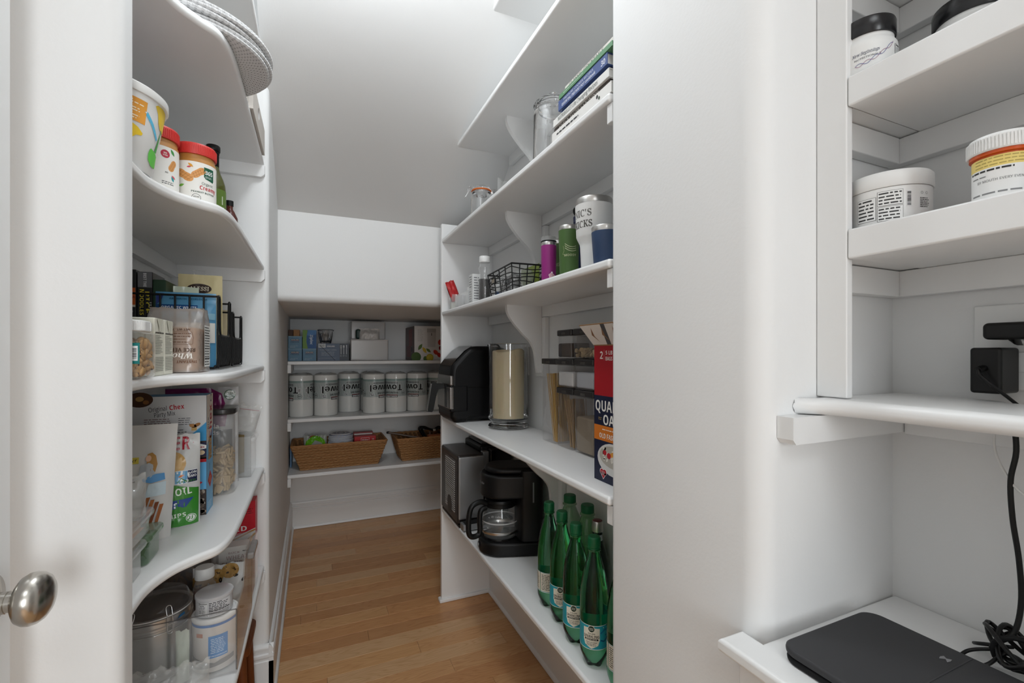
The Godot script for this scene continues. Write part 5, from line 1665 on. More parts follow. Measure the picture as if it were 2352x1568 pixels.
func left_low_shelf(rng: RandomNumberGenerator) -> void:
	var Y := 0.4672
	var bin := thing("clear_bin", "large clear acrylic bin around the steel canister and cans", "bin", Vector3(0, Y, 0), 0.0)
	open_bin(bin, -0.427, -0.163, 0.225, -1.53, -1.236, M.pane, 0.075)
	put("grip", MB.new().span(-0.1625, -0.145, 0.196, 0.214, -1.50, -1.40, 0.005), clear_mat(C("9a9896"), 0.6, 0.15), bin)
	put("edge_strip", MB.new().tube([Vector3(-0.1645, 0.008, -1.2375), Vector3(-0.1645, 0.150, -1.2375)], 0.0016, 8), clear_mat(C("55504c"), 0.55, 0.1), bin)
	put("edge_strip", MB.new().tube([Vector3(-0.425, 0.150, -1.2375), Vector3(-0.165, 0.150, -1.2375)], 0.0014, 8), clear_mat(C("6a6664"), 0.5, 0.1), bin)
	# steel canister with clear clamped lid
	var st := thing("steel_canister", "brushed steel canister with a clear clamp-down lid", "canister", Vector3(-0.3445, Y + 0.0046, -1.330))
	var r := 0.0735
	put("canister_body", MB.new().lathe([Vector2(0, 0), Vector2(r - 0.003, 0), Vector2(r, 0.003), Vector2(r, 0.116), Vector2(r + 0.002, 0.118), Vector2(r + 0.002, 0.123), Vector2(r, 0.125), Vector2(r, 0.140), Vector2(r - 0.003, 0.142), Vector2(r - 0.003, 0.004), Vector2(0, 0.004)], 64), M.steel, st)
	put("lid", MB.new().lathe([Vector2(0, 0.1455), Vector2(r + 0.0015, 0.1455), Vector2(r + 0.002, 0.150), Vector2(r - 0.004, 0.157), Vector2(r - 0.008, 0.168), Vector2(r - 0.012, 0.171), Vector2(0, 0.171)], 64), M.smoke, st)
	put("gasket", MB.new().lathe([Vector2(r - 0.006, 0.1425), Vector2(r + 0.001, 0.1425), Vector2(r + 0.001, 0.1452), Vector2(r - 0.006, 0.1452)], 64), M.white, st)
	for a: float in [-0.35, 0.62]:
		var d := Vector3(sin(a), 0, cos(a))
		var tn := Vector3(cos(a), 0, -sin(a))
		var e := d * (r + 0.004)
		put("clamp_wire", MB.new().tube(curve3([e + tn * 0.005 + Vector3(0, 0.108, 0), e + tn * 0.005 + Vector3(0, 0.14, 0), d * (r - 0.004) + tn * 0.005 + Vector3(0, 0.163, 0), d * (r - 0.004) - tn * 0.005 + Vector3(0, 0.163, 0), e - tn * 0.005 + Vector3(0, 0.14, 0), e - tn * 0.005 + Vector3(0, 0.108, 0)], true, 4), 0.0011, 6, true), M.chrome, st)
	var hoop: Array = []
	for i in 40:
		hoop.append(Vector3(sin(TAU * i / 40), 0, cos(TAU * i / 40)) * (r + 0.0022) + Vector3(0, 0.110, 0))
	put("clamp_wire", MB.new().tube(hoop, 0.0011, 6, true), M.chrome, st)
	var sk := Print.new()
	sk.poly([Vector2(0.0, 0.0), Vector2(0.02, 0.002), Vector2(0.018, 0.008), Vector2(0.006, 0.006)], C("2f6a9a"), 1.0)
	put("sticker", sk.mesh(can_map(r + 0.0002, 0.85, 0.128), 0.005), M.print, st)
	# tall white and blue can, small can on top
	var cn := thing("drink_mix_can", "tall white can with a blue text panel in the clear bin", "can", Vector3(-0.2165, Y + 0.0046, -1.300))
	put("can_body", MB.new().lathe([Vector2(0, 0), Vector2(0.0455, 0), Vector2(0.047, 0.002), Vector2(0.047, 0.114), Vector2(0, 0.114)], 64), mat(C("dcd4cc"), 0.35), cn)
	put("lid", MB.new().lathe([Vector2(0, 0.1142), Vector2(0.048, 0.1142), Vector2(0.0485, 0.116), Vector2(0.0485, 0.122), Vector2(0.047, 0.124), Vector2(0.043, 0.1245), Vector2(0.042, 0.122), Vector2(0, 0.122)], 64), M.white, cn)
	var q := Print.new()
	q.rng.seed = 14
	q.rect(-0.10, 0.140, 0.10, 0.148, C("2f6fb4"), 1.0)
	q.rect(-0.006, 0.044, 0.034, 0.112, C("3a86c8"), 1.0)
	for k in 9:
		q.fine(-0.001 + 0.001 * (k % 2), 0.0995 - 0.0052 * k, 0.030, 0.1035 - 0.0052 * k, 1, C("d4e4f2"), 2.0, 0.5, 0.2)
	q.text("It's our promise to you.", 0.014, 0.0498, 0.0036, C("f0f4f8"), 2.0, 0.037, 0, 0.0, "Droid Sans", true, 0.2)
	q.poly([Vector2(-0.05, 0.010), Vector2(0.05, 0.022), Vector2(0.05, 0.036), Vector2(0.020, 0.034), Vector2(0.006, 0.028), Vector2(-0.014, 0.036), Vector2(-0.05, 0.050)], C("8d8884"), 1.0)
	q.rect(-0.034, 0.110, -0.018, 0.122, C("c07a5a"), 1.0)
	for k in q.p.size():
		q.p[k].y *= 0.757
	put("printed_label", q.mesh(can_map(0.0472, -0.02), 0.005), M.print, cn)
	var sm := thing("small_can", "small white tin with a nutrition panel on top of the tall can", "can", Vector3(-0.2185, Y + 0.0046 + 0.1248, -1.298))
	put("can_body", MB.new().lathe([Vector2(0, 0), Vector2(0.0365, 0), Vector2(0.038, 0.0015), Vector2(0.038, 0.0385), Vector2(0, 0.0385)], 56), mat(C("c9c9cb"), 0.3), sm)
	put("lid", MB.new().lathe([Vector2(0, 0.0387), Vector2(0.0395, 0.0387), Vector2(0.040, 0.040), Vector2(0.0395, 0.0455), Vector2(0.037, 0.047), Vector2(0, 0.0475)], 56), clear_mat(C("dedee0"), 0.8, 0.2), sm)
	var n := Print.new()
	n.rng.seed = 15
	n.rect(-0.028, 0.004, -0.006, 0.044, C("e4e4e4"), 1.0)
	n.text("Nutrition", -0.017, 0.0405, 0.004, C("151515"), 2.0, 0.020)
	n.text("Facts", -0.020, 0.0352, 0.004, C("151515"), 2.0, 0.013)
	n.fine(-0.027, 0.012, -0.009, 0.032, 6, C("2a2a2a"), 2.0)
	n.text("Calories 0", -0.016, 0.0075, 0.0045, C("151515"), 2.0, 0.021)
	n.rect(-0.005, 0.004, 0.044, 0.044, C("d8d8da"), 1.0)
	n.fine(-0.003, 0.016, 0.042, 0.043, 6, C("2a2a2a"), 2.0, 0.45, 0.4)
	n.rect(-0.003, 0.0185, 0.042, 0.0198, C("111111"), 3.0)
	n.fine(-0.003, 0.005, 0.042, 0.015, 5, C("3a3a3a"), 2.0, 0.4, 0.05)
	for k in n.p.size():
		n.p[k].y *= 0.84
	put("printed_label", n.mesh(can_map(0.0382, -0.05), 0.004), M.print, sm)
	# spice bottle, cookies, dark pouch
	var sp := thing("spice_bottle", "clear spice bottle of red flakes with a white cap behind the cans", "bottle", Vector3(-0.262, Y + 0.0046, -1.425))
	put("bottle_body", MB.new().lathe([Vector2(0, 0.001), Vector2(0.0255, 0.001), Vector2(0.027, 0.004), Vector2(0.027, 0.128), Vector2(0.020, 0.150), Vector2(0.020, 0.154), Vector2(0, 0.154)], 40), M.pane2, sp)
	put("flakes", MB.new().lathe([Vector2(0, 0.004), Vector2(0.0245, 0.004), Vector2(0.0245, 0.120), Vector2(0, 0.124)], 32), mat(C("7a4638"), 0.9), sp)
	put("cap", MB.new().lathe([Vector2(0, 0.1545), Vector2(0.022, 0.1545), Vector2(0.0225, 0.156), Vector2(0.0222, 0.180), Vector2(0.0205, 0.1825), Vector2(0, 0.183)], 40), M.white, sp)
	var cz := pouch_z(0.13, 0.155, 0.022, 0.026, 111, 0.006)
	var ck := thing("cookie_bag", "white bag with black spots and printed cookies in the clear bin", "bag", Vector3(-0.236, Y + 0.0046, -1.490), 0.0)
	put("bag_body", pouch(0.13, 0.155, cz, 22, 22, 0.003), mat(C("d8d8d6"), 0.35), ck)
	var c := Print.new()
	c.rng.seed = 16
	for k in 3:
		var o := Vector2(-0.048 + 0.036 * k, 0.118 + 0.010 * k)
		c.disc(o.x, o.y, 0.021, 0.019, C("b08a4c"), 1.0 + k)
		for i in 6:
			c.disc(o.x + c.rng.randf_range(-0.013, 0.013), o.y + c.rng.randf_range(-0.012, 0.012), 0.0035, 0.003, C("3a2a1c"), 1.5 + k, 0.0, 8)
	for i in 7:
		c.disc(c.rng.randf_range(0.0, 0.06), c.rng.randf_range(0.03, 0.15), 0.006, 0.004, C("161616"), 5.0, c.rng.randf() * 3.0)
	c.text("sweet", -0.010, 0.086, 0.011, C("161616"), 5.0, 0.036, 0, 1.35)
	c.text("treats", 0.008, 0.086, 0.011, C("161616"), 5.0, 0.036, 0, 1.35)
	put("printed_front", c.mesh(pouch_map(0.13, 0.155, cz), 0.008), M.print, ck)
	var bz := pouch_z(0.14, 0.20, 0.024, 0.028, 121, 0.004)
	var db := thing("brown_pouch", "dark brown pouch with faint leaf pattern behind the steel canister", "bag", Vector3(-0.345, Y, -1.585), 0.0)
	put("pouch_body", pouch(0.14, 0.20, bz), mat(C("4a3628"), 0.4), db)
	var lp := Print.new()
	for k in 6:
		leaf(lp, -0.04 + 0.016 * k, 0.10 + 0.012 * (k % 3), 0.02, 1.0 + 0.3 * k, C("6a4c34"), 1.0)
	put("leaf_print", lp.mesh(pouch_map(0.14, 0.20, bz), 0.01), M.print, db)
	# second bin, brown box in it, red box behind
	var b2 := thing("clear_bin", "smaller clear acrylic bin under the shelf curve, holding a brown box", "bin", Vector3(0, Y, 0))
	open_bin(b2, -0.265, -0.166, 0.168, -1.705, -1.545, M.pane)
	put("edge_strip", MB.new().tube(curve3([Vector3(-0.19, 0.168, -1.5465), Vector3(-0.170, 0.167, -1.5465), Vector3(-0.1675, 0.160, -1.5465), Vector3(-0.1675, 0.01, -1.5465)], false, 4), 0.0016, 8), clear_mat(C("3a3634"), 0.8, 0.1), b2)
	var s3 := Vector3(0.084, 0.160, 0.05)
	var wb := carton("cracker_box", "white and brown wheat cracker box inside the smaller clear bin", Vector3(-0.2165, Y + 0.0046, -1.622), s3, mat(C("cfc6bc"), 0.45))
	var w := Print.new()
	w.rect(0, 0, 0.084, 0.16, C("d9d4cc"), 0.0)
	w.text("BUCK", 0.040, 0.142, 0.006, C("7a3a24"), 1.0, 0.03)
	w.text("WHEAT", 0.048, 0.128, 0.012, C("7a3a24"), 1.0, 0.058)
	w.text("FLOUR", 0.036, 0.110, 0.012, C("7a3a24"), 1.0, 0.054)
	w.poly([Vector2(0, 0.07), Vector2(0.084, 0.10), Vector2(0.084, 0.08), Vector2(0.03, 0.055), Vector2(0, 0.055)], C("b9823a"), 1.0)
	w.rect(0, 0, 0.084, 0.060, C("7a3f26"), 1.0)
	w.disc(0.03, 0.075, 0.024, 0.018, C("8a5a38"), 2.0)
	put("printed_front", w.mesh(front_map(s3)), M.print, wb)
	var s4 := Vector3(0.085, 0.258, 0.060)
	var rb := carton("cracker_box", "tall red and white cracker box against the far wall", Vector3(-0.2185, Y, -1.765), s4, mat(C("c8202c"), 0.4))
	var rp := Print.new()
	rp.rng.seed = 17
	rp.rect(0, 0, 0.085, 0.258, C("dcdcda"), 0.0)
	rp.poly([Vector2(0, 0.135), Vector2(0.085, 0.168), Vector2(0.085, 0.258), Vector2(0, 0.258)], C("c4202c"), 1.0)
	rp.text("RED", 0.034, 0.170, 0.016, C("f0eeea"), 2.0, 0.052)
	rp.fine(0.04, 0.215, 0.08, 0.235, 3, C("6a1018"), 2.0)
	rp.line([Vector2(0.02, 0.135), Vector2(0.085, 0.163)], 0.005, C("b9823a"), 2.0)
	rp.line([Vector2(0.045, 0.115), Vector2(0.085, 0.150)], 0.006, C("c99a54"), 2.0)
	rp.rect(0.0, 0.0, 0.085, 0.06, C("7a2a1e"), 1.0)
	put("printed_front", rp.mesh(front_map(s4)), M.print, rb)
	# green-white packet and crumpled clear bag
	var tz := pouch_z(0.07, 0.10, 0.010, 0.014, 131, 0.004)
	var tp := thing("snack_packet", "pale green and white packet between canister and tall can", "bag", Vector3(-0.272, Y + 0.0046, -1.2485), 0.0)
	put("packet_body", pouch(0.026, 0.115, pouch_z(0.026, 0.115, 0.005, 0.006, 131, 0.002), 12, 18, 0.004), mat(C("cfd6c6"), 0.5), tp)
	var pz := pouch_z(0.15, 0.075, 0.028, 0.030, 141, 0.014)
	var pl := thing("plastic_bag", "crumpled clear plastic bag at the front of the lowest left shelf", "bag", Vector3(-0.285, Y, -1.192), 0.0)
	put("bag_film", pouch(0.15, 0.075, pz, 22, 18, 0.010), M.film, pl)
	# brown wooden stool under the lowest shelf
	var so := thing("step_stool", "brown wooden stool standing under the lowest left shelf", "stool", Vector3(-0.272, 0.0, -1.69))
	put("seat", MB.new().prism(round_rect(0.19, 0.20, 0.025, 6), 0.285, 0.308, 0.006), M.brown_wood, so)
	for x: float in [-0.07, 0.07]:
		for z: float in [-0.075, 0.075]:
			var lg := MB.new()
			lg.tube([Vector3(x * 1.14, 0.0, z * 1.08), Vector3(x, 0.286, z)], 0.014, 12)
			put("leg", lg, M.brown_wood, so)
	put("stretcher", MB.new().tube([Vector3(-0.073, 0.12, 0.076), Vector3(0.073, 0.12, 0.076)], 0.009, 10), M.brown_wood, so)
	put("stretcher", MB.new().tube([Vector3(-0.073, 0.12, -0.076), Vector3(0.073, 0.12, -0.076)], 0.009, 10), M.brown_wood, so)

func build_back_things() -> void:
	var rng := RandomNumberGenerator.new()
	rng.seed = 5
	# ---- paper towels on the middle shelf
	var film := clear_mat(C("f2f2ee"), 0.10, 0.1)
	var proto := thing("paper_towel_roll", "wrapped paper towel roll at the far left of the row, showing its barcode", "paper towels", Vector3(-0.068, 0.8104, -3.240), -3.0, "wrapped paper towel rolls on the middle back shelf")
	var r := 0.0725
	var roll := MB.new()
	var pr: Array = [Vector2(0, 0), Vector2(r - 0.008, 0), Vector2(r - 0.002, 0.003), Vector2(r, 0.010), Vector2(r, 0.256), Vector2(r - 0.002, 0.263), Vector2(r - 0.009, 0.267), Vector2(0.022, 0.267), Vector2(0.022, 0.18)]
	roll.lathe(pr, 56)
	put("roll", roll, M.paper, proto)
	var wrap := MB.new()
	var g: Array = []
	var fn := FastNoiseLite.new()
	fn.seed = 2
	fn.frequency = 1.0
	for i in 14:
		var t := i / 13.0
		var row: Array = []
		for j in 48:
			var a := TAU * j / 48
			var rad := r + 0.0008
			var y := 0.268 * minf(t * 1.25, 1.0)
			if t > 0.8:
				rad = lerpf(r + 0.0008, 0.03, (t - 0.8) / 0.2)
				y = 0.268 + 0.010 * (t - 0.8) / 0.2 + 0.008 * fn.get_noise_2d(cos(a) * 7.0, sin(a) * 7.0 + t * 9.0)
			row.append(Vector3(sin(a) * rad, y + 0.0005, cos(a) * rad))
		g.append(row)
	wrap.grid(g, true, Vector3(0, 0.1, 0))
	put("clear_wrap", wrap, film, proto)
	var p := Print.new()
	p.rng.seed = 6
	# drawn upright, then turned over as the rolls stand on their heads; u runs right round the roll
	var half := PI * r
	p.rect(-half, 0.050, half, 0.156, C("b9c2c0"), 0.0)
	p.rect(-half, 0.036, half, 0.050, C("86a09c"), 0.5)
	for k in 26:
		var x := -half + (k + 0.5) * 2 * half / 26
		for m in 3:
			var pts: Array = []
			for i in 13:
				pts.append(Vector2(x + (m - 1) * 0.0042 + 0.0036 * sin(i * 0.9 + m), 0.054 + 0.098 * i / 12))
			p.line(pts, 0.0009, C("93a09e"), 0.6)
	for k in 2:
		var o := half * (k - 0.5)
		p.text("Towel", o, 0.097, 0.043, C("eef0f0"), 1.0, 0.182)
		p.text("Towel", o, 0.097, 0.040, C("111313"), 2.0, 0.174)
		p.rect(o - 0.056, 0.058, o + 0.064, 0.068, C("1f2324"), 1.0)
		p.fine(o - 0.053, 0.060, o + 0.062, 0.067, 1, C("c9cfce"), 2.0, 0.4, 0.0)
		p.text("PREMIUM!", o - 0.010, 0.130, 0.0125, C("2a2e2e"), 2.0, 0.095)
		p.rect(o - 0.055, 0.144, o + 0.030, 0.163, C("17191a"), 1.0)
		p.rect(o - 0.055, 0.144, o + 0.030, 0.147, C("8a2020"), 2.0)
		p.text("KIRKLAND", o - 0.0125, 0.155, 0.010, C("eef0f0"), 3.0, 0.074)
		p.rect(o + 0.060, 0.130, o + 0.084, 0.150, C("e4e8e8"), 1.0)
		p.fine(o + 0.061, 0.131, o + 0.083, 0.149, 2, C("444a4a"), 2.0, 0.5, 0.0)
		p.ring(o - 0.096, 0.134, 0.0125, 0.0142, C("2a2e2e"), 1.0)
		p.text("20%", o - 0.096, 0.134, 0.008, C("2a2e2e"), 2.0, 0.019)
	p.barcode(half - 0.030, 0.085, half - 0.012, 0.108, 2.0)
	p.barcode(-half + 0.012, 0.085, -half + 0.030, 0.108, 2.0)
	p.turn_over(0.0, 0.1335)
	put("printed_band", p.mesh(can_map(r + 0.0003, 0.0), 0.008), M.print, proto)
	var spots := [[0.0795, -3.240, -0.72, "second from the left in the row"], [0.232, -3.385, 2.2, "standing back in the gap, its plain side forward"], [0.385, -3.408, -0.85, "half hidden behind the middle roll"], [0.386, -3.238, -0.85, "middle one, standing furthest forward"], [0.5345, -3.240, 0.80, "just right of the foremost roll"], [0.6825, -3.240, 0.75, "last fully seen before the air fryer handle"], [0.832, -3.245, 0.5, "cut off by the air fryer and the partition"]]
	for s: Array in spots:
		dup(proto, "wrapped paper towel roll, " + String(s[3]), Vector3(s[0], 0.8104, s[1]), s[2])
	# ---- upper shelf: freezer bag boxes, brown boxes, zip bag box, cutlery box, glass dish
	var Y := 1.1684
	var bs := Vector3(0.079, 0.078, 0.22)
	var blue := mat(C("5b87a3"), 0.5)
	var fb := carton("freezer_bag_box", "pale blue freezer bag box, lower one at the left end of the upper back shelf", Vector3(-0.1015, Y, -3.265), bs, blue, 0.0, "pale blue freezer bag boxes")
	var q := Print.new()
	q.rng.seed = 9
	q.rect(0, 0.074, 0.079, 0.078, C("8fb0c2"), 0.5)
	q.rect(0.016, 0.049, 0.062, 0.060, C("14161a"), 1.0)
	q.rect(0.016, 0.049, 0.062, 0.0505, C("a03028"), 2.0)
	q.text("KIRKLAND", 0.039, 0.0552, 0.0058, C("eef0f0"), 3.0, 0.042)
	q.text("FREEZER", 0.039, 0.0405, 0.0066, C("1f3f58"), 1.0, 0.048)
	q.text("GALLON SIZE", 0.034, 0.0165, 0.0045, C("a9bcc8"), 1.0, 0.042)
	q.text("BAGS", 0.026, 0.008, 0.0055, C("a9bcc8"), 1.0, 0.028)
	put("printed_front", q.mesh(front_map(bs)), M.print, fb)
	dup(fb, "pale blue freezer bag box stacked on the other at the left end", Vector3(-0.1015, Y + 0.0784, -3.265))
	dup(fb, "pale blue freezer bag box under the zip bag box", Vector3(-0.0190, Y, -3.265))
	for k in 2:
		var s := [Vector3(0.026, 0.040, 0.10), Vector3(0.036, 0.041, 0.10)][k] as Vector3
		carton("brown_box", ["small dark brown box against the wall on the stacked freezer bag boxes", "small tan box with a printed mark on the stacked freezer bag boxes"][k], Vector3([-0.127, -0.094][k], Y + 0.1568, -3.22), s, mat([C("4a3022"), C("a87848")][k], 0.6))
	var zs := Vector3(0.080, 0.118, 0.20)
	var zb := carton("zip_bag_box", "upright blue and green zip bag box with sideways white lettering", Vector3(-0.0185, Y + 0.0784, -3.262), zs, mat(C("1d4f8c"), 0.35))
	var z := Print.new()
	z.rect(0, 0, 0.080, 0.118, C("1f5a98"), 0.5)
	z.poly([Vector2(0.0, 0.0), Vector2(0.030, 0.0), Vector2(0.022, 0.04), Vector2(0.022, 0.075), Vector2(0.028, 0.118), Vector2(0.0, 0.118)], C("6f9a3c"), 1.0)
	z.poly([Vector2(0.030, 0.118), Vector2(0.080, 0.118), Vector2(0.080, 0.092), Vector2(0.040, 0.080), Vector2(0.026, 0.085)], C("4a83bc"), 1.0)
	z.text("Ziploc", 0.049, 0.057, 0.016, C("e4ecf2"), 2.0, 0.062, 0, -PI / 2, "Droid Sans", true, 0.12)
	put("printed_front", z.mesh(front_map(zs)), M.print, zb)
	var cs := Vector3(0.190, 0.112, 0.16)
	var cu := carton("cutlery_box", "grey-blue plastic cutlery box with a fork, spoon and knife drawn on it", Vector3(0.123, Y, -3.235), cs, mat(C("5e6c7c"), 0.5))
	var c := Print.new()
	c.rng.seed = 10
	c.rect(0, 0, 0.216, 0.112, C("66748a"), 0.5)
	c.rect(0.150, 0, 0.216, 0.112, C("565c66"), 0.8)
	c.rect(0.006, 0.085, 0.054, 0.110, C("d8dcdc"), 1.0)
	c.fine(0.010, 0.089, 0.050, 0.107, 4, C("4a4e52"), 2.0, 0.5, 0.1)
	c.text("KIRKLAND", 0.090, 0.094, 0.0085, C("eef0f2"), 2.0, 0.052)
	c.text("Crystal Clear Cutlery", 0.072, 0.070, 0.0085, C("b9c4ce"), 2.0, 0.112, 0, 0.0, "Droid Sans", false)
	c.fine(0.026, 0.032, 0.118, 0.060, 3, C("9aa6b4"), 2.0, 0.4, 0.15)
	c.fine(0.008, 0.012, 0.130, 0.020, 2, C("93a0ae"), 2.0, 0.4, 0.05)
	c.line([Vector2(0.016, 0.100), Vector2(0.120, 0.002)], 0.0028, C("14161a"), 3.0)
	for k in 3:
		var x := 0.160 + 0.019 * k
		c.rect(x - 0.002, 0.042, x + 0.002, 0.085, C("d4d8dc"), 2.0)
		if k == 0:
			for m in 3:
				c.rect(x - 0.0055 + 0.0042 * m, 0.085, x - 0.003 + 0.0042 * m, 0.102, C("d4d8dc"), 2.0)
			c.rect(x - 0.0055, 0.080, x + 0.0055, 0.087, C("d4d8dc"), 2.0)
		elif k == 1:
			c.disc(x, 0.092, 0.0058, 0.010, C("d4d8dc"), 2.0)
		else:
			c.poly([Vector2(x - 0.002, 0.08), Vector2(x + 0.004, 0.08), Vector2(x + 0.004, 0.100), Vector2(x - 0.003, 0.106)], C("d4d8dc"), 2.0)
		c.fine(x - 0.006, 0.026, x + 0.006, 0.038, 2, C("b0b6bc"), 2.0)
	for i in c.p.size():
		c.p[i].x *= 0.88
	put("printed_front", c.mesh(front_map(cs)), M.print, cu)
	var gd := thing("glass_dish", "cut glass flared bowl standing on the cutlery box", "bowl", Vector3(0.078, Y + 0.1124, -3.225))
	var bowl := MB.new()
	var bg: Array = []
	for pt: Vector2 in [Vector2(0.002, 0.0), Vector2(0.030, 0.0), Vector2(0.033, 0.003), Vector2(0.038, 0.03), Vector2(0.043, 0.06), Vector2(0.046, 0.080), Vector2(0.050, 0.084), Vector2(0.051, 0.090), Vector2(0.047, 0.091), Vector2(0.044, 0.082), Vector2(0.039, 0.055), Vector2(0.033, 0.022), Vector2(0.028, 0.010), Vector2(0.002, 0.009)]:
		var row: Array = []
		for j in 72:
			var a := TAU * j / 72
			var cut := 1.0 + (0.045 * signf(sin(a * 12.0)) * absf(sin(a * 12.0)) if pt.y > 0.004 and pt.y < 0.078 and pt.x > 0.034 else 0.0)
			row.append(Vector3(sin(a) * pt.x * cut, pt.y, cos(a) * pt.x * cut))
		bg.append(row)
	bowl.grid(bg, true, null, false)
	put("bowl", bowl, M.glass, gd)
	# napkins
	var nap := mat(C("e2dedb"), 0.8)
	for k in 2:
		var o := thing("napkin_pack", ["big plastic-wrapped block of white napkins, lower one", "big plastic-wrapped block of white napkins standing at the back of the lower one"][k], "napkins", [Vector3(0.350, Y, -3.265), Vector3(0.356, Y + 0.1424, -3.375)][k], 0.0, "wrapped white napkin blocks")
		var w: float = [0.246, 0.234][k]
		var h: float = [0.140, 0.128][k]
		var d: float = [0.20, 0.15][k]
		var st := MB.new()
		for i in 14:
			st.box(Vector3(0.0, h * (i + 0.5) / 14 + 0.001, 0), Vector3(w - 0.006 - 0.003 * (i % 2), h / 14 * 0.96, d - 0.006), 0.003)
		put("napkins", st, nap, o)
		put("clear_wrap", MB.new().span(-w / 2, w / 2, 0.0005, h + 0.0015, -d / 2, d / 2, 0.010, 2), clear_mat(C("eeeceb"), 0.3, 0.2), o)
	var wz := pouch_z(0.135, 0.075, 0.034, 0.036, 12, 0.010)
	var wb := thing("napkin_packet", "crinkled white packet with a dark green end on the lower napkin block", "bag", Vector3(0.352, Y + 0.1424, -3.215), -0.05)
	put("packet_body", pouch(0.135, 0.075, wz, 20, 16, 0.003), mat(C("d8d4d0"), 0.35), wb)
	put("green_end", MB.new().box(Vector3(-0.070, 0.036, -0.004), Vector3(0.034, 0.066, 0.03), 0.012, 2), mat(C("22403a"), 0.5), wb)
	# blender box
	var ks := Vector3(0.20, 0.238, 0.32)
	var kb := carton("blender_box", "white appliance box with a blender jug, citrus and strawberries printed on it", Vector3(0.745, Y + 0.0004, -3.305), ks, mat(C("e2deda"), 0.45))
	var k := Print.new()
	k.rng.seed = 11
	k.rect(0, 0, 0.20, 0.238, C("e6e2de"), 0.5)
	k.fine(0.022, 0.130, 0.062, 0.215, 11, C("b0aca8"), 1.0, 0.3)
	k.poly([Vector2(0.092, 0.092), Vector2(0.148, 0.092), Vector2(0.152, 0.195), Vector2(0.090, 0.195)], C("cfcac6"), 1.0)
	k.rect(0.088, 0.195, 0.152, 0.222, C("b9b4b0"), 1.0)
	k.rect(0.118, 0.172, 0.122, 0.190, C("2a2a2a"), 2.0)
	k.disc(0.012, 0.022, 0.034, 0.034, C("4f6a34"), 1.0)
	leaf(k, 0.040, 0.092, 0.026, 1.0, C("5f7a3c"))
	leaf(k, 0.070, 0.070, 0.026, -1.0, C("d9b83a"))
	leaf(k, 0.098, 0.068, 0.022, -0.7, C("6a7f3f"))
	k.disc(0.108, 0.018, 0.026, 0.026, C("c9b332"), 1.5)
	k.disc(0.108, 0.018, 0.020, 0.020, C("dcc94e"), 2.0)
	k.disc(0.076, 0.010, 0.014, 0.018, C("5f7a3c"), 1.2)
	k.disc(0.150, 0.055, 0.020, 0.014, C("d2402c"), 2.0, -0.8)
	k.disc(0.174, 0.036, 0.018, 0.013, C("c83426"), 2.0, -1.0)
	k.disc(0.182, 0.125, 0.016, 0.02, C("cf3a2a"), 2.0)
	k.disc(0.186, 0.085, 0.014, 0.016, C("8f2430"), 2.0)
	put("printed_front", k.mesh(front_map(ks)), M.print, kb)
	var kl := Print.new()
	kl.rect(0, 0, 0.32, 0.238, C("6a5552"), 0.5)
	kl.rect(0.05, 0.02, 0.20, 0.10, C("7e3034"), 1.0)
	kl.rect(0.12, 0.10, 0.25, 0.22, C("8a3a3c"), 1.0)
	kl.rect(0.21, 0.06, 0.25, 0.09, C("2a2424"), 1.0)
	put("printed_side", kl.mesh(left_map(ks)), M.print, kb)
	# ---- wicker baskets on the lowest shelf
	wicker("wide wicker basket holding plates, a red filter box and a green bag", Vector3(0.168, 0.4664, -3.292), 0.237, 0.104, 0.292, 0.142, 0.162)
	wicker("wicker basket at the partition holding black cords and a wooden board", Vector3(0.778, 0.4664, -3.292), 0.205, 0.104, 0.246, 0.142, 0.158)
	var by := 0.4664 + 0.007
	# green bag
	var gz := pouch_z(0.14, 0.20, 0.05, 0.058, 15, 0.010)
	var gb := thing("green_bag", "clear plastic bag with bright green band standing in the wide wicker basket", "bag", Vector3(0.016, by, -3.285), 0.0)
	put("bag_body", pouch(0.14, 0.20, gz, 22, 22, 0.006), mat(C("a9aca4"), 0.3), gb)
	var gp := Print.new()
	gp.poly([Vector2(-0.086, 0.120), Vector2(-0.070, 0.165), Vector2(-0.02, 0.198), Vector2(0.03, 0.192), Vector2(0.07, 0.165), Vector2(0.088, 0.120), Vector2(0.070, 0.118), Vector2(0.05, 0.150), Vector2(0.0, 0.168), Vector2(-0.03, 0.145), Vector2(-0.05, 0.118)], C("6cb81e"), 1.0)
	gp.poly([Vector2(-0.06, 0.180), Vector2(-0.03, 0.199), Vector2(0.0, 0.198), Vector2(-0.03, 0.190)], C("9a3a24"), 2.0)
	for i in gp.p.size():
		gp.p[i].x *= 0.78
	put("green_band", gp.mesh(pouch_map(0.14, 0.20, gz), 0.008), M.print_gloss, gb)
	var hz := pouch_z(0.08, 0.19, 0.02, 0.022, 16, 0.016)
	var hb := thing("plastic_bag", "empty crinkled clear bag at the wall end of the wide wicker basket", "bag", Vector3(-0.012, by, -3.366), 0.0)
	put("bag_film", pouch(0.08, 0.19, hz, 16, 18, 0.01), M.film, hb)
	# stack of patterned paper bowls, turned over
	var seam: Array = [Vector2(0.001, 0.014), Vector2(0.050, 0.014), Vector2(0.062, 0.010), Vector2(0.076, 0.001), Vector2(0.0795, 0.0), Vector2(0.0795, 0.002), Vector2(0.077, 0.0035), Vector2(0.063, 0.013), Vector2(0.051, 0.0165), Vector2(0.001, 0.0168)]
	var plate0: Node3D = null
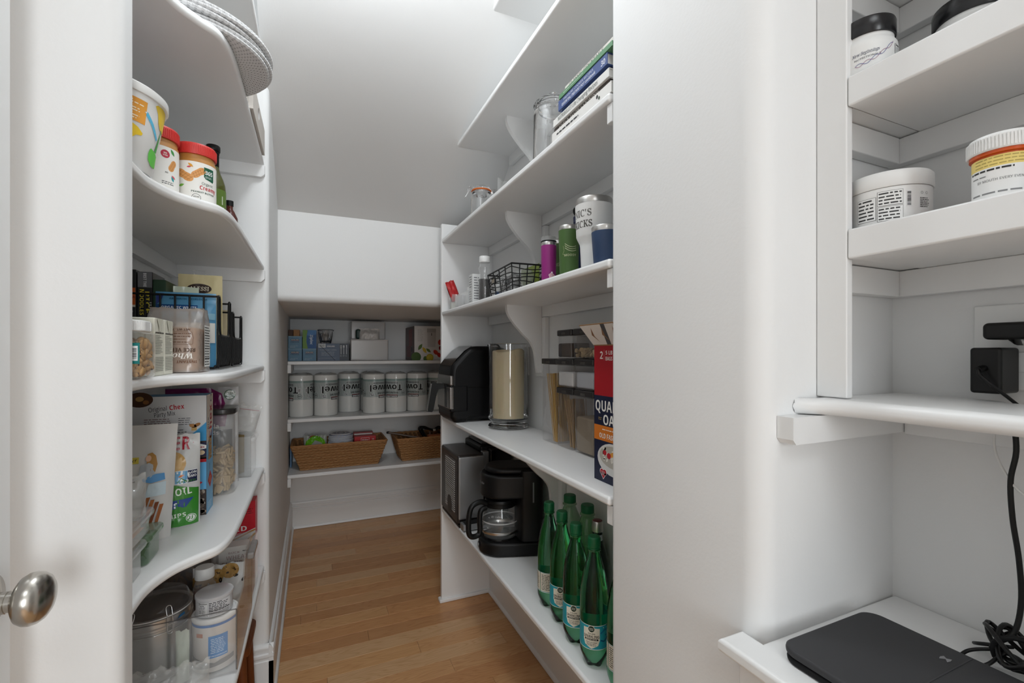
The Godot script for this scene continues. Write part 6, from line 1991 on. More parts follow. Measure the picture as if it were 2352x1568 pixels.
	for i in 9:
		var lb := "blue and white patterned paper plate, number %s in the basket stack counted from the top" % ["nine", "eight", "seven", "six", "five", "four", "three", "two", "one"][i]
		if i == 8:
			lb = "blue and white patterned paper plate lying uppermost in the basket stack"
		elif i == 0:
			lb = "blue and white patterned paper plate lowest in the basket stack"
		var at := Vector3(0.172 + 0.002 * (i % 3), by + 0.115 + 0.0090 * i, -3.285 + 0.002 * (i % 2))
		if plate0 == null:
			plate0 = thing("paper_plate", lb, "plate", at, 0.0, "patterned paper plates stacked in the basket")
			put("plate_body", MB.new().lathe(seam, 48), mat(C("e4e4e8"), 0.5), plate0)
			var pp := Print.new()
			pp.rng.seed = 13
			for n in 60:
				var u := (n - 30) * 0.0083
				pp.disc(u, 0.0052, 0.0026, 0.0032, [C("1f2f66"), C("2f5aa0"), C("1a2248")][n % 3], 1.0, 0.3, 8)
			var pm := func(x: float, y: float) -> Array:
				var a := x / 0.0795
				var t := clampf(y / 0.0105, 0.0, 1.0)
				var rr := lerpf(0.0797, 0.0635, t)
				return [Vector3(sin(a) * rr, 0.0022 + 0.0108 * t, cos(a) * rr), Vector3(sin(a) * 0.6, 0.8, cos(a) * 0.6).normalized()]
			put("printed_rim", pp.mesh(pm, 0.004), M.print, plate0)
			var tp := Print.new()
			for n in 12:
				var d := Vector2.from_angle(TAU * n / 12) * 0.046
				tp.ring(d.x, d.y, 0.007, 0.0095, C("1f2f66"), 1.0, 14)
				tp.disc(d.x, d.y, 0.003, 0.003, C("2f5aa0"), 2.0, 0.0, 8)
			tp.ring(0, 0, 0.018, 0.024, C("1f2f66"), 1.0)
			put("printed_top", tp.mesh(flat_map(Vector3(0, 0.0168, 0), Vector3.RIGHT, Vector3.FORWARD)), M.print, plate0)
		else:
			dup(plate0, lb, at, 0.35 * i)
	# a foot under the plates so that the stack rests on something: upturned white bowl
	var bw := thing("paper_bowl", "upturned white paper bowl under the patterned plates", "bowl", Vector3(0.173, by, -3.284), 0.0)
	put("bowl_body", MB.new().lathe([Vector2(0.076, 0.0), Vector2(0.078, 0.001), Vector2(0.060, 0.109), Vector2(0.055, 0.1145), Vector2(0.001, 0.1148)], 40), M.paper, bw)
	# red coffee filter boxes
	for i in 2:
		var s := [Vector3(0.140, 0.180, 0.055), Vector3(0.128, 0.196, 0.05)][i] as Vector3
		var o := carton("filter_box", ["red coffee filter box with a white framed name in the wide wicker basket", "dark red and white filter box standing behind the bright red one"][i], [Vector3(0.328, by, -3.250), Vector3(0.322, by, -3.325)][i] as Vector3, s, mat([C("b8161c"), C("8a1a1e")][i], 0.4), -0.03)
		if i == 0:
			var f := Print.new()
			f.rect(0.042, 0.142, 0.096, 0.170, C("e8dcd6"), 1.0)
			f.rect(0.044, 0.144, 0.094, 0.168, C("b8161c"), 2.0)
			f.text("Melitta", 0.069, 0.156, 0.009, C("efe6e0"), 3.0, 0.042, 0, 0.0, "Droid Serif", true, 0.2)
			f.text("4", 0.018, 0.145, 0.010, C("efe6e0"), 3.0)
			f.text("100", 0.120, 0.158, 0.006, C("efe6e0"), 3.0)
			f.text("FILTERS", 0.120, 0.149, 0.003, C("d9b878"), 3.0, 0.018)
			f.text("Melitta", 0.078, 0.118, 0.017, C("f4ece8"), 3.0, 0.074, 0, 0.05, "Droid Serif", true, 0.25)
			put("printed_front", f.mesh(front_map(s)), M.print, o)
		else:
			put("white_flap", MB.new().span(-0.060, 0.060, 0.1805, 0.188, 0.0255, 0.034, 0.001), M.paper, o)
	# second basket: stick, cords with a steel clip, wooden board
	var stk := thing("rolling_stick", "long thin dark stick with a pale edge leaning out of the second basket", "stick", Vector3(0.60, 0.625, -3.25))
	put("stick", MB.new().tube([Vector3(-0.115, 0.034, -0.02), Vector3(0.10, -0.012, 0.03)], 0.008, 12), mat(C("5a4638"), 0.35), stk)
	put("knob", MB.new().box(Vector3(-0.115, 0.034, -0.02), Vector3(0.022, 0.017, 0.017), 0.007, 2), M.black, stk)
	var crd := thing("cord_bundle", "thick black folded cords held by a steel clip in the second basket", "cable", Vector3(0.815, 0.628, -3.30))
	for i in 7:
		var zz := -0.03 + 0.01 * i
		put("cord", MB.new().tube(curve3([Vector3(-0.02, -0.09, zz), Vector3(-0.10 + 0.008 * (i % 3), 0.03 + 0.006 * (i % 2), zz), Vector3(-0.06, 0.046 - 0.004 * (i % 3), zz), Vector3(0.0, 0.02 + 0.005 * (i % 2), zz * 0.7), Vector3(0.05, 0.040 - 0.004 * (i % 3), zz), Vector3(0.11, 0.008, zz), Vector3(0.15, -0.03, zz)]), 0.0052, 8), M.black, crd)
	put("clip", MB.new().box(Vector3(0.0, 0.022, 0.034), Vector3(0.024, 0.030, 0.02), 0.006, 2), M.chrome, crd)
	put("clip", MB.new().box(Vector3(-0.034, 0.006, 0.036), Vector3(0.012, 0.024, 0.012), 0.004, 2), M.chrome, crd)
	var wbd := thing("wooden_board", "orange-brown wooden board lying across the second basket", "board", Vector3(0.86, 0.615, -3.235), 0.0)
	put("board", MB.new().box(Vector3(0, 0.0, 0), Vector3(0.20, 0.024, 0.06), 0.004, 2), mat(C("a85a2a"), 0.4), wbd)
	# small folded blue cloth beside the wide basket
	var bl := thing("blue_packet", "flat pale blue packet standing between the wall and the wide basket", "packet", Vector3(-0.132, 0.4664, -3.38))
	put("packet_body", MB.new().span(-0.006, 0.006, 0.0, 0.13, -0.07, 0.07, 0.003), mat(C("6a8fb4"), 0.4), bl)

func wicker(label: String, at: Vector3, bx: float, bz: float, tx: float, tz: float, h: float) -> void:
	var o := thing("wicker_basket", label, "basket", at, 0.0, "wicker baskets on the lowest back shelf")
	var straw := mat(C("b98a5a"), 0.65)
	var straw2 := mat(C("a87646"), 0.65)
	var rows := 17
	var A := MB.new()
	var B := MB.new()
	for i in rows:
		var t := (i + 0.5) / rows
		var cx := lerpf(bx, tx, t)
		var cz := lerpf(bz, tz, t)
		var y := h * 0.955 * t + 0.002
		var pts: Array = []
		var n := 336
		var per := 2.0 * (2 * cx + 2 * cz)
		for j in n:
			var s := per * j / n
			var q := along(s, cx, cz)
			var wv := sin(PI * s / 0.0155 + PI * (i % 2))
			pts.append(Vector3(q[0] + q[2] * wv * 0.0040, y + 0.0007 * sin(s * 40.0 + i), q[1] + q[3] * wv * 0.0040))
		(A if i % 2 == 0 else B).tube(pts, 0.0028, 6, true, h * 0.93 / rows * 0.56)
	put("woven_strands", A, straw, o).set_meta("kind", "stuff")
	put("woven_strands", B, straw2, o).set_meta("kind", "stuff")
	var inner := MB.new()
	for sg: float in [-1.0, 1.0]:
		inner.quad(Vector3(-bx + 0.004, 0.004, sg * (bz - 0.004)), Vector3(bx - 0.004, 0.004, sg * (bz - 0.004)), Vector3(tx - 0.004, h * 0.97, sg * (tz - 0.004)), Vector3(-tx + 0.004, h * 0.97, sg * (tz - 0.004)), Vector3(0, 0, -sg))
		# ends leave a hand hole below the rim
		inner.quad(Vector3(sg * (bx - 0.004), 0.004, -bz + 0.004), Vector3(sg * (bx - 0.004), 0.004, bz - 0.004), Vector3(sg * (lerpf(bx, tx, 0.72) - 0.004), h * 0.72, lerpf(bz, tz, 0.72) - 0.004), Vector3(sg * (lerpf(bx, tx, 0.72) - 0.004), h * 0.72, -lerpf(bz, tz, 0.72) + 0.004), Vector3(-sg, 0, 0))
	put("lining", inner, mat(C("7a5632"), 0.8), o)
	put("basket_floor", MB.new().span(-bx, bx, 0.0, 0.005, -bz, bz, 0.002), straw2, o)
	var rim: Array = []
	var per := 2.0 * (2 * tx + 2 * tz)
	for j in 120:
		var q := along(per * j / 120, tx, tz)
		rim.append(Vector3(q[0], h + 0.0012 * sin(j * 1.9), q[1]))
	put("braided_rim", MB.new().tube(rim, 0.0072, 8, true), straw2, o)

# point and outward direction at arc length s along a rectangle of half sizes cx, cz
func along(s: float, cx: float, cz: float) -> Array:
	var a := 2 * cx
	var b := 2 * cz
	if s < a:
		return [-cx + s, cz, 0.0, 1.0]
	if s < a + b:
		return [cx, cz - (s - a), 1.0, 0.0]
	if s < 2 * a + b:
		return [cx - (s - a - b), -cz, 0.0, -1.0]
	return [-cx, -cz + (s - 2 * a - b), -1.0, 0.0]

func build_right_things() -> void:
	var rng := RandomNumberGenerator.new()
	rng.seed = 9
	right_top()
	right_cups(rng)
	right_appliances()
	right_dry_goods(rng)
	right_low()

func right_top() -> void:
	var Y := 1.7774
	# clamp jar with orange gasket
	var j := thing("clamp_jar", "glass swing-top jar with an orange rubber ring on the high right shelf", "jar", Vector3(0.664, Y, -1.835))
	var r := 0.047
	put("jar_body", MB.new().lathe([Vector2(0.001, 0.0), Vector2(r - 0.004, 0.0), Vector2(r, 0.004), Vector2(r, 0.098), Vector2(r - 0.004, 0.112), Vector2(r - 0.010, 0.122), Vector2(r - 0.008, 0.126), Vector2(r - 0.008, 0.132), Vector2(r - 0.012, 0.132), Vector2(r - 0.0125, 0.120), Vector2(r - 0.005, 0.096), Vector2(r - 0.003, 0.007), Vector2(0.001, 0.005)], 48), M.glass, j)
	put("gasket", MB.new().lathe([Vector2(r - 0.013, 0.1325), Vector2(r - 0.005, 0.1325), Vector2(r - 0.003, 0.135), Vector2(r - 0.005, 0.138), Vector2(r - 0.013, 0.138)], 48), mat(C("e0702a"), 0.5), j)
	put("lid", MB.new().lathe([Vector2(0.001, 0.1385), Vector2(r - 0.005, 0.1385), Vector2(r - 0.004, 0.142), Vector2(r - 0.008, 0.148), Vector2(r - 0.016, 0.153), Vector2(0.02, 0.156), Vector2(0.001, 0.156)], 48), M.glass, j)
	put("wire_clamp", MB.new().tube(curve3([Vector3(-r + 0.004, 0.148, 0.012), Vector3(-r - 0.010, 0.146, 0.010), Vector3(-r - 0.012, 0.126, 0.008), Vector3(-r - 0.026, 0.102, 0.010), Vector3(-r - 0.030, 0.098, 0.0), Vector3(-r - 0.026, 0.102, -0.010), Vector3(-r - 0.012, 0.126, -0.008), Vector3(-r - 0.010, 0.146, -0.010), Vector3(-r + 0.004, 0.148, -0.012)]), 0.0013, 6), M.chrome, j)
	var hoop: Array = []
	for i in 32:
		hoop.append(Vector3(sin(TAU * i / 32), 0, cos(TAU * i / 32)) * (r - 0.006) + Vector3(0, 0.128, 0))
	put("wire_clamp", MB.new().tube(hoop, 0.0012, 6, true), M.chrome, j)
	# second jar with a steel cap, and a clear packet
	var c := thing("capped_jar", "small jar with a steel cap behind the swing-top jar", "jar", Vector3(0.742, Y, -1.905))
	put("jar_body", MB.new().lathe([Vector2(0.001, 0), Vector2(0.028, 0), Vector2(0.030, 0.003), Vector2(0.030, 0.14), Vector2(0.024, 0.150), Vector2(0.001, 0.150)], 36), M.pane2, c)
	put("cap", MB.new().lathe([Vector2(0, 0.1505), Vector2(0.026, 0.1505), Vector2(0.0265, 0.170), Vector2(0.025, 0.172), Vector2(0, 0.172)], 36), M.chrome, c)
	var z := pouch_z(0.11, 0.17, 0.024, 0.028, 201, 0.010)
	var b := thing("plastic_bag", "clear crinkled bag beside the steel-capped jar on the high shelf", "bag", Vector3(0.752, Y, -1.775), 0.5)
	put("bag_film", pouch(0.11, 0.17, z, 18, 18, 0.008), M.film, b)
	var k := thing("black_knob", "small black stopper just showing over the high shelf edge", "stopper", Vector3(0.775, Y, -1.620))
	put("stopper_body", MB.new().lathe([Vector2(0, 0), Vector2(0.018, 0), Vector2(0.018, 0.10), Vector2(0.010, 0.12), Vector2(0.010, 0.138), Vector2(0.015, 0.14), Vector2(0.015, 0.156), Vector2(0.012, 0.160), Vector2(0, 0.161)], 32), M.black, k)
	# big lidded glass jar
	var g := thing("glass_jar", "big glass cookie jar with a flat knobbed lid beside the cookbooks", "jar", Vector3(0.705, Y, -1.275))
	var R := 0.064
	put("jar_body", MB.new().lathe([Vector2(0.001, 0), Vector2(R - 0.006, 0), Vector2(R, 0.006), Vector2(R, 0.205), Vector2(R - 0.004, 0.214), Vector2(R - 0.010, 0.220), Vector2(R - 0.008, 0.226), Vector2(R - 0.013, 0.226), Vector2(R - 0.014, 0.217), Vector2(R - 0.006, 0.203), Vector2(R - 0.004, 0.012), Vector2(0.001, 0.010)], 56), M.glass, g)
	put("lid", MB.new().lathe([Vector2(0.001, 0.2265), Vector2(R - 0.004, 0.2265), Vector2(R - 0.001, 0.231), Vector2(R - 0.004, 0.237), Vector2(R - 0.012, 0.239), Vector2(R - 0.016, 0.245), Vector2(0.018, 0.249), Vector2(0.011, 0.253), Vector2(0.017, 0.262), Vector2(0.014, 0.270), Vector2(0.001, 0.272)], 56), M.glass, g)
	# cookbooks lying flat, spines to the corridor
	var y := Y
	var specs := [
		[0.024, 0.262, -0.952, C("eceae6"), "white cookbook lying lowest in the stack", "", C("333333"), 0.606],
		[0.011, 0.246, -0.955, C("3a302c"), "thin dark brown book second from the bottom of the stack", "QUICK SLOW COOKING", C("e8e4dc"), 0.610],
		[0.019, 0.246, -0.950, C("e9e8e4"), "white recipe book with grey spine lettering, third from the bottom of the stack", "NUTRIBULLET Life Changing Recipes", C("6a6f6a"), 0.604],
		[0.008, 0.205, -0.938, C("2f3850"), "thin dark book with an orange corner under the blue book", "", C("d07a3a"), 0.612],
		[0.026, 0.212, -0.936, C("43598f"), "thick blue cookbook with white spine lettering", "ESSENTIAL INSTANT POT cookbook", C("dfe4f0"), 0.602],
		[0.012, 0.225, -0.922, C("5d9068"), "green-spined book second from the top of the stack", "", C("c8d8cc"), 0.600],
		[0.012, 0.200, -0.915, C("dedad2"), "thin cream book with black lettering lying topmost in the stack", "CLASSIC COCKTAILS", C("2a2a2a"), 0.606],
	]
	for s: Array in specs:
		var o := thing("cookbook", s[4], "book", Vector3(s[7] - 0.023, y + 0.0002, s[2] + 0.022), 0.0, "cookbooks stacked on the high shelf")
		var t: float = s[0]
		var L: float = s[1]
		var cov := mat(s[3], 0.35)
		put("cover", MB.new().span(0.0, 0.002, 0.0, t, -L / 2, L / 2, 0.0008), cov, o)
		put("cover", MB.new().span(0.0021, 0.19, 0.0, 0.0015, -L / 2, L / 2), cov, o)
		put("cover", MB.new().span(0.0021, 0.19, t - 0.0015, t, -L / 2, L / 2), cov, o)
		put("pages", MB.new().span(0.0022, 0.186, 0.0016, t - 0.0016, -L / 2 + 0.003, L / 2 - 0.003), M.paper, o)
		var p := Print.new()
		p.rng.seed = int(t * 1000)
		if String(s[5]) != "":
			var h := t * (0.5 if t > 0.015 else 0.62)
			if String(s[5]).begins_with("ESS"):
				p.text("PRESSURE COOKER RECIPES", L * 0.44, t * 0.70, t * 0.2, s[6], 1.0, L * 0.62, 0, 0.0, "Droid Sans", false)
				p.text(s[5], L * 0.44, t * 0.32, t * 0.26, s[6], 1.0, L * 0.7)
				p.text("30", L * 0.93, t * 0.45, t * 0.45, s[6], 1.0, 0.016)
			else:
				p.text(s[5], L * 0.47, t / 2, h, s[6], 1.0, L * 0.72, 0, 0.0, "Droid Sans", false)
		else:
			p.fine(L * 0.1, t * 0.3, L * 0.5, t * 0.7, 1, s[6], 1.0, 0.4, 0.0)
			if t > 0.02:
				p.disc(L * 0.80, t * 0.62, 0.0035, 0.0045, C("2a2a2a"), 1.0)
				p.disc(L * 0.83, t * 0.38, 0.003, 0.004, C("3a4a3a"), 1.0)
		put("spine_print", p.mesh(flat_map(Vector3(-0.0001, 0, -L / 2), Vector3.BACK, Vector3.UP)), M.print, o)
		y += t + 0.0003

func tumbler(o: Node3D, rb: float, rt: float, h: float, m: Material, rim := 0.012) -> void:
	put("cup_body", MB.new().lathe([Vector2(0, 0), Vector2(rb - 0.002, 0), Vector2(rb, 0.003), Vector2(rt, h - rim), Vector2(rt - 0.001, h - rim + 0.0005), Vector2(0, h - rim + 0.0005)], 56), m, o)
	put("steel_rim", MB.new().lathe([Vector2(rt - 0.0005, h - rim), Vector2(rt, h - 0.002), Vector2(rt - 0.0015, h), Vector2(rt - 0.004, h - 0.002), Vector2(rt - 0.004, h - rim + 0.001)], 56), M.steel, o)

func right_cups(rng: RandomNumberGenerator) -> void:
	var Y := 1.4224
	var face := -0.60
	var m := thing("tumbler", "slim magenta tumbler with a clear slide lid and a flower sticker", "tumbler", Vector3(0.690, Y, -1.277))
	tumbler(m, 0.0225, 0.0245, 0.150, mat(C("9a2a7e"), 0.5))
	put("lid", MB.new().lathe([Vector2(0, 0.1505), Vector2(0.0225, 0.1505), Vector2(0.0245, 0.152), Vector2(0.025, 0.164), Vector2(0.023, 0.166), Vector2(0, 0.164)], 40), M.pane2, m)
	put("lid_seal", MB.new().lathe([Vector2(0.018, 0.1495), Vector2(0.0248, 0.1495), Vector2(0.0248, 0.1528), Vector2(0.018, 0.1528)], 40), M.black, m)
	var p := Print.new()
	for k in 5:
		var d := Vector2.from_angle(TAU * k / 5 + 0.3) * 0.0055
		p.disc(0.012 + d.x, 0.030 + d.y, 0.0045, 0.0045, C("f0e6e8"), 1.0)
		p.disc(0.012 + d.x, 0.030 + d.y, 0.0032, 0.0032, C("e0a0b0"), 2.0)
	p.poly([Vector2(0.006, 0.020), Vector2(0.024, 0.034), Vector2(0.024, 0.008), Vector2(0.004, 0.008)], C("f0e6e8"), 0.5)
	p.poly([Vector2(0.009, 0.020), Vector2(0.022, 0.030), Vector2(0.022, 0.010), Vector2(0.007, 0.010)], C("e3a9a0"), 1.5)
	p.disc(0.0125, 0.040, 0.003, 0.003, C("f0e6e8"), 2.0)
	put("sticker", p.mesh(can_map(0.0234, face, 0.01), 0.004), M.print, m)
	var gm := mat(C("4b6b35"), 0.55)
	var g1 := thing("tumbler", "dark green tumbler half hidden between the magenta and the front green one", "tumbler", Vector3(0.766, Y, -1.338), 0.0, "dark green tumblers")
	tumbler(g1, 0.026, 0.030, 0.175, gm, 0.013)
	var p1 := Print.new()
	p1.text("Festival", -0.012, 0.092, 0.012, C("a9b28a"), 1.0, 0.044, 0, 0.0, "Droid Serif")
	put("lettering", p1.mesh(can_map(0.0286, face + 0.3), 0.004), M.print, g1)
	put("lid", MB.new().lathe([Vector2(0, 0.170), Vector2(0.0255, 0.170), Vector2(0.0265, 0.178), Vector2(0.02, 0.181), Vector2(0, 0.181)], 36), M.pane2, g1)
	var g2 := thing("tumbler", "dark green tumbler in front with a pale wave emblem", "tumbler", Vector3(0.684, Y, -1.142), 0.0, "dark green tumblers")
	tumbler(g2, 0.0265, 0.0305, 0.165, gm, 0.013)
	var p2 := Print.new()
	for k in 3:
		var pts: Array = []
		for i in 12:
			var t := i / 11.0
			pts.append(Vector2(-0.010 + 0.034 * t, 0.100 - 0.006 * k + 0.010 * (1.0 - t) * (1.0 - t) - 0.004 * sin(PI * t) + 0.004 * t))
		p2.line(pts, 0.0016, C("c5cba4"), 1.0)
	p2.line([Vector2(-0.016, 0.104), Vector2(-0.012, 0.090), Vector2(-0.017, 0.080), Vector2(-0.006, 0.076)], 0.0012, C("9aa678"), 1.0)
	p2.text("MOODY", 0.006, 0.077, 0.0065, C("b5bd94"), 1.0, 0.036, 0, 0.03)
	put("emblem", p2.mesh(can_map(0.0294, face), 0.004), M.print, g2)
	var bo := thing("water_bottle", "navy bottle with a black carry-loop cap behind the green tumblers", "bottle", Vector3(0.772, Y, -1.215))
	put("bottle_body", MB.new().lathe([Vector2(0, 0), Vector2(0.030, 0), Vector2(0.032, 0.003), Vector2(0.032, 0.175), Vector2(0.026, 0.198), Vector2(0.023, 0.205), Vector2(0, 0.205)], 48), mat(C("222c52"), 0.4), bo)
	put("cap", MB.new().lathe([Vector2(0, 0.2055), Vector2(0.0245, 0.2055), Vector2(0.025, 0.222), Vector2(0.022, 0.226), Vector2(0, 0.226)], 40), mat(C("2a3560"), 0.4), bo)
	put("carry_loop", MB.new().tube(curve3([Vector3(-0.020, 0.222, 0.008), Vector3(-0.030, 0.232, 0.008), Vector3(-0.026, 0.246, 0.004), Vector3(-0.006, 0.256, 0.0), Vector3(0.018, 0.254, -0.004), Vector3(0.022, 0.238, -0.006), Vector3(0.018, 0.224, -0.006)]), 0.0055, 8, false, 0.003), M.black, bo)
	var w := thing("tumbler", "large white two-piece tumbler with dark serif lettering, widest at the top", "tumbler", Vector3(0.668, Y, -0.990))
	put("cup_body", MB.new().lathe([Vector2(0, 0), Vector2(0.030, 0), Vector2(0.0325, 0.003), Vector2(0.0355, 0.070), Vector2(0.0365, 0.078), Vector2(0.0435, 0.092), Vector2(0.0455, 0.097), Vector2(0.0485, 0.176), Vector2(0.0475, 0.1765), Vector2(0, 0.1765)], 64), M.white, w)
	put("steel_rim", MB.new().lathe([Vector2(0.0478, 0.1768), Vector2(0.0478, 0.190), Vector2(0.046, 0.193), Vector2(0.043, 0.190), Vector2(0.043, 0.177)], 64), M.steel, w)
	var pw := Print.new()
	pw.text("NIC'S", -0.008, 0.150, 0.0165, C("6c6a66"), 1.0, 0.056, 0, 0.0, "Droid Serif")
	pw.text("KICKS", -0.008, 0.123, 0.0165, C("55544f"), 1.0, 0.060, 0, 0.0, "Droid Serif")
	var wf := func(yy: float) -> float: return 0.0455 + 0.003 * (yy - 0.097) / 0.079
	put("lettering", pw.mesh(shape_map(wf, face - 0.55, 0.047), 0.004), M.steel if false else M.print, w)
	var b := thing("tumbler", "short navy blue tumbler at the end by the white wall", "tumbler", Vector3(0.630, Y, -0.884))
	tumbler(b, 0.0285, 0.034, 0.092, mat(C("2f4568"), 0.5), 0.013)
	# wire basket with cables, glass and small packets
	var o := thing("wire_basket", "black wire basket with a metal name plate and curving wires on the right shelf", "basket", Vector3(0.688, Y, -1.545), -0.055)
	var hx := 0.060
	var hz := 0.134
	var H := 0.104
	var c4 := [Vector3(-hx, H, hz), Vector3(hx, H, hz), Vector3(hx, H, -hz), Vector3(-hx, H, -hz)]
	for i in 4:
		put("rail", MB.new().tube([c4[i], c4[(i + 1) % 4]], 0.0030, 8), M.black, o)
	put("rail", MB.new().tube([Vector3(-hx * 0.8, 0.003, hz * 0.86), Vector3(hx * 0.8, 0.003, hz * 0.86), Vector3(hx * 0.8, 0.003, -hz * 0.86), Vector3(-hx * 0.8, 0.003, -hz * 0.86)], 0.0022, 8, true), M.black, o)
	for i in 6:
		var y := H * (0.12 + 0.15 * i)
		var k := lerpf(0.83, 1.0, (y / H))
		var pts: Array = []
		for j in 40:
			var t := TAU * j / 40
			var q := Vector3(clampf(cos(t) * 1.5, -1, 1) * hx * k, y + 0.0045 * sin(3.0 * t + i * 1.3), clampf(sin(t) * 1.5, -1, 1) * hz * k)
			pts.append(q)
		put("wire", MB.new().tube(pts, 0.0018, 6, true), M.black, o)
	for i in 5:
		var z := lerpf(-hz, hz, i / 4.0)
		for sg: float in [-1.0, 1.0]:
			put("wire", MB.new().tube([Vector3(sg * hx, H, z), Vector3(sg * hx * 0.8, 0.003, z * 0.86)], 0.0020, 6), M.black, o)
	for i in 3:
		var x := lerpf(-hx, hx, (i + 1) / 4.0)
		for sg: float in [-1.0, 1.0]:
			put("wire", MB.new().tube([Vector3(x, H, sg * hz), Vector3(x * 0.8, 0.003, sg * hz * 0.86)], 0.0020, 6), M.black, o)
	put("name_plate", MB.new().span(-hx - 0.005, -hx - 0.002, 0.058, 0.080, 0.052 - 0.125, 0.094 - 0.125, 0.001), M.matte_black, o)
	put("name_card", MB.new().span(-hx - 0.0056, -hx - 0.0051, 0.062, 0.076, -0.067, -0.037, 0.0), mat(C("8a7f6c"), 0.5), o)
	var inside := thing("cable_packet", "clear packet of coiled black cable inside the wire basket", "cable", Vector3(0.690, Y + 0.006, -1.535))
	var zz := pouch_z(0.20, 0.092, 0.026, 0.03, 211, 0.008)
	var film := pouch(0.20, 0.092, zz, 20, 14, 0.004)
	film.T = Transform3D(Basis(Vector3.UP, PI / 2), Vector3.ZERO)
	var f2 := MB.new()
	f2.T = Transform3D(Basis(Vector3.UP, PI / 2), Vector3.ZERO)
	var coil: Array = []
	for i in 90:
		var t := TAU * i / 30
		coil.append(Vector3(-0.012 - 0.004 * (i / 30), 0.046 + 0.030 * sin(t), 0.02 + 0.050 * cos(t)))
	put("cable", MB.new().tube(coil, 0.0030, 6), M.black, inside)
	for k in 3:
		var lp: Array = []
		for i in 24:
			var t := TAU * i / 24
			lp.append(Vector3(-0.020 + 0.003 * k, 0.046 + (0.026 + 0.006 * k) * sin(t), -0.052 + 0.03 * k + (0.030 + 0.008 * k) * cos(t)))
		put("cable", MB.new().tube(lp, 0.0026, 6, true), M.black, inside)
	put("cable_end", MB.new().box(Vector3(-0.012, 0.045, 0.02), Vector3(0.016, 0.022, 0.03), 0.005, 2), M.black, inside)
	put("packet_film", MB.new().box(Vector3(0.0, 0.046, 0.0), Vector3(0.066, 0.088, 0.20), 0.02, 3), clear_mat(C("d0d0d0"), 0.22, 0.15), inside)
	var gl := thing("blue_lidded_jar", "small white jar with a blue label inside the wire basket's far corner", "jar", Vector3(0.668, Y + 0.006, -1.648))
	put("jar_body", MB.new().lathe([Vector2(0, 0), Vector2(0.013, 0), Vector2(0.014, 0.002), Vector2(0.014, 0.060), Vector2(0, 0.061)], 28), M.white, gl)
	put("blue_band", MB.new().lathe([Vector2(0.0143, 0.010), Vector2(0.0143, 0.030)], 28), mat(C("2a5a9a"), 0.4), gl)
	var gr := thing("green_card", "olive green strip sticking out of the wire basket", "card", Vector3(0.732, Y + 0.006, -1.50))
	put("card", MB.new().span(-0.001, 0.001, 0.0, 0.108, -0.075, 0.075, 0.0005), mat(C("7a8a2f"), 0.5), gr)
	# bottle, carton, acrylic caddy, glass with red packet
	var sy := thing("syrup_bottle", "ridged clear bottle half full of dark syrup with a white cap", "bottle", Vector3(0.645, Y, -1.745))
	put("bottle_body", MB.new().lathe([Vector2(0.001, 0), Vector2(0.0235, 0), Vector2(0.025, 0.003), Vector2(0.025, 0.100), Vector2(0.022, 0.112), Vector2(0.021, 0.124), Vector2(0.0245, 0.140), Vector2(0.0245, 0.146), Vector2(0.020, 0.150), Vector2(0.020, 0.166), Vector2(0.001, 0.166)], 40), M.pane, sy)
	put("syrup", MB.new().lathe([Vector2(0, 0.002), Vector2(0.0238, 0.002), Vector2(0.0238, 0.098), Vector2(0, 0.098)], 36), mat(C("1d1311"), 0.1), sy)
	put("cap", MB.new().lathe([Vector2(0, 0.1665), Vector2(0.0215, 0.1665), Vector2(0.0225, 0.168), Vector2(0.0215, 0.190), Vector2(0.020, 0.192), Vector2(0, 0.192)], 36), M.white, sy)
	var s := Vector3(0.036, 0.128, 0.045)
	var cr := carton("white_carton", "slim upright white carton with grey print beside the syrup bottle", Vector3(0.628, Y, -1.818), s, mat(C("dcdcda"), 0.5))
	var q := Print.new()
	q.rng.seed = 44
	q.fine(0.006, 0.070, 0.038, 0.122, 5, C("77777a"), 1.0, 0.4)
	q.fine(0.006, 0.010, 0.038, 0.060, 5, C("8a8a8c"), 1.0, 0.3)
	put("printed_side", q.mesh(left_map(s)), M.print, cr)
	var q2 := Print.new()
	q2.rng.seed = 45
	q2.fine(0.006, 0.02, 0.030, 0.118, 9, C("77777a"), 1.0, 0.35)
	put("printed_front", q2.mesh(front_map(s)), M.print, cr)
	var cad := thing("acrylic_caddy", "small clear acrylic caddy with white packets at the far end of the shelf", "caddy", Vector3(0.655, Y, -1.955))
	open_bin(cad, -0.045, 0.05, 0.066, -0.095, 0.10, M.pane2)
	var pk := thing("white_packets", "white paper packets with a white lidded pot inside the acrylic caddy", "packets", Vector3(0.655, Y + 0.0045, -1.955))
	put("pot", MB.new().lathe([Vector2(0, 0), Vector2(0.028, 0), Vector2(0.030, 0.003), Vector2(0.030, 0.060), Vector2(0.032, 0.062), Vector2(0.032, 0.082), Vector2(0, 0.083)], 36, Vector3(0.0, 0, 0.05)), M.white, pk)
	for i in 4:
		put("packet", MB.new().box(Vector3(-0.03 + 0.018 * i, 0.030, -0.05), Vector3(0.008, 0.056, 0.066), 0.002), mat(C("d6d8da"), 0.6), pk)
	var gs := thing("small_glass", "small clear glass with white lumps holding a red wrapper", "glass", Vector3(0.628, Y, -2.100))
	put("glass_body", MB.new().lathe([Vector2(0.001, 0), Vector2(0.026, 0), Vector2(0.028, 0.003), Vector2(0.031, 0.075), Vector2(0.0295, 0.075), Vector2(0.0265, 0.006), Vector2(0.001, 0.005)], 36), M.pane2, gs)
	put("contents", MB.new().lathe([Vector2(0, 0.006), Vector2(0.025, 0.006), Vector2(0.026, 0.035), Vector2(0.012, 0.042), Vector2(0, 0.043)], 28), mat(C("dedcd2"), 0.9), gs)
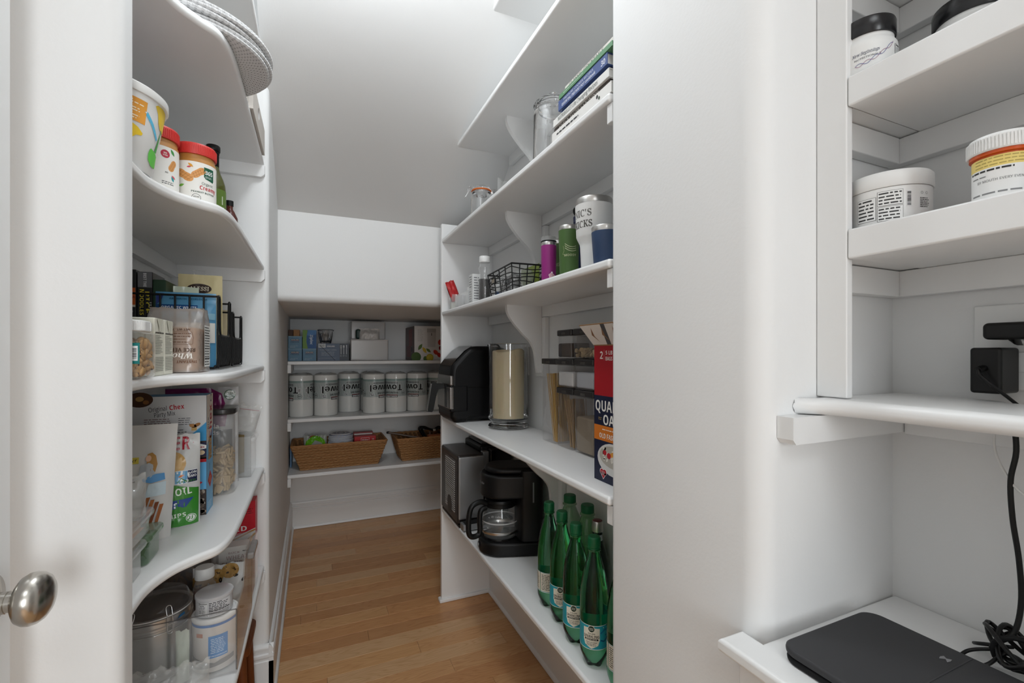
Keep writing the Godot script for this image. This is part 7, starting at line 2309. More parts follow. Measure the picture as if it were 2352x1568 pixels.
	var rz := pouch_z(0.052, 0.10, 0.010, 0.012, 221, 0.006)
	var rd := thing("red_wrapper", "crumpled red wrapper poking out of the small glass", "wrapper", Vector3(0.630, Y + 0.050, -2.098), 0.3)
	rd.rotation.z = 0.42
	put("wrapper", pouch(0.050, 0.095, rz, 14, 16, 0.004), mat(C("c02a2c"), 0.4), rd)

func right_appliances() -> void:
	var Y := 0.9124
	# ---- air fryer: side outline swept across z, front towards -x
	var f := thing("air_fryer", "black air fryer with a silver basket front and a long handle", "air fryer", Vector3(0.553, Y, -2.145))
	var body := MB.new()
	var out := smooth([Vector2(0.0, 0.022), Vector2(-0.003, 0.10), Vector2(-0.002, 0.19), Vector2(0.004, 0.245), Vector2(0.030, 0.277), Vector2(0.065, 0.312), Vector2(0.100, 0.334), Vector2(0.150, 0.338), Vector2(0.230, 0.334), Vector2(0.272, 0.318), Vector2(0.281, 0.280), Vector2(0.282, 0.15), Vector2(0.276, 0.030)], 4)
	out.append_array([Vector2(0.268, 0.008), Vector2(0.262, 0.0), Vector2(0.216, 0.0), Vector2(0.208, 0.008), Vector2(0.072, 0.008), Vector2(0.062, 0.0), Vector2(0.018, 0.0), Vector2(0.008, 0.010)])
	# rings across the width with rounded flanks
	var rings: Array = []
	var W := 0.232
	var cen := Vector2(0.14, 0.16)
	for k in 11:
		var t := k / 10.0
		var e := 0.0
		var zz := t * W
		if k <= 4:
			var a := PI / 2 * k / 4
			e = 1.0 - sin(a)
			zz = 0.022 * (1.0 - cos(a))
		elif k >= 6:
			var a := PI / 2 * (10 - k) / 4
			e = 1.0 - sin(a)
			zz = W - 0.022 * (1.0 - cos(a))
		var row: Array = []
		for p in out:
			var q := p - (p - cen).normalized() * 0.020 * e
			row.append(Vector3(q.x, maxf(q.y, 0.0005), zz))
		rings.append(row)
	body.grid(rings, true, Vector3(0.14, 0.16, W / 2))
	body.fan(rings[0], Vector3.FORWARD)
	body.fan(rings[10], Vector3.BACK)
	put("housing", body, mat(C("0a0a0b"), 0.42, 0.0, 0.35), f)
	# sloping glossy control panel
	var cp := MB.new()
	var g: Array = []
	for t2: Vector2 in [Vector2(0.006, 0.250), Vector2(0.030, 0.280), Vector2(0.065, 0.3155), Vector2(0.102, 0.3385)]:
		var row: Array = []
		for j in 7:
			var z := lerpf(0.018, W - 0.018, j / 6.0)
			row.append(Vector3(t2.x - 0.0008, t2.y + 0.0012, z))
		g.append(row)
	cp.grid(g, false, Vector3(0.2, 0.0, W / 2))
	put("control_panel", cp, M.gloss_black, f)
	# front: drawer with silver plate, dark window slot and handle
	var sil := mat(C("9a9591"), 0.25, 0.9)
	put("drawer", MB.new().span(-0.006, 0.078, 0.045, 0.166, 0.014, W + 0.0025, 0.010, 3), mat(C("0c0c0d"), 0.40, 0.0, 0.35), f)
	put("silver_plate", MB.new().span(-0.0085, 0.012, 0.060, 0.158, 0.020, W + 0.0045, 0.006, 2), sil, f)
	put("silver_plate", MB.new().span(-0.0065, 0.010, 0.164, 0.208, 0.020, W + 0.0035, 0.006, 2), sil, f)
	put("dark_strip", MB.new().span(-0.0095, -0.008, 0.066, 0.165, W * 0.66, W * 0.80, 0.001), M.gloss_black, f)
	var hd := PackedVector2Array([Vector2(-0.004, 0.168), Vector2(-0.004, 0.146), Vector2(-0.030, 0.142), Vector2(-0.040, 0.120), Vector2(-0.054, 0.050), Vector2(-0.060, 0.040), Vector2(-0.078, 0.042), Vector2(-0.080, 0.052), Vector2(-0.062, 0.166), Vector2(-0.056, 0.176), Vector2(-0.044, 0.176), Vector2(-0.036, 0.168)])
	put("handle", MB.new().bar(hd, Vector3(0, 0, W * 0.42), Vector3(1, 0, 0), Vector3(0, 1, 0), Vector3(0, 0, 0.034)), M.black, f)
	var hs := PackedVector2Array([Vector2(-0.0815, 0.046), Vector2(-0.0795, 0.046), Vector2(-0.0612, 0.168), Vector2(-0.0632, 0.168)])
	put("handle_trim", MB.new().bar(hs, Vector3(0, 0, W * 0.42 + 0.004), Vector3(1, 0, 0), Vector3(0, 1, 0), Vector3(0, 0, 0.026)), sil, f)
	put("seam", MB.new().span(0.078, 0.25, 0.1535, 0.155, W - 0.0005, W + 0.0004), M.gloss_black, f)
	put_cord("appliance_cord", "black cord looping over the back of the air fryer", [Vector3(0.836, 1.16, -2.02), Vector3(0.826, 1.235, -2.02), Vector3(0.80, 1.257, -2.00), Vector3(0.77, 1.2565, -1.98), Vector3(0.745, 1.2545, -1.97)], 0.004, M.black)
	# ---- glass vase with a cream candle
	var v := thing("glass_vase", "tall clear glass hurricane vase on a round foot", "vase", Vector3(0.738, Y, -1.715))
	put("vase_body", MB.new().lathe([Vector2(0.001, 0.0), Vector2(0.068, 0.0), Vector2(0.080, 0.004), Vector2(0.083, 0.010), Vector2(0.079, 0.017), Vector2(0.070, 0.021), Vector2(0.071, 0.029), Vector2(0.082, 0.040), Vector2(0.0855, 0.050), Vector2(0.083, 0.062), Vector2(0.080, 0.10), Vector2(0.0785, 0.20), Vector2(0.0815, 0.344), Vector2(0.0800, 0.345), Vector2(0.0767, 0.20), Vector2(0.078, 0.10), Vector2(0.0805, 0.056), Vector2(0.078, 0.046), Vector2(0.066, 0.0405), Vector2(0.001, 0.0400)], 72), M.glass, v)
	var cd := thing("pillar_candle", "thick cream pillar candle with a wavy melted rim inside the glass vase", "candle", Vector3(0.738, Y + 0.0404, -1.715))
	var wax := mat(C("ecd9b0"), 0.42)
	wax.subsurf_scatter_enabled = true
	wax.subsurf_scatter_strength = 0.12
	var cm := MB.new()
	var cg: Array = []
	for i in 12:
		var row: Array = []
		for j in 56:
			var a := TAU * j / 56
			var top := 0.276 + 0.006 * sin(a * 2.0 + 1.0) + 0.003 * sin(a * 3.0)
			var y := 0.0
			var r := 0.0655
			if i == 0:
				r = 0.0640
				y = 0.0005
			elif i == 1:
				y = 0.004
			elif i < 7:
				y = lerpf(0.004, top - 0.004, (i - 1) / 6.0)
			elif i == 7:
				y = top - 0.003
			elif i == 8:
				y = top
				r = 0.062
			elif i == 9:
				y = top - 0.004
				r = 0.058
			elif i == 10:
				y = 0.264
				r = 0.050
			else:
				y = 0.262
				r = 0.001
			row.append(Vector3(sin(a) * r, y, cos(a) * r))
		cg.append(row)
	cm.grid(cg, true, Vector3(0, 0.13, 0))
	cm.fan(cg[0], Vector3.DOWN)
	put("wax", cm, wax, cd)
	put("wick", MB.new().tube([Vector3(0, 0.260, 0), Vector3(0.001, 0.274, 0)], 0.0012, 6), M.black, cd)
	# ---- espresso machine on the lowest shelf
	var L := 0.4654
	var e := thing("espresso_machine", "silver and black espresso machine with a slatted side panel", "coffee machine", Vector3(0.572, L, -2.155))
	var dk := mat(C("2b2624"), 0.35)
	put("housing", MB.new().span(0.0, 0.120, 0.012, 0.310, 0.0, 0.272, 0.010, 2), dk, e)
	put("silver_front", MB.new().span(0.002, 0.116, 0.035, 0.304, 0.2725, 0.285, 0.005, 2), M.silver, e)
	put("vent_frame", MB.new().span(-0.002, -0.0002, 0.045, 0.285, 0.085, 0.245, 0.001), mat(C("4c4643"), 0.3), e)
	var slat := mat(C("bdb8b4"), 0.4, 0.2)
	for i in 24:
		var y := 0.056 + 0.0094 * i
		put("vent_slat", MB.new().span(-0.0055, -0.0022, y, y + 0.0042, 0.092, 0.238, 0.0008), slat, e)
	var pl := Print.new()
	pl.disc(0.075, 0.075, 0.036, 0.040, C("3a3431"), 1.0)
	put("side_emblem", pl.mesh(flat_map(Vector3(-0.0056, 0, 0.092), Vector3.BACK, Vector3.UP)), M.print, e)
	put("back_housing", MB.new().span(0.121, 0.262, 0.012, 0.335, 0.0, 0.225, 0.010, 2), M.black, e)
	put("silver_pillar", MB.new().span(0.121, 0.150, 0.150, 0.315, 0.2255, 0.262, 0.004), M.silver, e)
	put("brew_head", MB.new().span(0.1505, 0.255, 0.215, 0.325, 0.2255, 0.275, 0.008, 2), M.gloss_black, e)
	put("top_tray", MB.new().span(0.135, 0.245, 0.3355, 0.343, 0.02, 0.20, 0.003), mat(C("3a3a3b"), 0.3), e)
	put("bean_lid", MB.new().lathe([Vector2(0, 0.3435), Vector2(0.034, 0.3435), Vector2(0.036, 0.346), Vector2(0.030, 0.350), Vector2(0, 0.351)], 32, Vector3(0.19, 0, 0.10)), M.black, e)
	put("drip_tray", MB.new().span(0.006, 0.22, 0.004, 0.030, 0.2855, 0.335, 0.004), M.silver, e)
	put("drip_grille", MB.new().span(0.016, 0.21, 0.0305, 0.033, 0.290, 0.330, 0.001), M.black, e)
	put("base", MB.new().span(0.004, 0.258, 0.0, 0.0115, 0.004, 0.280, 0.003), M.black, e)
	# ---- drip coffee maker, front towards the corridor
	var c := thing("coffee_maker", "black drip coffee maker with a glass carafe", "coffee maker", Vector3(0.705, L, -1.605), -0.32)
	var bk := mat(C("0c0c0d"), 0.42, 0.0, 0.4)
	var oval := func(x0: float, x1: float, hz: float, front: float) -> PackedVector2Array:
		var o := PackedVector2Array()
		for i in 17:
			var a := PI / 2 + PI * i / 16
			o.append(Vector2(x0 + front + front * cos(a), hz * sin(a)))
		for i in 7:
			var a := -PI / 2 + PI / 2 * i / 6
			o.append(Vector2(x1 - 0.025 + 0.025 * cos(a), -hz + 0.025 + 0.025 * sin(a)))
		for i in 7:
			var a := PI / 2 * i / 6
			o.append(Vector2(x1 - 0.025 + 0.025 * cos(a), hz - 0.025 + 0.025 * sin(a)))
		return o
	put("base", MB.new().prism(oval.call(-0.128, 0.112, 0.086, 0.080), 0.0, 0.052, 0.010, 3), bk, c)
	put("warming_plate", MB.new().lathe([Vector2(0, 0.0522), Vector2(0.062, 0.0522), Vector2(0.060, 0.055), Vector2(0, 0.0552)], 40, Vector3(-0.045, 0, 0)), M.gloss_black, c)
	put("reservoir", MB.new().prism(oval.call(0.012, 0.112, 0.084, 0.028), 0.0525, 0.318, 0.006, 2), bk, c)
	put("brew_head", MB.new().prism(oval.call(-0.122, 0.110, 0.082, 0.078), 0.212, 0.300, 0.010, 3), bk, c)
	put("top_lid", MB.new().prism(oval.call(-0.106, 0.108, 0.074, 0.070), 0.3005, 0.326, 0.014, 4), bk, c)
	put("filter_spout", MB.new().lathe([Vector2(0, 0.2035), Vector2(0.026, 0.2035), Vector2(0.034, 0.207), Vector2(0.038, 0.2118), Vector2(0, 0.2119)], 36, Vector3(-0.045, 0, 0)), M.black, c)
	for s: float in [1.0]:
		put("water_window", MB.new().span(0.070, 0.076, 0.200, 0.275, 0.0842, 0.0855, 0.001), mat(C("6c6c70"), 0.15), c)
	var bt := MB.new()
	bt.T = Transform3D(Basis(Vector3.BACK, PI / 2).rotated(Vector3.UP, 0.0), Vector3(-0.1275, 0.028, 0.018))
	bt.lathe([Vector2(0, 0), Vector2(0.011, 0), Vector2(0.0115, 0.002), Vector2(0.009, 0.004), Vector2(0, 0.0042)], 28)
	put("power_button", bt, M.silver, c)
	var lp := Print.new()
	lp.text("Mr. Coffee", 0.0, 0.266, 0.008, C("b4b4b4"), 1.0, 0.044, 0, 0.0, "Droid Serif", false, 0.3)
	put("lettering", lp.mesh(func(x: float, y: float) -> Array: return [Vector3(-0.044 + sin(-PI / 2 + 0.35 + x / 0.08) * 0.0785, y, cos(-PI / 2 + 0.35 + x / 0.08) * 0.0825), Vector3(sin(-PI / 2 + 0.35 + x / 0.08), 0, cos(-PI / 2 + 0.35 + x / 0.08))], 0.004), M.print, c)
	var ca := thing("carafe", "round glass coffee carafe with a black looped handle on the warming plate", "carafe", c.position + Vector3(-0.045, 0.0556, 0).rotated(Vector3.UP, -0.32), -0.32)
	ca.scale = Vector3.ONE * 1.12
	put("glass_body", MB.new().lathe([Vector2(0.001, 0), Vector2(0.052, 0), Vector2(0.058, 0.004), Vector2(0.0635, 0.020), Vector2(0.065, 0.036), Vector2(0.062, 0.060), Vector2(0.056, 0.088), Vector2(0.050, 0.108), Vector2(0.049, 0.114)], 56), clear_mat(C("c9cccb"), 0.10, 0.04), ca)
	put("metal_band", MB.new().lathe([Vector2(0.0642, 0.018), Vector2(0.0652, 0.020), Vector2(0.0660, 0.026), Vector2(0.0652, 0.027)], 56), M.steel, ca)
	put("metal_band", MB.new().lathe([Vector2(0.0630, 0.053), Vector2(0.0632, 0.057)], 56), mat(C("c6c6c6"), 0.4), ca)
	put("lid", MB.new().lathe([Vector2(0, 0.1142), Vector2(0.052, 0.1142), Vector2(0.053, 0.118), Vector2(0.050, 0.126), Vector2(0.030, 0.1295), Vector2(0, 0.1298)], 44), M.black, ca)
	put("collar", MB.new().lathe([Vector2(0.0495, 0.102), Vector2(0.0530, 0.102), Vector2(0.0530, 0.1138), Vector2(0.0495, 0.1138)], 44), M.black, ca)
	var ax := Vector3(-0.92, 0, 0.39).normalized()
	put("handle", MB.new().tube(curve3([ax * 0.048 + Vector3(0, 0.112, 0), ax * 0.075 + Vector3(0, 0.122, 0), ax * 0.104 + Vector3(0, 0.112, 0), ax * 0.115 + Vector3(0, 0.085, 0), ax * 0.118 + Vector3(0, 0.040, 0), ax * 0.113 + Vector3(0, 0.016, 0), ax * 0.098 + Vector3(0, 0.009, 0), ax * 0.080 + Vector3(0, 0.014, 0), ax * 0.076 + Vector3(0, 0.030, 0), ax * 0.077 + Vector3(0, 0.065, 0), ax * 0.072 + Vector3(0, 0.092, 0), ax * 0.052 + Vector3(0, 0.100, 0)]), 0.009, 10), M.black, ca)
	var cl := Print.new()
	cl.text("Mr. Coffee", 0.0, 0.078, 0.006, C("d4d4d4"), 1.0, 0.036, 0, 0.0, "Droid Serif", false, 0.3)
	for k in 4:
		cl.rect(-0.030, 0.040 + 0.016 * k, -0.024, 0.0415 + 0.016 * k, C("d4d4d4"), 1.0)
	var cf := func(y: float) -> float: return lerpf(0.0645, 0.0525, clampf((y - 0.04) / 0.06, 0.0, 1.0)) + 0.0005
	put("lettering", cl.mesh(shape_map(cf, -0.30, 0.06), 0.004), M.print, ca)

func storage_box(label: String, at: Vector3, w: float, d: float, h: float) -> Node3D:
	var o := thing("storage_container", label, "container", at, 0.0, "clear containers with dark lids")
	var t := 0.0022
	var body := M.pane2 as Material
	put("container_body", MB.new().prism(round_rect(w - 0.004, d - 0.004, 0.010, 4), 0.0006, h - 0.020, 0.004), M.smoke2, o)
	put("lid", MB.new().prism(round_rect(w, d, 0.008, 4), h - 0.0195, h, 0.003), M.lid, o)
	put("lid_clip", MB.new().span(-w / 2 - 0.0012, -w / 2 + 0.004, h - 0.015, h - 0.009, -0.012, 0.014, 0.001), mat(C("4c4947"), 0.3), o)
	return o

func right_dry_goods(rng: RandomNumberGenerator) -> void:
	var Y := 0.9124
	M.smoke2 = clear_mat(C("a59d9b"), 0.12, 0.05)
	M.lid = mat(C("2c2929"), 0.3)
	var tall := storage_box("tall clear container of long yellow spaghetti with a dark lid", Vector3(0.785, Y, -1.379), 0.086, 0.104, 0.288)
	var med := storage_box("clear container of long brown pasta under the white flour one", Vector3(0.785, Y, -1.272), 0.086, 0.104, 0.194)
	var oat := storage_box("clear container filled with pale steel-cut oats", Vector3(0.785, Y, -1.160), 0.086, 0.108, 0.194)
	var flo := storage_box("clear container of white flour stacked on the brown pasta one", Vector3(0.785, Y + 0.1944, -1.272), 0.086, 0.104, 0.094)
	var sug := storage_box("clear container of bluish white powder stacked on the oats one", Vector3(0.785, Y + 0.1944, -1.160), 0.086, 0.108, 0.094)
	var cof := storage_box("clear container of ground coffee in the topmost layer", Vector3(0.788, Y + 0.2888, -1.285), 0.080, 0.092, 0.094)
	var fla := storage_box("clear container of oat flakes in the topmost layer", Vector3(0.788, Y + 0.2888, -1.172), 0.080, 0.118, 0.094)
	var rod := MB.new().tube([Vector3.ZERO, Vector3(0, 0.232, 0)], 0.0011, 5)
	for k in 2:
		var o := [tall, med][k] as Node3D
		var xs: Array = []
		for i in 95:
			var b := Basis.from_euler(Vector3(rng.randf_range(-0.03, 0.03) - [0.10, 0.16][k], 0, rng.randf_range(-0.05, 0.05))) * Basis.from_scale(Vector3(1, [1.0, 0.66][k], 1))
			xs.append(Transform3D(b, Vector3(rng.randf_range(-0.030, 0.026), 0.006, rng.randf_range(0.012, 0.044))))
		scatter(["spaghetti", "brown_pasta"][k], ["yellow spaghetti standing in the tall clear container", "brown long pasta standing in the clear container"][k], "pasta", rod.mesh(), xs, mat([C("d8a83c"), C("a8834e")][k], 0.5), o.position)
	var fills := [[oat, 0.112, C("b99a70"), "oats", "steel-cut oats heaped in the clear container", 0.12], [flo, 0.052, C("ecebea"), "flour", "white flour in the stacked clear container", 0.02], [sug, 0.054, C("d5d8de"), "white_powder", "bluish white powder in the stacked clear container", 0.02], [cof, 0.050, C("3f2a1e"), "ground_coffee", "dark ground coffee in the topmost clear container", 0.1]]
	for s: Array in fills:
		var o := s[0] as Node3D
		var w := 0.074
		var d := 0.090 if s[3] != "ground_coffee" else 0.080
		var mm := mat(s[2], 0.95, 0.0, 0.2)
		mm.heightmap_enabled = true
		mm.heightmap_texture = noise_tex(0.08, 3, 17)
		mm.heightmap_scale = s[5]
		if s[3] == "oats" or s[3] == "ground_coffee":
			var nt := noise_tex(0.12, 3, 18)
			var gr := Gradient.new()
			gr.set_offset(0, 0.36)
			gr.set_offset(1, 0.66)
			gr.set_color(0, Color(s[2]).darkened(0.45))
			gr.set_color(1, Color(s[2]).lightened(0.38))
			nt.color_ramp = gr
			mm.albedo_texture = nt
			mm.albedo_color = Color.WHITE
		tri_planar(mm, 14.0)
		var st := put(s[3], MB.new().span(-w / 2, w / 2, 0.005, s[1], -d / 2, d / 2, 0.006, 2), mm, self, s[4])
		st.position = o.position
		st.set_meta("kind", "stuff")
		st.set_meta("category", "food")
	var disc := MB.new().lathe([Vector2(0, -0.0006), Vector2(0.0045, -0.0004), Vector2(0.005, 0.0), Vector2(0.0045, 0.0005), Vector2(0, 0.0007)], 9)
	var fx: Array = []
	for i in 420:
		fx.append(rand_xf(rng, Vector3(-0.032, 0.008, -0.050), Vector3(0.032, 0.030, 0.050), 0.8, 1.3))
	scatter("oat_flakes", "pale oat flakes in the topmost clear container", "oats", disc.mesh(), fx, mat(C("c7ae86"), 0.85), fla.position)
	# opened oatmeal box
	var s := Vector3(0.095, 0.325, 0.136)
	var q := thing("oatmeal_box", "big red and navy oatmeal box with torn-open flaps at the white wall", "box", Vector3(0.682, Y, -0.870))
	put("carton_body", MB.new().span(-s.x / 2, s.x / 2, 0.0, s.y, -s.z / 2, s.z / 2, 0.001), mat(C("1c2236"), 0.4), q)
	var p := Print.new()
	p.rng.seed = 50
	p.rect(0, 0.170, s.z, s.y, C("a81c24"), 0.4)
	p.rect(0, 0.128, s.z, 0.205, C("1b2038"), 0.6)
	p.rect(0, 0.0, s.z, 0.100, C("1b2038"), 0.6)
	p.rect(0, 0.098, s.z, 0.134, C("d97a2a"), 0.8)
	p.text("2", 0.030, 0.302, 0.018, C("f0e6e0"), 2.0)
	p.line([Vector2(0.041, 0.290), Vector2(0.041, 0.315)], 0.0008, C("d0a0a0"), 2.0)
	p.text("5 LB", 0.060, 0.308, 0.009, C("f0e6e0"), 2.0, 0.026)
	p.text("BAGS", 0.060, 0.294, 0.009, C("f0e6e0"), 2.0, 0.026)
	p.text("QUAKER", 0.068, 0.178, 0.0255, C("f2f0ea"), 3.0, 0.124)
	p.text("OATS", 0.076, 0.149, 0.024, C("f2f0ea"), 3.0, 0.076)
	p.fine(0.018, 0.146, 0.032, 0.154, 2, C("b9a06a"), 3.0)
	p.fine(0.034, 0.122, 0.11, 0.128, 1, C("f4e4d0"), 3.0)
	p.text("OLD FASHIONED", 0.074, 0.110, 0.0115, C("f6efe6"), 3.0, 0.104)
	p.disc(0.078, 0.058, 0.064, 0.038, C("dcdad6"), 2.0)
	p.disc(0.078, 0.064, 0.056, 0.026, C("b9b2a6"), 2.4)
	for i in 40:
		p.disc(0.078 + p.rng.randf_range(-0.045, 0.045), 0.066 + p.rng.randf_range(-0.016, 0.016), 0.005, 0.003, C("e9e4da"), 2.6, p.rng.randf() * 3.0, 7)
	p.disc(0.060, 0.066, 0.008, 0.007, C("b81f2e"), 3.0)
	p.disc(0.044, 0.071, 0.007, 0.006, C("b81f2e"), 3.0)
	p.poly([Vector2(0.064, 0.072), Vector2(0.094, 0.086), Vector2(0.100, 0.076), Vector2(0.070, 0.064)], C("e39a3c"), 3.0)
	for o: Array in [[0.0125, C("f0ecea"), 3.2], [0.0108, C("b81f2e"), 3.6]]:
		var k: float = o[0]
		p.disc(0.038 - k * 0.52, 0.020 + k * 0.35, k * 0.62, k * 0.62, o[1], o[2])
		p.disc(0.038 + k * 0.52, 0.020 + k * 0.35, k * 0.62, k * 0.62, o[1], o[2])
		p.poly([Vector2(0.038 - k * 1.12, 0.020 + k * 0.2), Vector2(0.038 + k * 1.12, 0.020 + k * 0.2), Vector2(0.038, 0.020 - k * 1.1)], o[1], o[2])
	p.fine(0.030, 0.016, 0.046, 0.026, 4, C("f2d8d8"), 4.0)
	put("printed_front", p.mesh(left_map(s)), M.print, q)
	var kraft := mat(C("9a754f"), 0.8)
	var fl := MB.new()
	fl.quad(Vector3(-s.x / 2, s.y, -s.z / 2), Vector3(-s.x / 2, s.y, s.z / 2), Vector3(-s.x / 2 - 0.052, s.y + 0.046, s.z / 2 + 0.0), Vector3(-s.x / 2 - 0.052, s.y + 0.046, -s.z / 2 - 0.022), Vector3(-0.66, -0.75, 0).normalized())
	var flap := MB.new()
	flap.T = Transform3D(Basis(Vector3.BACK, 2.30), Vector3(-s.x / 2, s.y, 0))
	flap.span(0.0, 0.066, -0.0006, 0.0006, -s.z / 2, s.z / 2 - 0.002)
	put("flap", flap, kraft, q)
	var fp := Print.new()
	fp.rect(0.004, 0.002, 0.064, 0.134, C("e6e2dc"), 0.5)
	fp.poly([Vector2(0.004, 0.060), Vector2(0.004, 0.076), Vector2(0.064, 0.050), Vector2(0.064, 0.034)], C("4a4c50"), 1.0)
	for k in 3:
		fp.poly([Vector2(0.012, 0.012 + 0.042 * k), Vector2(0.030, 0.018 + 0.042 * k), Vector2(0.056, 0.010 + 0.042 * k), Vector2(0.034, 0.026 + 0.042 * k)], C("8f6a4a"), 2.0)
	var fo := Vector3(-s.x / 2, s.y, 0)
	var fr := Vector3(cos(2.30), sin(2.30), 0)
	put("flap_print", fp.mesh(flat_map(fo + Vector3(0, 0, -s.z / 2 + 0.002) + fr.cross(Vector3.BACK).normalized() * -0.0008, fr, Vector3.BACK)) if fr.cross(Vector3.BACK).y < 0 and false else fp.mesh(flat_map(fo + Vector3(0, 0, s.z / 2 - 0.002) + Vector3(sin(2.30), -cos(2.30), 0) * -0.0008, fr, Vector3.FORWARD)), M.print, q)
	var f2 := MB.new()
	f2.T = Transform3D(Basis(Vector3.BACK, 1.15), Vector3(s.x / 2, s.y, 0))
	f2.span(0.0, 0.058, -0.0006, 0.0006, -s.z / 2, s.z / 2 - 0.002)
	put("flap", f2, kraft, q)
	var f3 := MB.new()
	f3.T = Transform3D(Basis(Vector3.RIGHT, -1.9), Vector3(0, s.y, -s.z / 2))
	f3.span(-s.x / 2 + 0.002, s.x / 2 - 0.002, -0.0006, 0.0006, 0.0, 0.046)
	put("flap", f3, kraft, q)

func pet_radius(y: float) -> float:
	var k := [[0.0, 0.0335], [0.030, 0.0352], [0.045, 0.0348], [0.047, 0.0342], [0.106, 0.0342], [0.108, 0.0350], [0.150, 0.0350], [0.175, 0.0338], [0.200, 0.0305], [0.225, 0.0252], [0.245, 0.0195], [0.262, 0.0148], [0.270, 0.0132], [0.30, 0.0132]]
	for i in k.size() - 1:
		if y <= k[i + 1][0]:
			return lerpf(k[i][1], k[i + 1][1], (y - k[i][0]) / (k[i + 1][0] - k[i][0]))
	return 0.0132

func pet_body(h: float, sc := 1.0) -> MB:
	var m := MB.new()
	var g: Array = []
	var ys := [0.0005, 0.003, 0.008, 0.014, 0.020, 0.027, 0.034, 0.042, 0.0465, 0.048, 0.075, 0.105, 0.109, 0.13, 0.15, 0.163, 0.175, 0.188, 0.2, 0.212, 0.225, 0.236, 0.246, 0.256, 0.264, 0.270, 0.2735, 0.276, 0.280]
	for y: float in ys:
		var row: Array = []
		for j in 60:
			var a := TAU * j / 60
			var r := pet_radius(y)
			if y < 0.034:
				var t := 1.0 - y / 0.034
				r *= 1.0 - t * t * 0.30 - 0.16 * t * (0.5 - 0.5 * cos(a * 5.0))
			if y > 0.272 and y < 0.2765:
				r = 0.0165
			row.append(Vector3(sin(a) * r * sc, y * h / 0.30, cos(a) * r * sc))
		g.append(row)
	m.grid(g, true, Vector3(0, h / 2, 0))
	m.fan(g[0], Vector3.DOWN)
	m.fan(g[g.size() - 1], Vector3.UP)
	return m

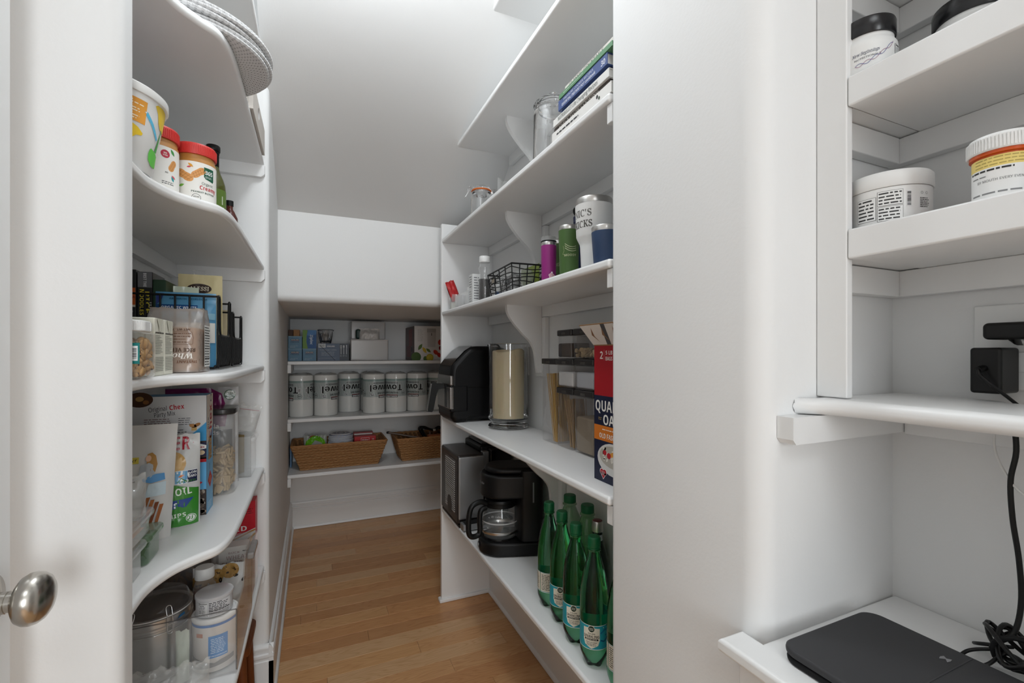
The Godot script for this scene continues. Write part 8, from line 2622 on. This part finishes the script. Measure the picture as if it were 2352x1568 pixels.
func right_low() -> void:
	var L := 0.4654
	var green := solid_glass(C("8fe6b4"), 0.033)
	var pale := clear_mat(C("5fa860"), 0.5, 0.08)
	var capm := mat(C("0f6a40"), 0.45)
	# sparkling water bottles
	var proto := thing("water_bottle", "green sparkling water bottle with a green cap, nearest the white wall with its whole teal label in view", "bottle", Vector3(0.632, L, -0.936), 0.0, "green sparkling water bottles")
	proto.set_meta("label", "green water bottle showing its whole teal sparkling label near the white wall")
	put("bottle_body", pet_body(0.300), green, proto)
	var cap := MB.new()
	cap.lathe([Vector2(0, 0.2802), Vector2(0.0148, 0.2802), Vector2(0.0155, 0.282), Vector2(0.0150, 0.303), Vector2(0.0135, 0.3055), Vector2(0, 0.306)], 40)
	for i in 40:
		cap.T = Transform3D(Basis(Vector3.UP, TAU * i / 40), Vector3.ZERO)
		cap.span(-0.0006, 0.0006, 0.283, 0.302, 0.0149, 0.0158)
	put("cap", cap, capm, proto)
	put("neck_ring", MB.new().lathe([Vector2(0.0134, 0.2745), Vector2(0.0155, 0.2748), Vector2(0.0155, 0.2795), Vector2(0.0134, 0.2798)], 36), capm, proto)
	var p := Print.new()
	p.rng.seed = 61
	p.rect(-0.108, 0.0475, 0.108, 0.105, C("2aa0b0"), 0.0)
	p.rect(-0.108, 0.0475, 0.108, 0.0488, C("e8ece6"), 0.5)
	p.rect(-0.108, 0.1037, 0.108, 0.105, C("e8ece6"), 0.5)
	p.poly([Vector2(-0.020, 0.098), Vector2(-0.008, 0.099), Vector2(0.008, 0.099), Vector2(0.020, 0.098), Vector2(0.020, 0.070), Vector2(0.016, 0.058), Vector2(0.0, 0.050), Vector2(-0.016, 0.058), Vector2(-0.020, 0.070)], C("e9e5d4"), 1.0)
	p.disc(0.0, 0.0965, 0.0085, 0.0085, C("e9e5d4"), 1.5)
	p.disc(0.0, 0.0965, 0.0072, 0.0072, C("20362c"), 2.0)
	p.text("WHOLE", 0.0, 0.098, 0.0022, C("d8dcd0"), 3.0, 0.010)
	p.text("FOODS", 0.0, 0.0945, 0.0022, C("d8dcd0"), 3.0, 0.009)
	p.text("ITALIAN", 0.0, 0.0855, 0.0030, C("2a2a28"), 2.0, 0.017)
	p.text("SPARKLING", 0.0, 0.0785, 0.0068, C("1a1c1c"), 2.0, 0.0375)
	p.rect(-0.0165, 0.0695, 0.0165, 0.0738, C("1a1c1c"), 2.0)
	p.text("MINERAL WATER", 0.0, 0.0716, 0.0024, C("e9e5d4"), 3.0, 0.027)
	p.text("PROTECTED SPRING", 0.0, 0.0648, 0.0026, C("3a3a38"), 2.0, 0.026)
	p.fine(-0.012, 0.056, 0.012, 0.0625, 2, C("55554f"), 2.0, 0.4, 0.1)
	p.line([Vector2(0.022, 0.086), Vector2(0.034, 0.094), Vector2(0.048, 0.090), Vector2(0.060, 0.098)], 0.003, C("1f6f9a"), 1.0)
	p.line([Vector2(0.022, 0.070), Vector2(0.032, 0.066), Vector2(0.044, 0.074), Vector2(0.058, 0.070)], 0.003, C("17507a"), 1.0)
	p.disc(0.030, 0.099, 0.0012, 0.0012, C("e8ece6"), 1.0)
	p.disc(0.038, 0.080, 0.002, 0.0016, C("17507a"), 1.0)
	# the plain back of the label
	p.rect(0.064, 0.050, 0.108, 0.103, C("dedac8"), 1.0)
	p.rect(-0.108, 0.050, -0.052, 0.103, C("dedac8"), 1.0)
	p.fine(-0.104, 0.054, -0.056, 0.100, 10, C("45453f"), 2.0, 0.4, 0.15)
	p.fine(0.068, 0.054, 0.104, 0.100, 10, C("45453f"), 2.0, 0.4, 0.15)
	put("printed_label", p.mesh(can_map(0.0347, -0.78), 0.005), M.print, proto)
	dup(proto, "green water bottle second from the white wall, its teal label partly covered", Vector3(0.637, L, -1.028), 0.05)
	dup(proto, "green water bottle third from the white wall, only half its label showing", Vector3(0.649, L, -1.122), 0.1)
	dup(proto, "green water bottle showing its cream back label, closest to the coffee maker", Vector3(0.653, L, -1.206), 2.6)
	dup(proto, "green water bottle mostly hidden behind the white wall's edge", Vector3(0.642, L, -0.838), 2.2)
	# two pale green big bottles
	for k in 2:
		var o := thing("soda_bottle", ["large pale green soda bottle behind the bottle closest to the coffee maker", "large pale green soda bottle with dark liquid line, back row nearer the wall"][k], "bottle", [Vector3(0.776, L, -1.290), Vector3(0.776, L, -1.185)][k] as Vector3, 0.0, "large pale green soda bottles")
		put("bottle_body", pet_body(0.282, 1.42), pale, o)
		var b := MB.new()
		b.T = Transform3D(Basis.from_scale(Vector3(1.02, 1, 1.02)), Vector3(0, -0.0165, 0))
		b.lathe([Vector2(0, 0.2802), Vector2(0.0195, 0.2802), Vector2(0.0200, 0.282), Vector2(0.0195, 0.301), Vector2(0.018, 0.3035), Vector2(0, 0.304)], 40)
		put("cap", b, capm, o)
		if k == 1:
			put("drink", MB.new().lathe([Vector2(0, 0.005), Vector2(0.040, 0.012), Vector2(0.0465, 0.05), Vector2(0.0465, 0.14), Vector2(0.0440, 0.175), Vector2(0, 0.175)], 40), mat(C("3a4a2a"), 0.1), o)
		else:
			put("drink", MB.new().lathe([Vector2(0, 0.005), Vector2(0.040, 0.012), Vector2(0.0465, 0.05), Vector2(0.0465, 0.12), Vector2(0, 0.12)], 40), mat(C("5f8f50"), 0.1), o)
	var w := thing("dark_bottle", "dark glass bottle with a silver and maroon screw cap in the back row", "bottle", Vector3(0.728, L, -1.062))
	put("bottle_body", MB.new().lathe([Vector2(0, 0), Vector2(0.030, 0), Vector2(0.033, 0.004), Vector2(0.033, 0.150), Vector2(0.030, 0.180), Vector2(0.020, 0.215), Vector2(0.0145, 0.235), Vector2(0.0135, 0.262), Vector2(0, 0.262)], 48), mat(C("14211c"), 0.06), w)
	put("screw_cap", MB.new().lathe([Vector2(0, 0.258), Vector2(0.0158, 0.258), Vector2(0.0160, 0.262), Vector2(0.0155, 0.284), Vector2(0.014, 0.2865), Vector2(0, 0.287)], 40), M.steel, w)
	put("cap_disc", MB.new().lathe([Vector2(0, 0.2871), Vector2(0.0135, 0.2871), Vector2(0.012, 0.2882), Vector2(0, 0.2884)], 32), mat(C("6a2a30"), 0.4), w)
	put("neck_label", MB.new().lathe([Vector2(0.0149, 0.234), Vector2(0.0140, 0.250)], 32), mat(C("c9cfd6"), 0.5), w)
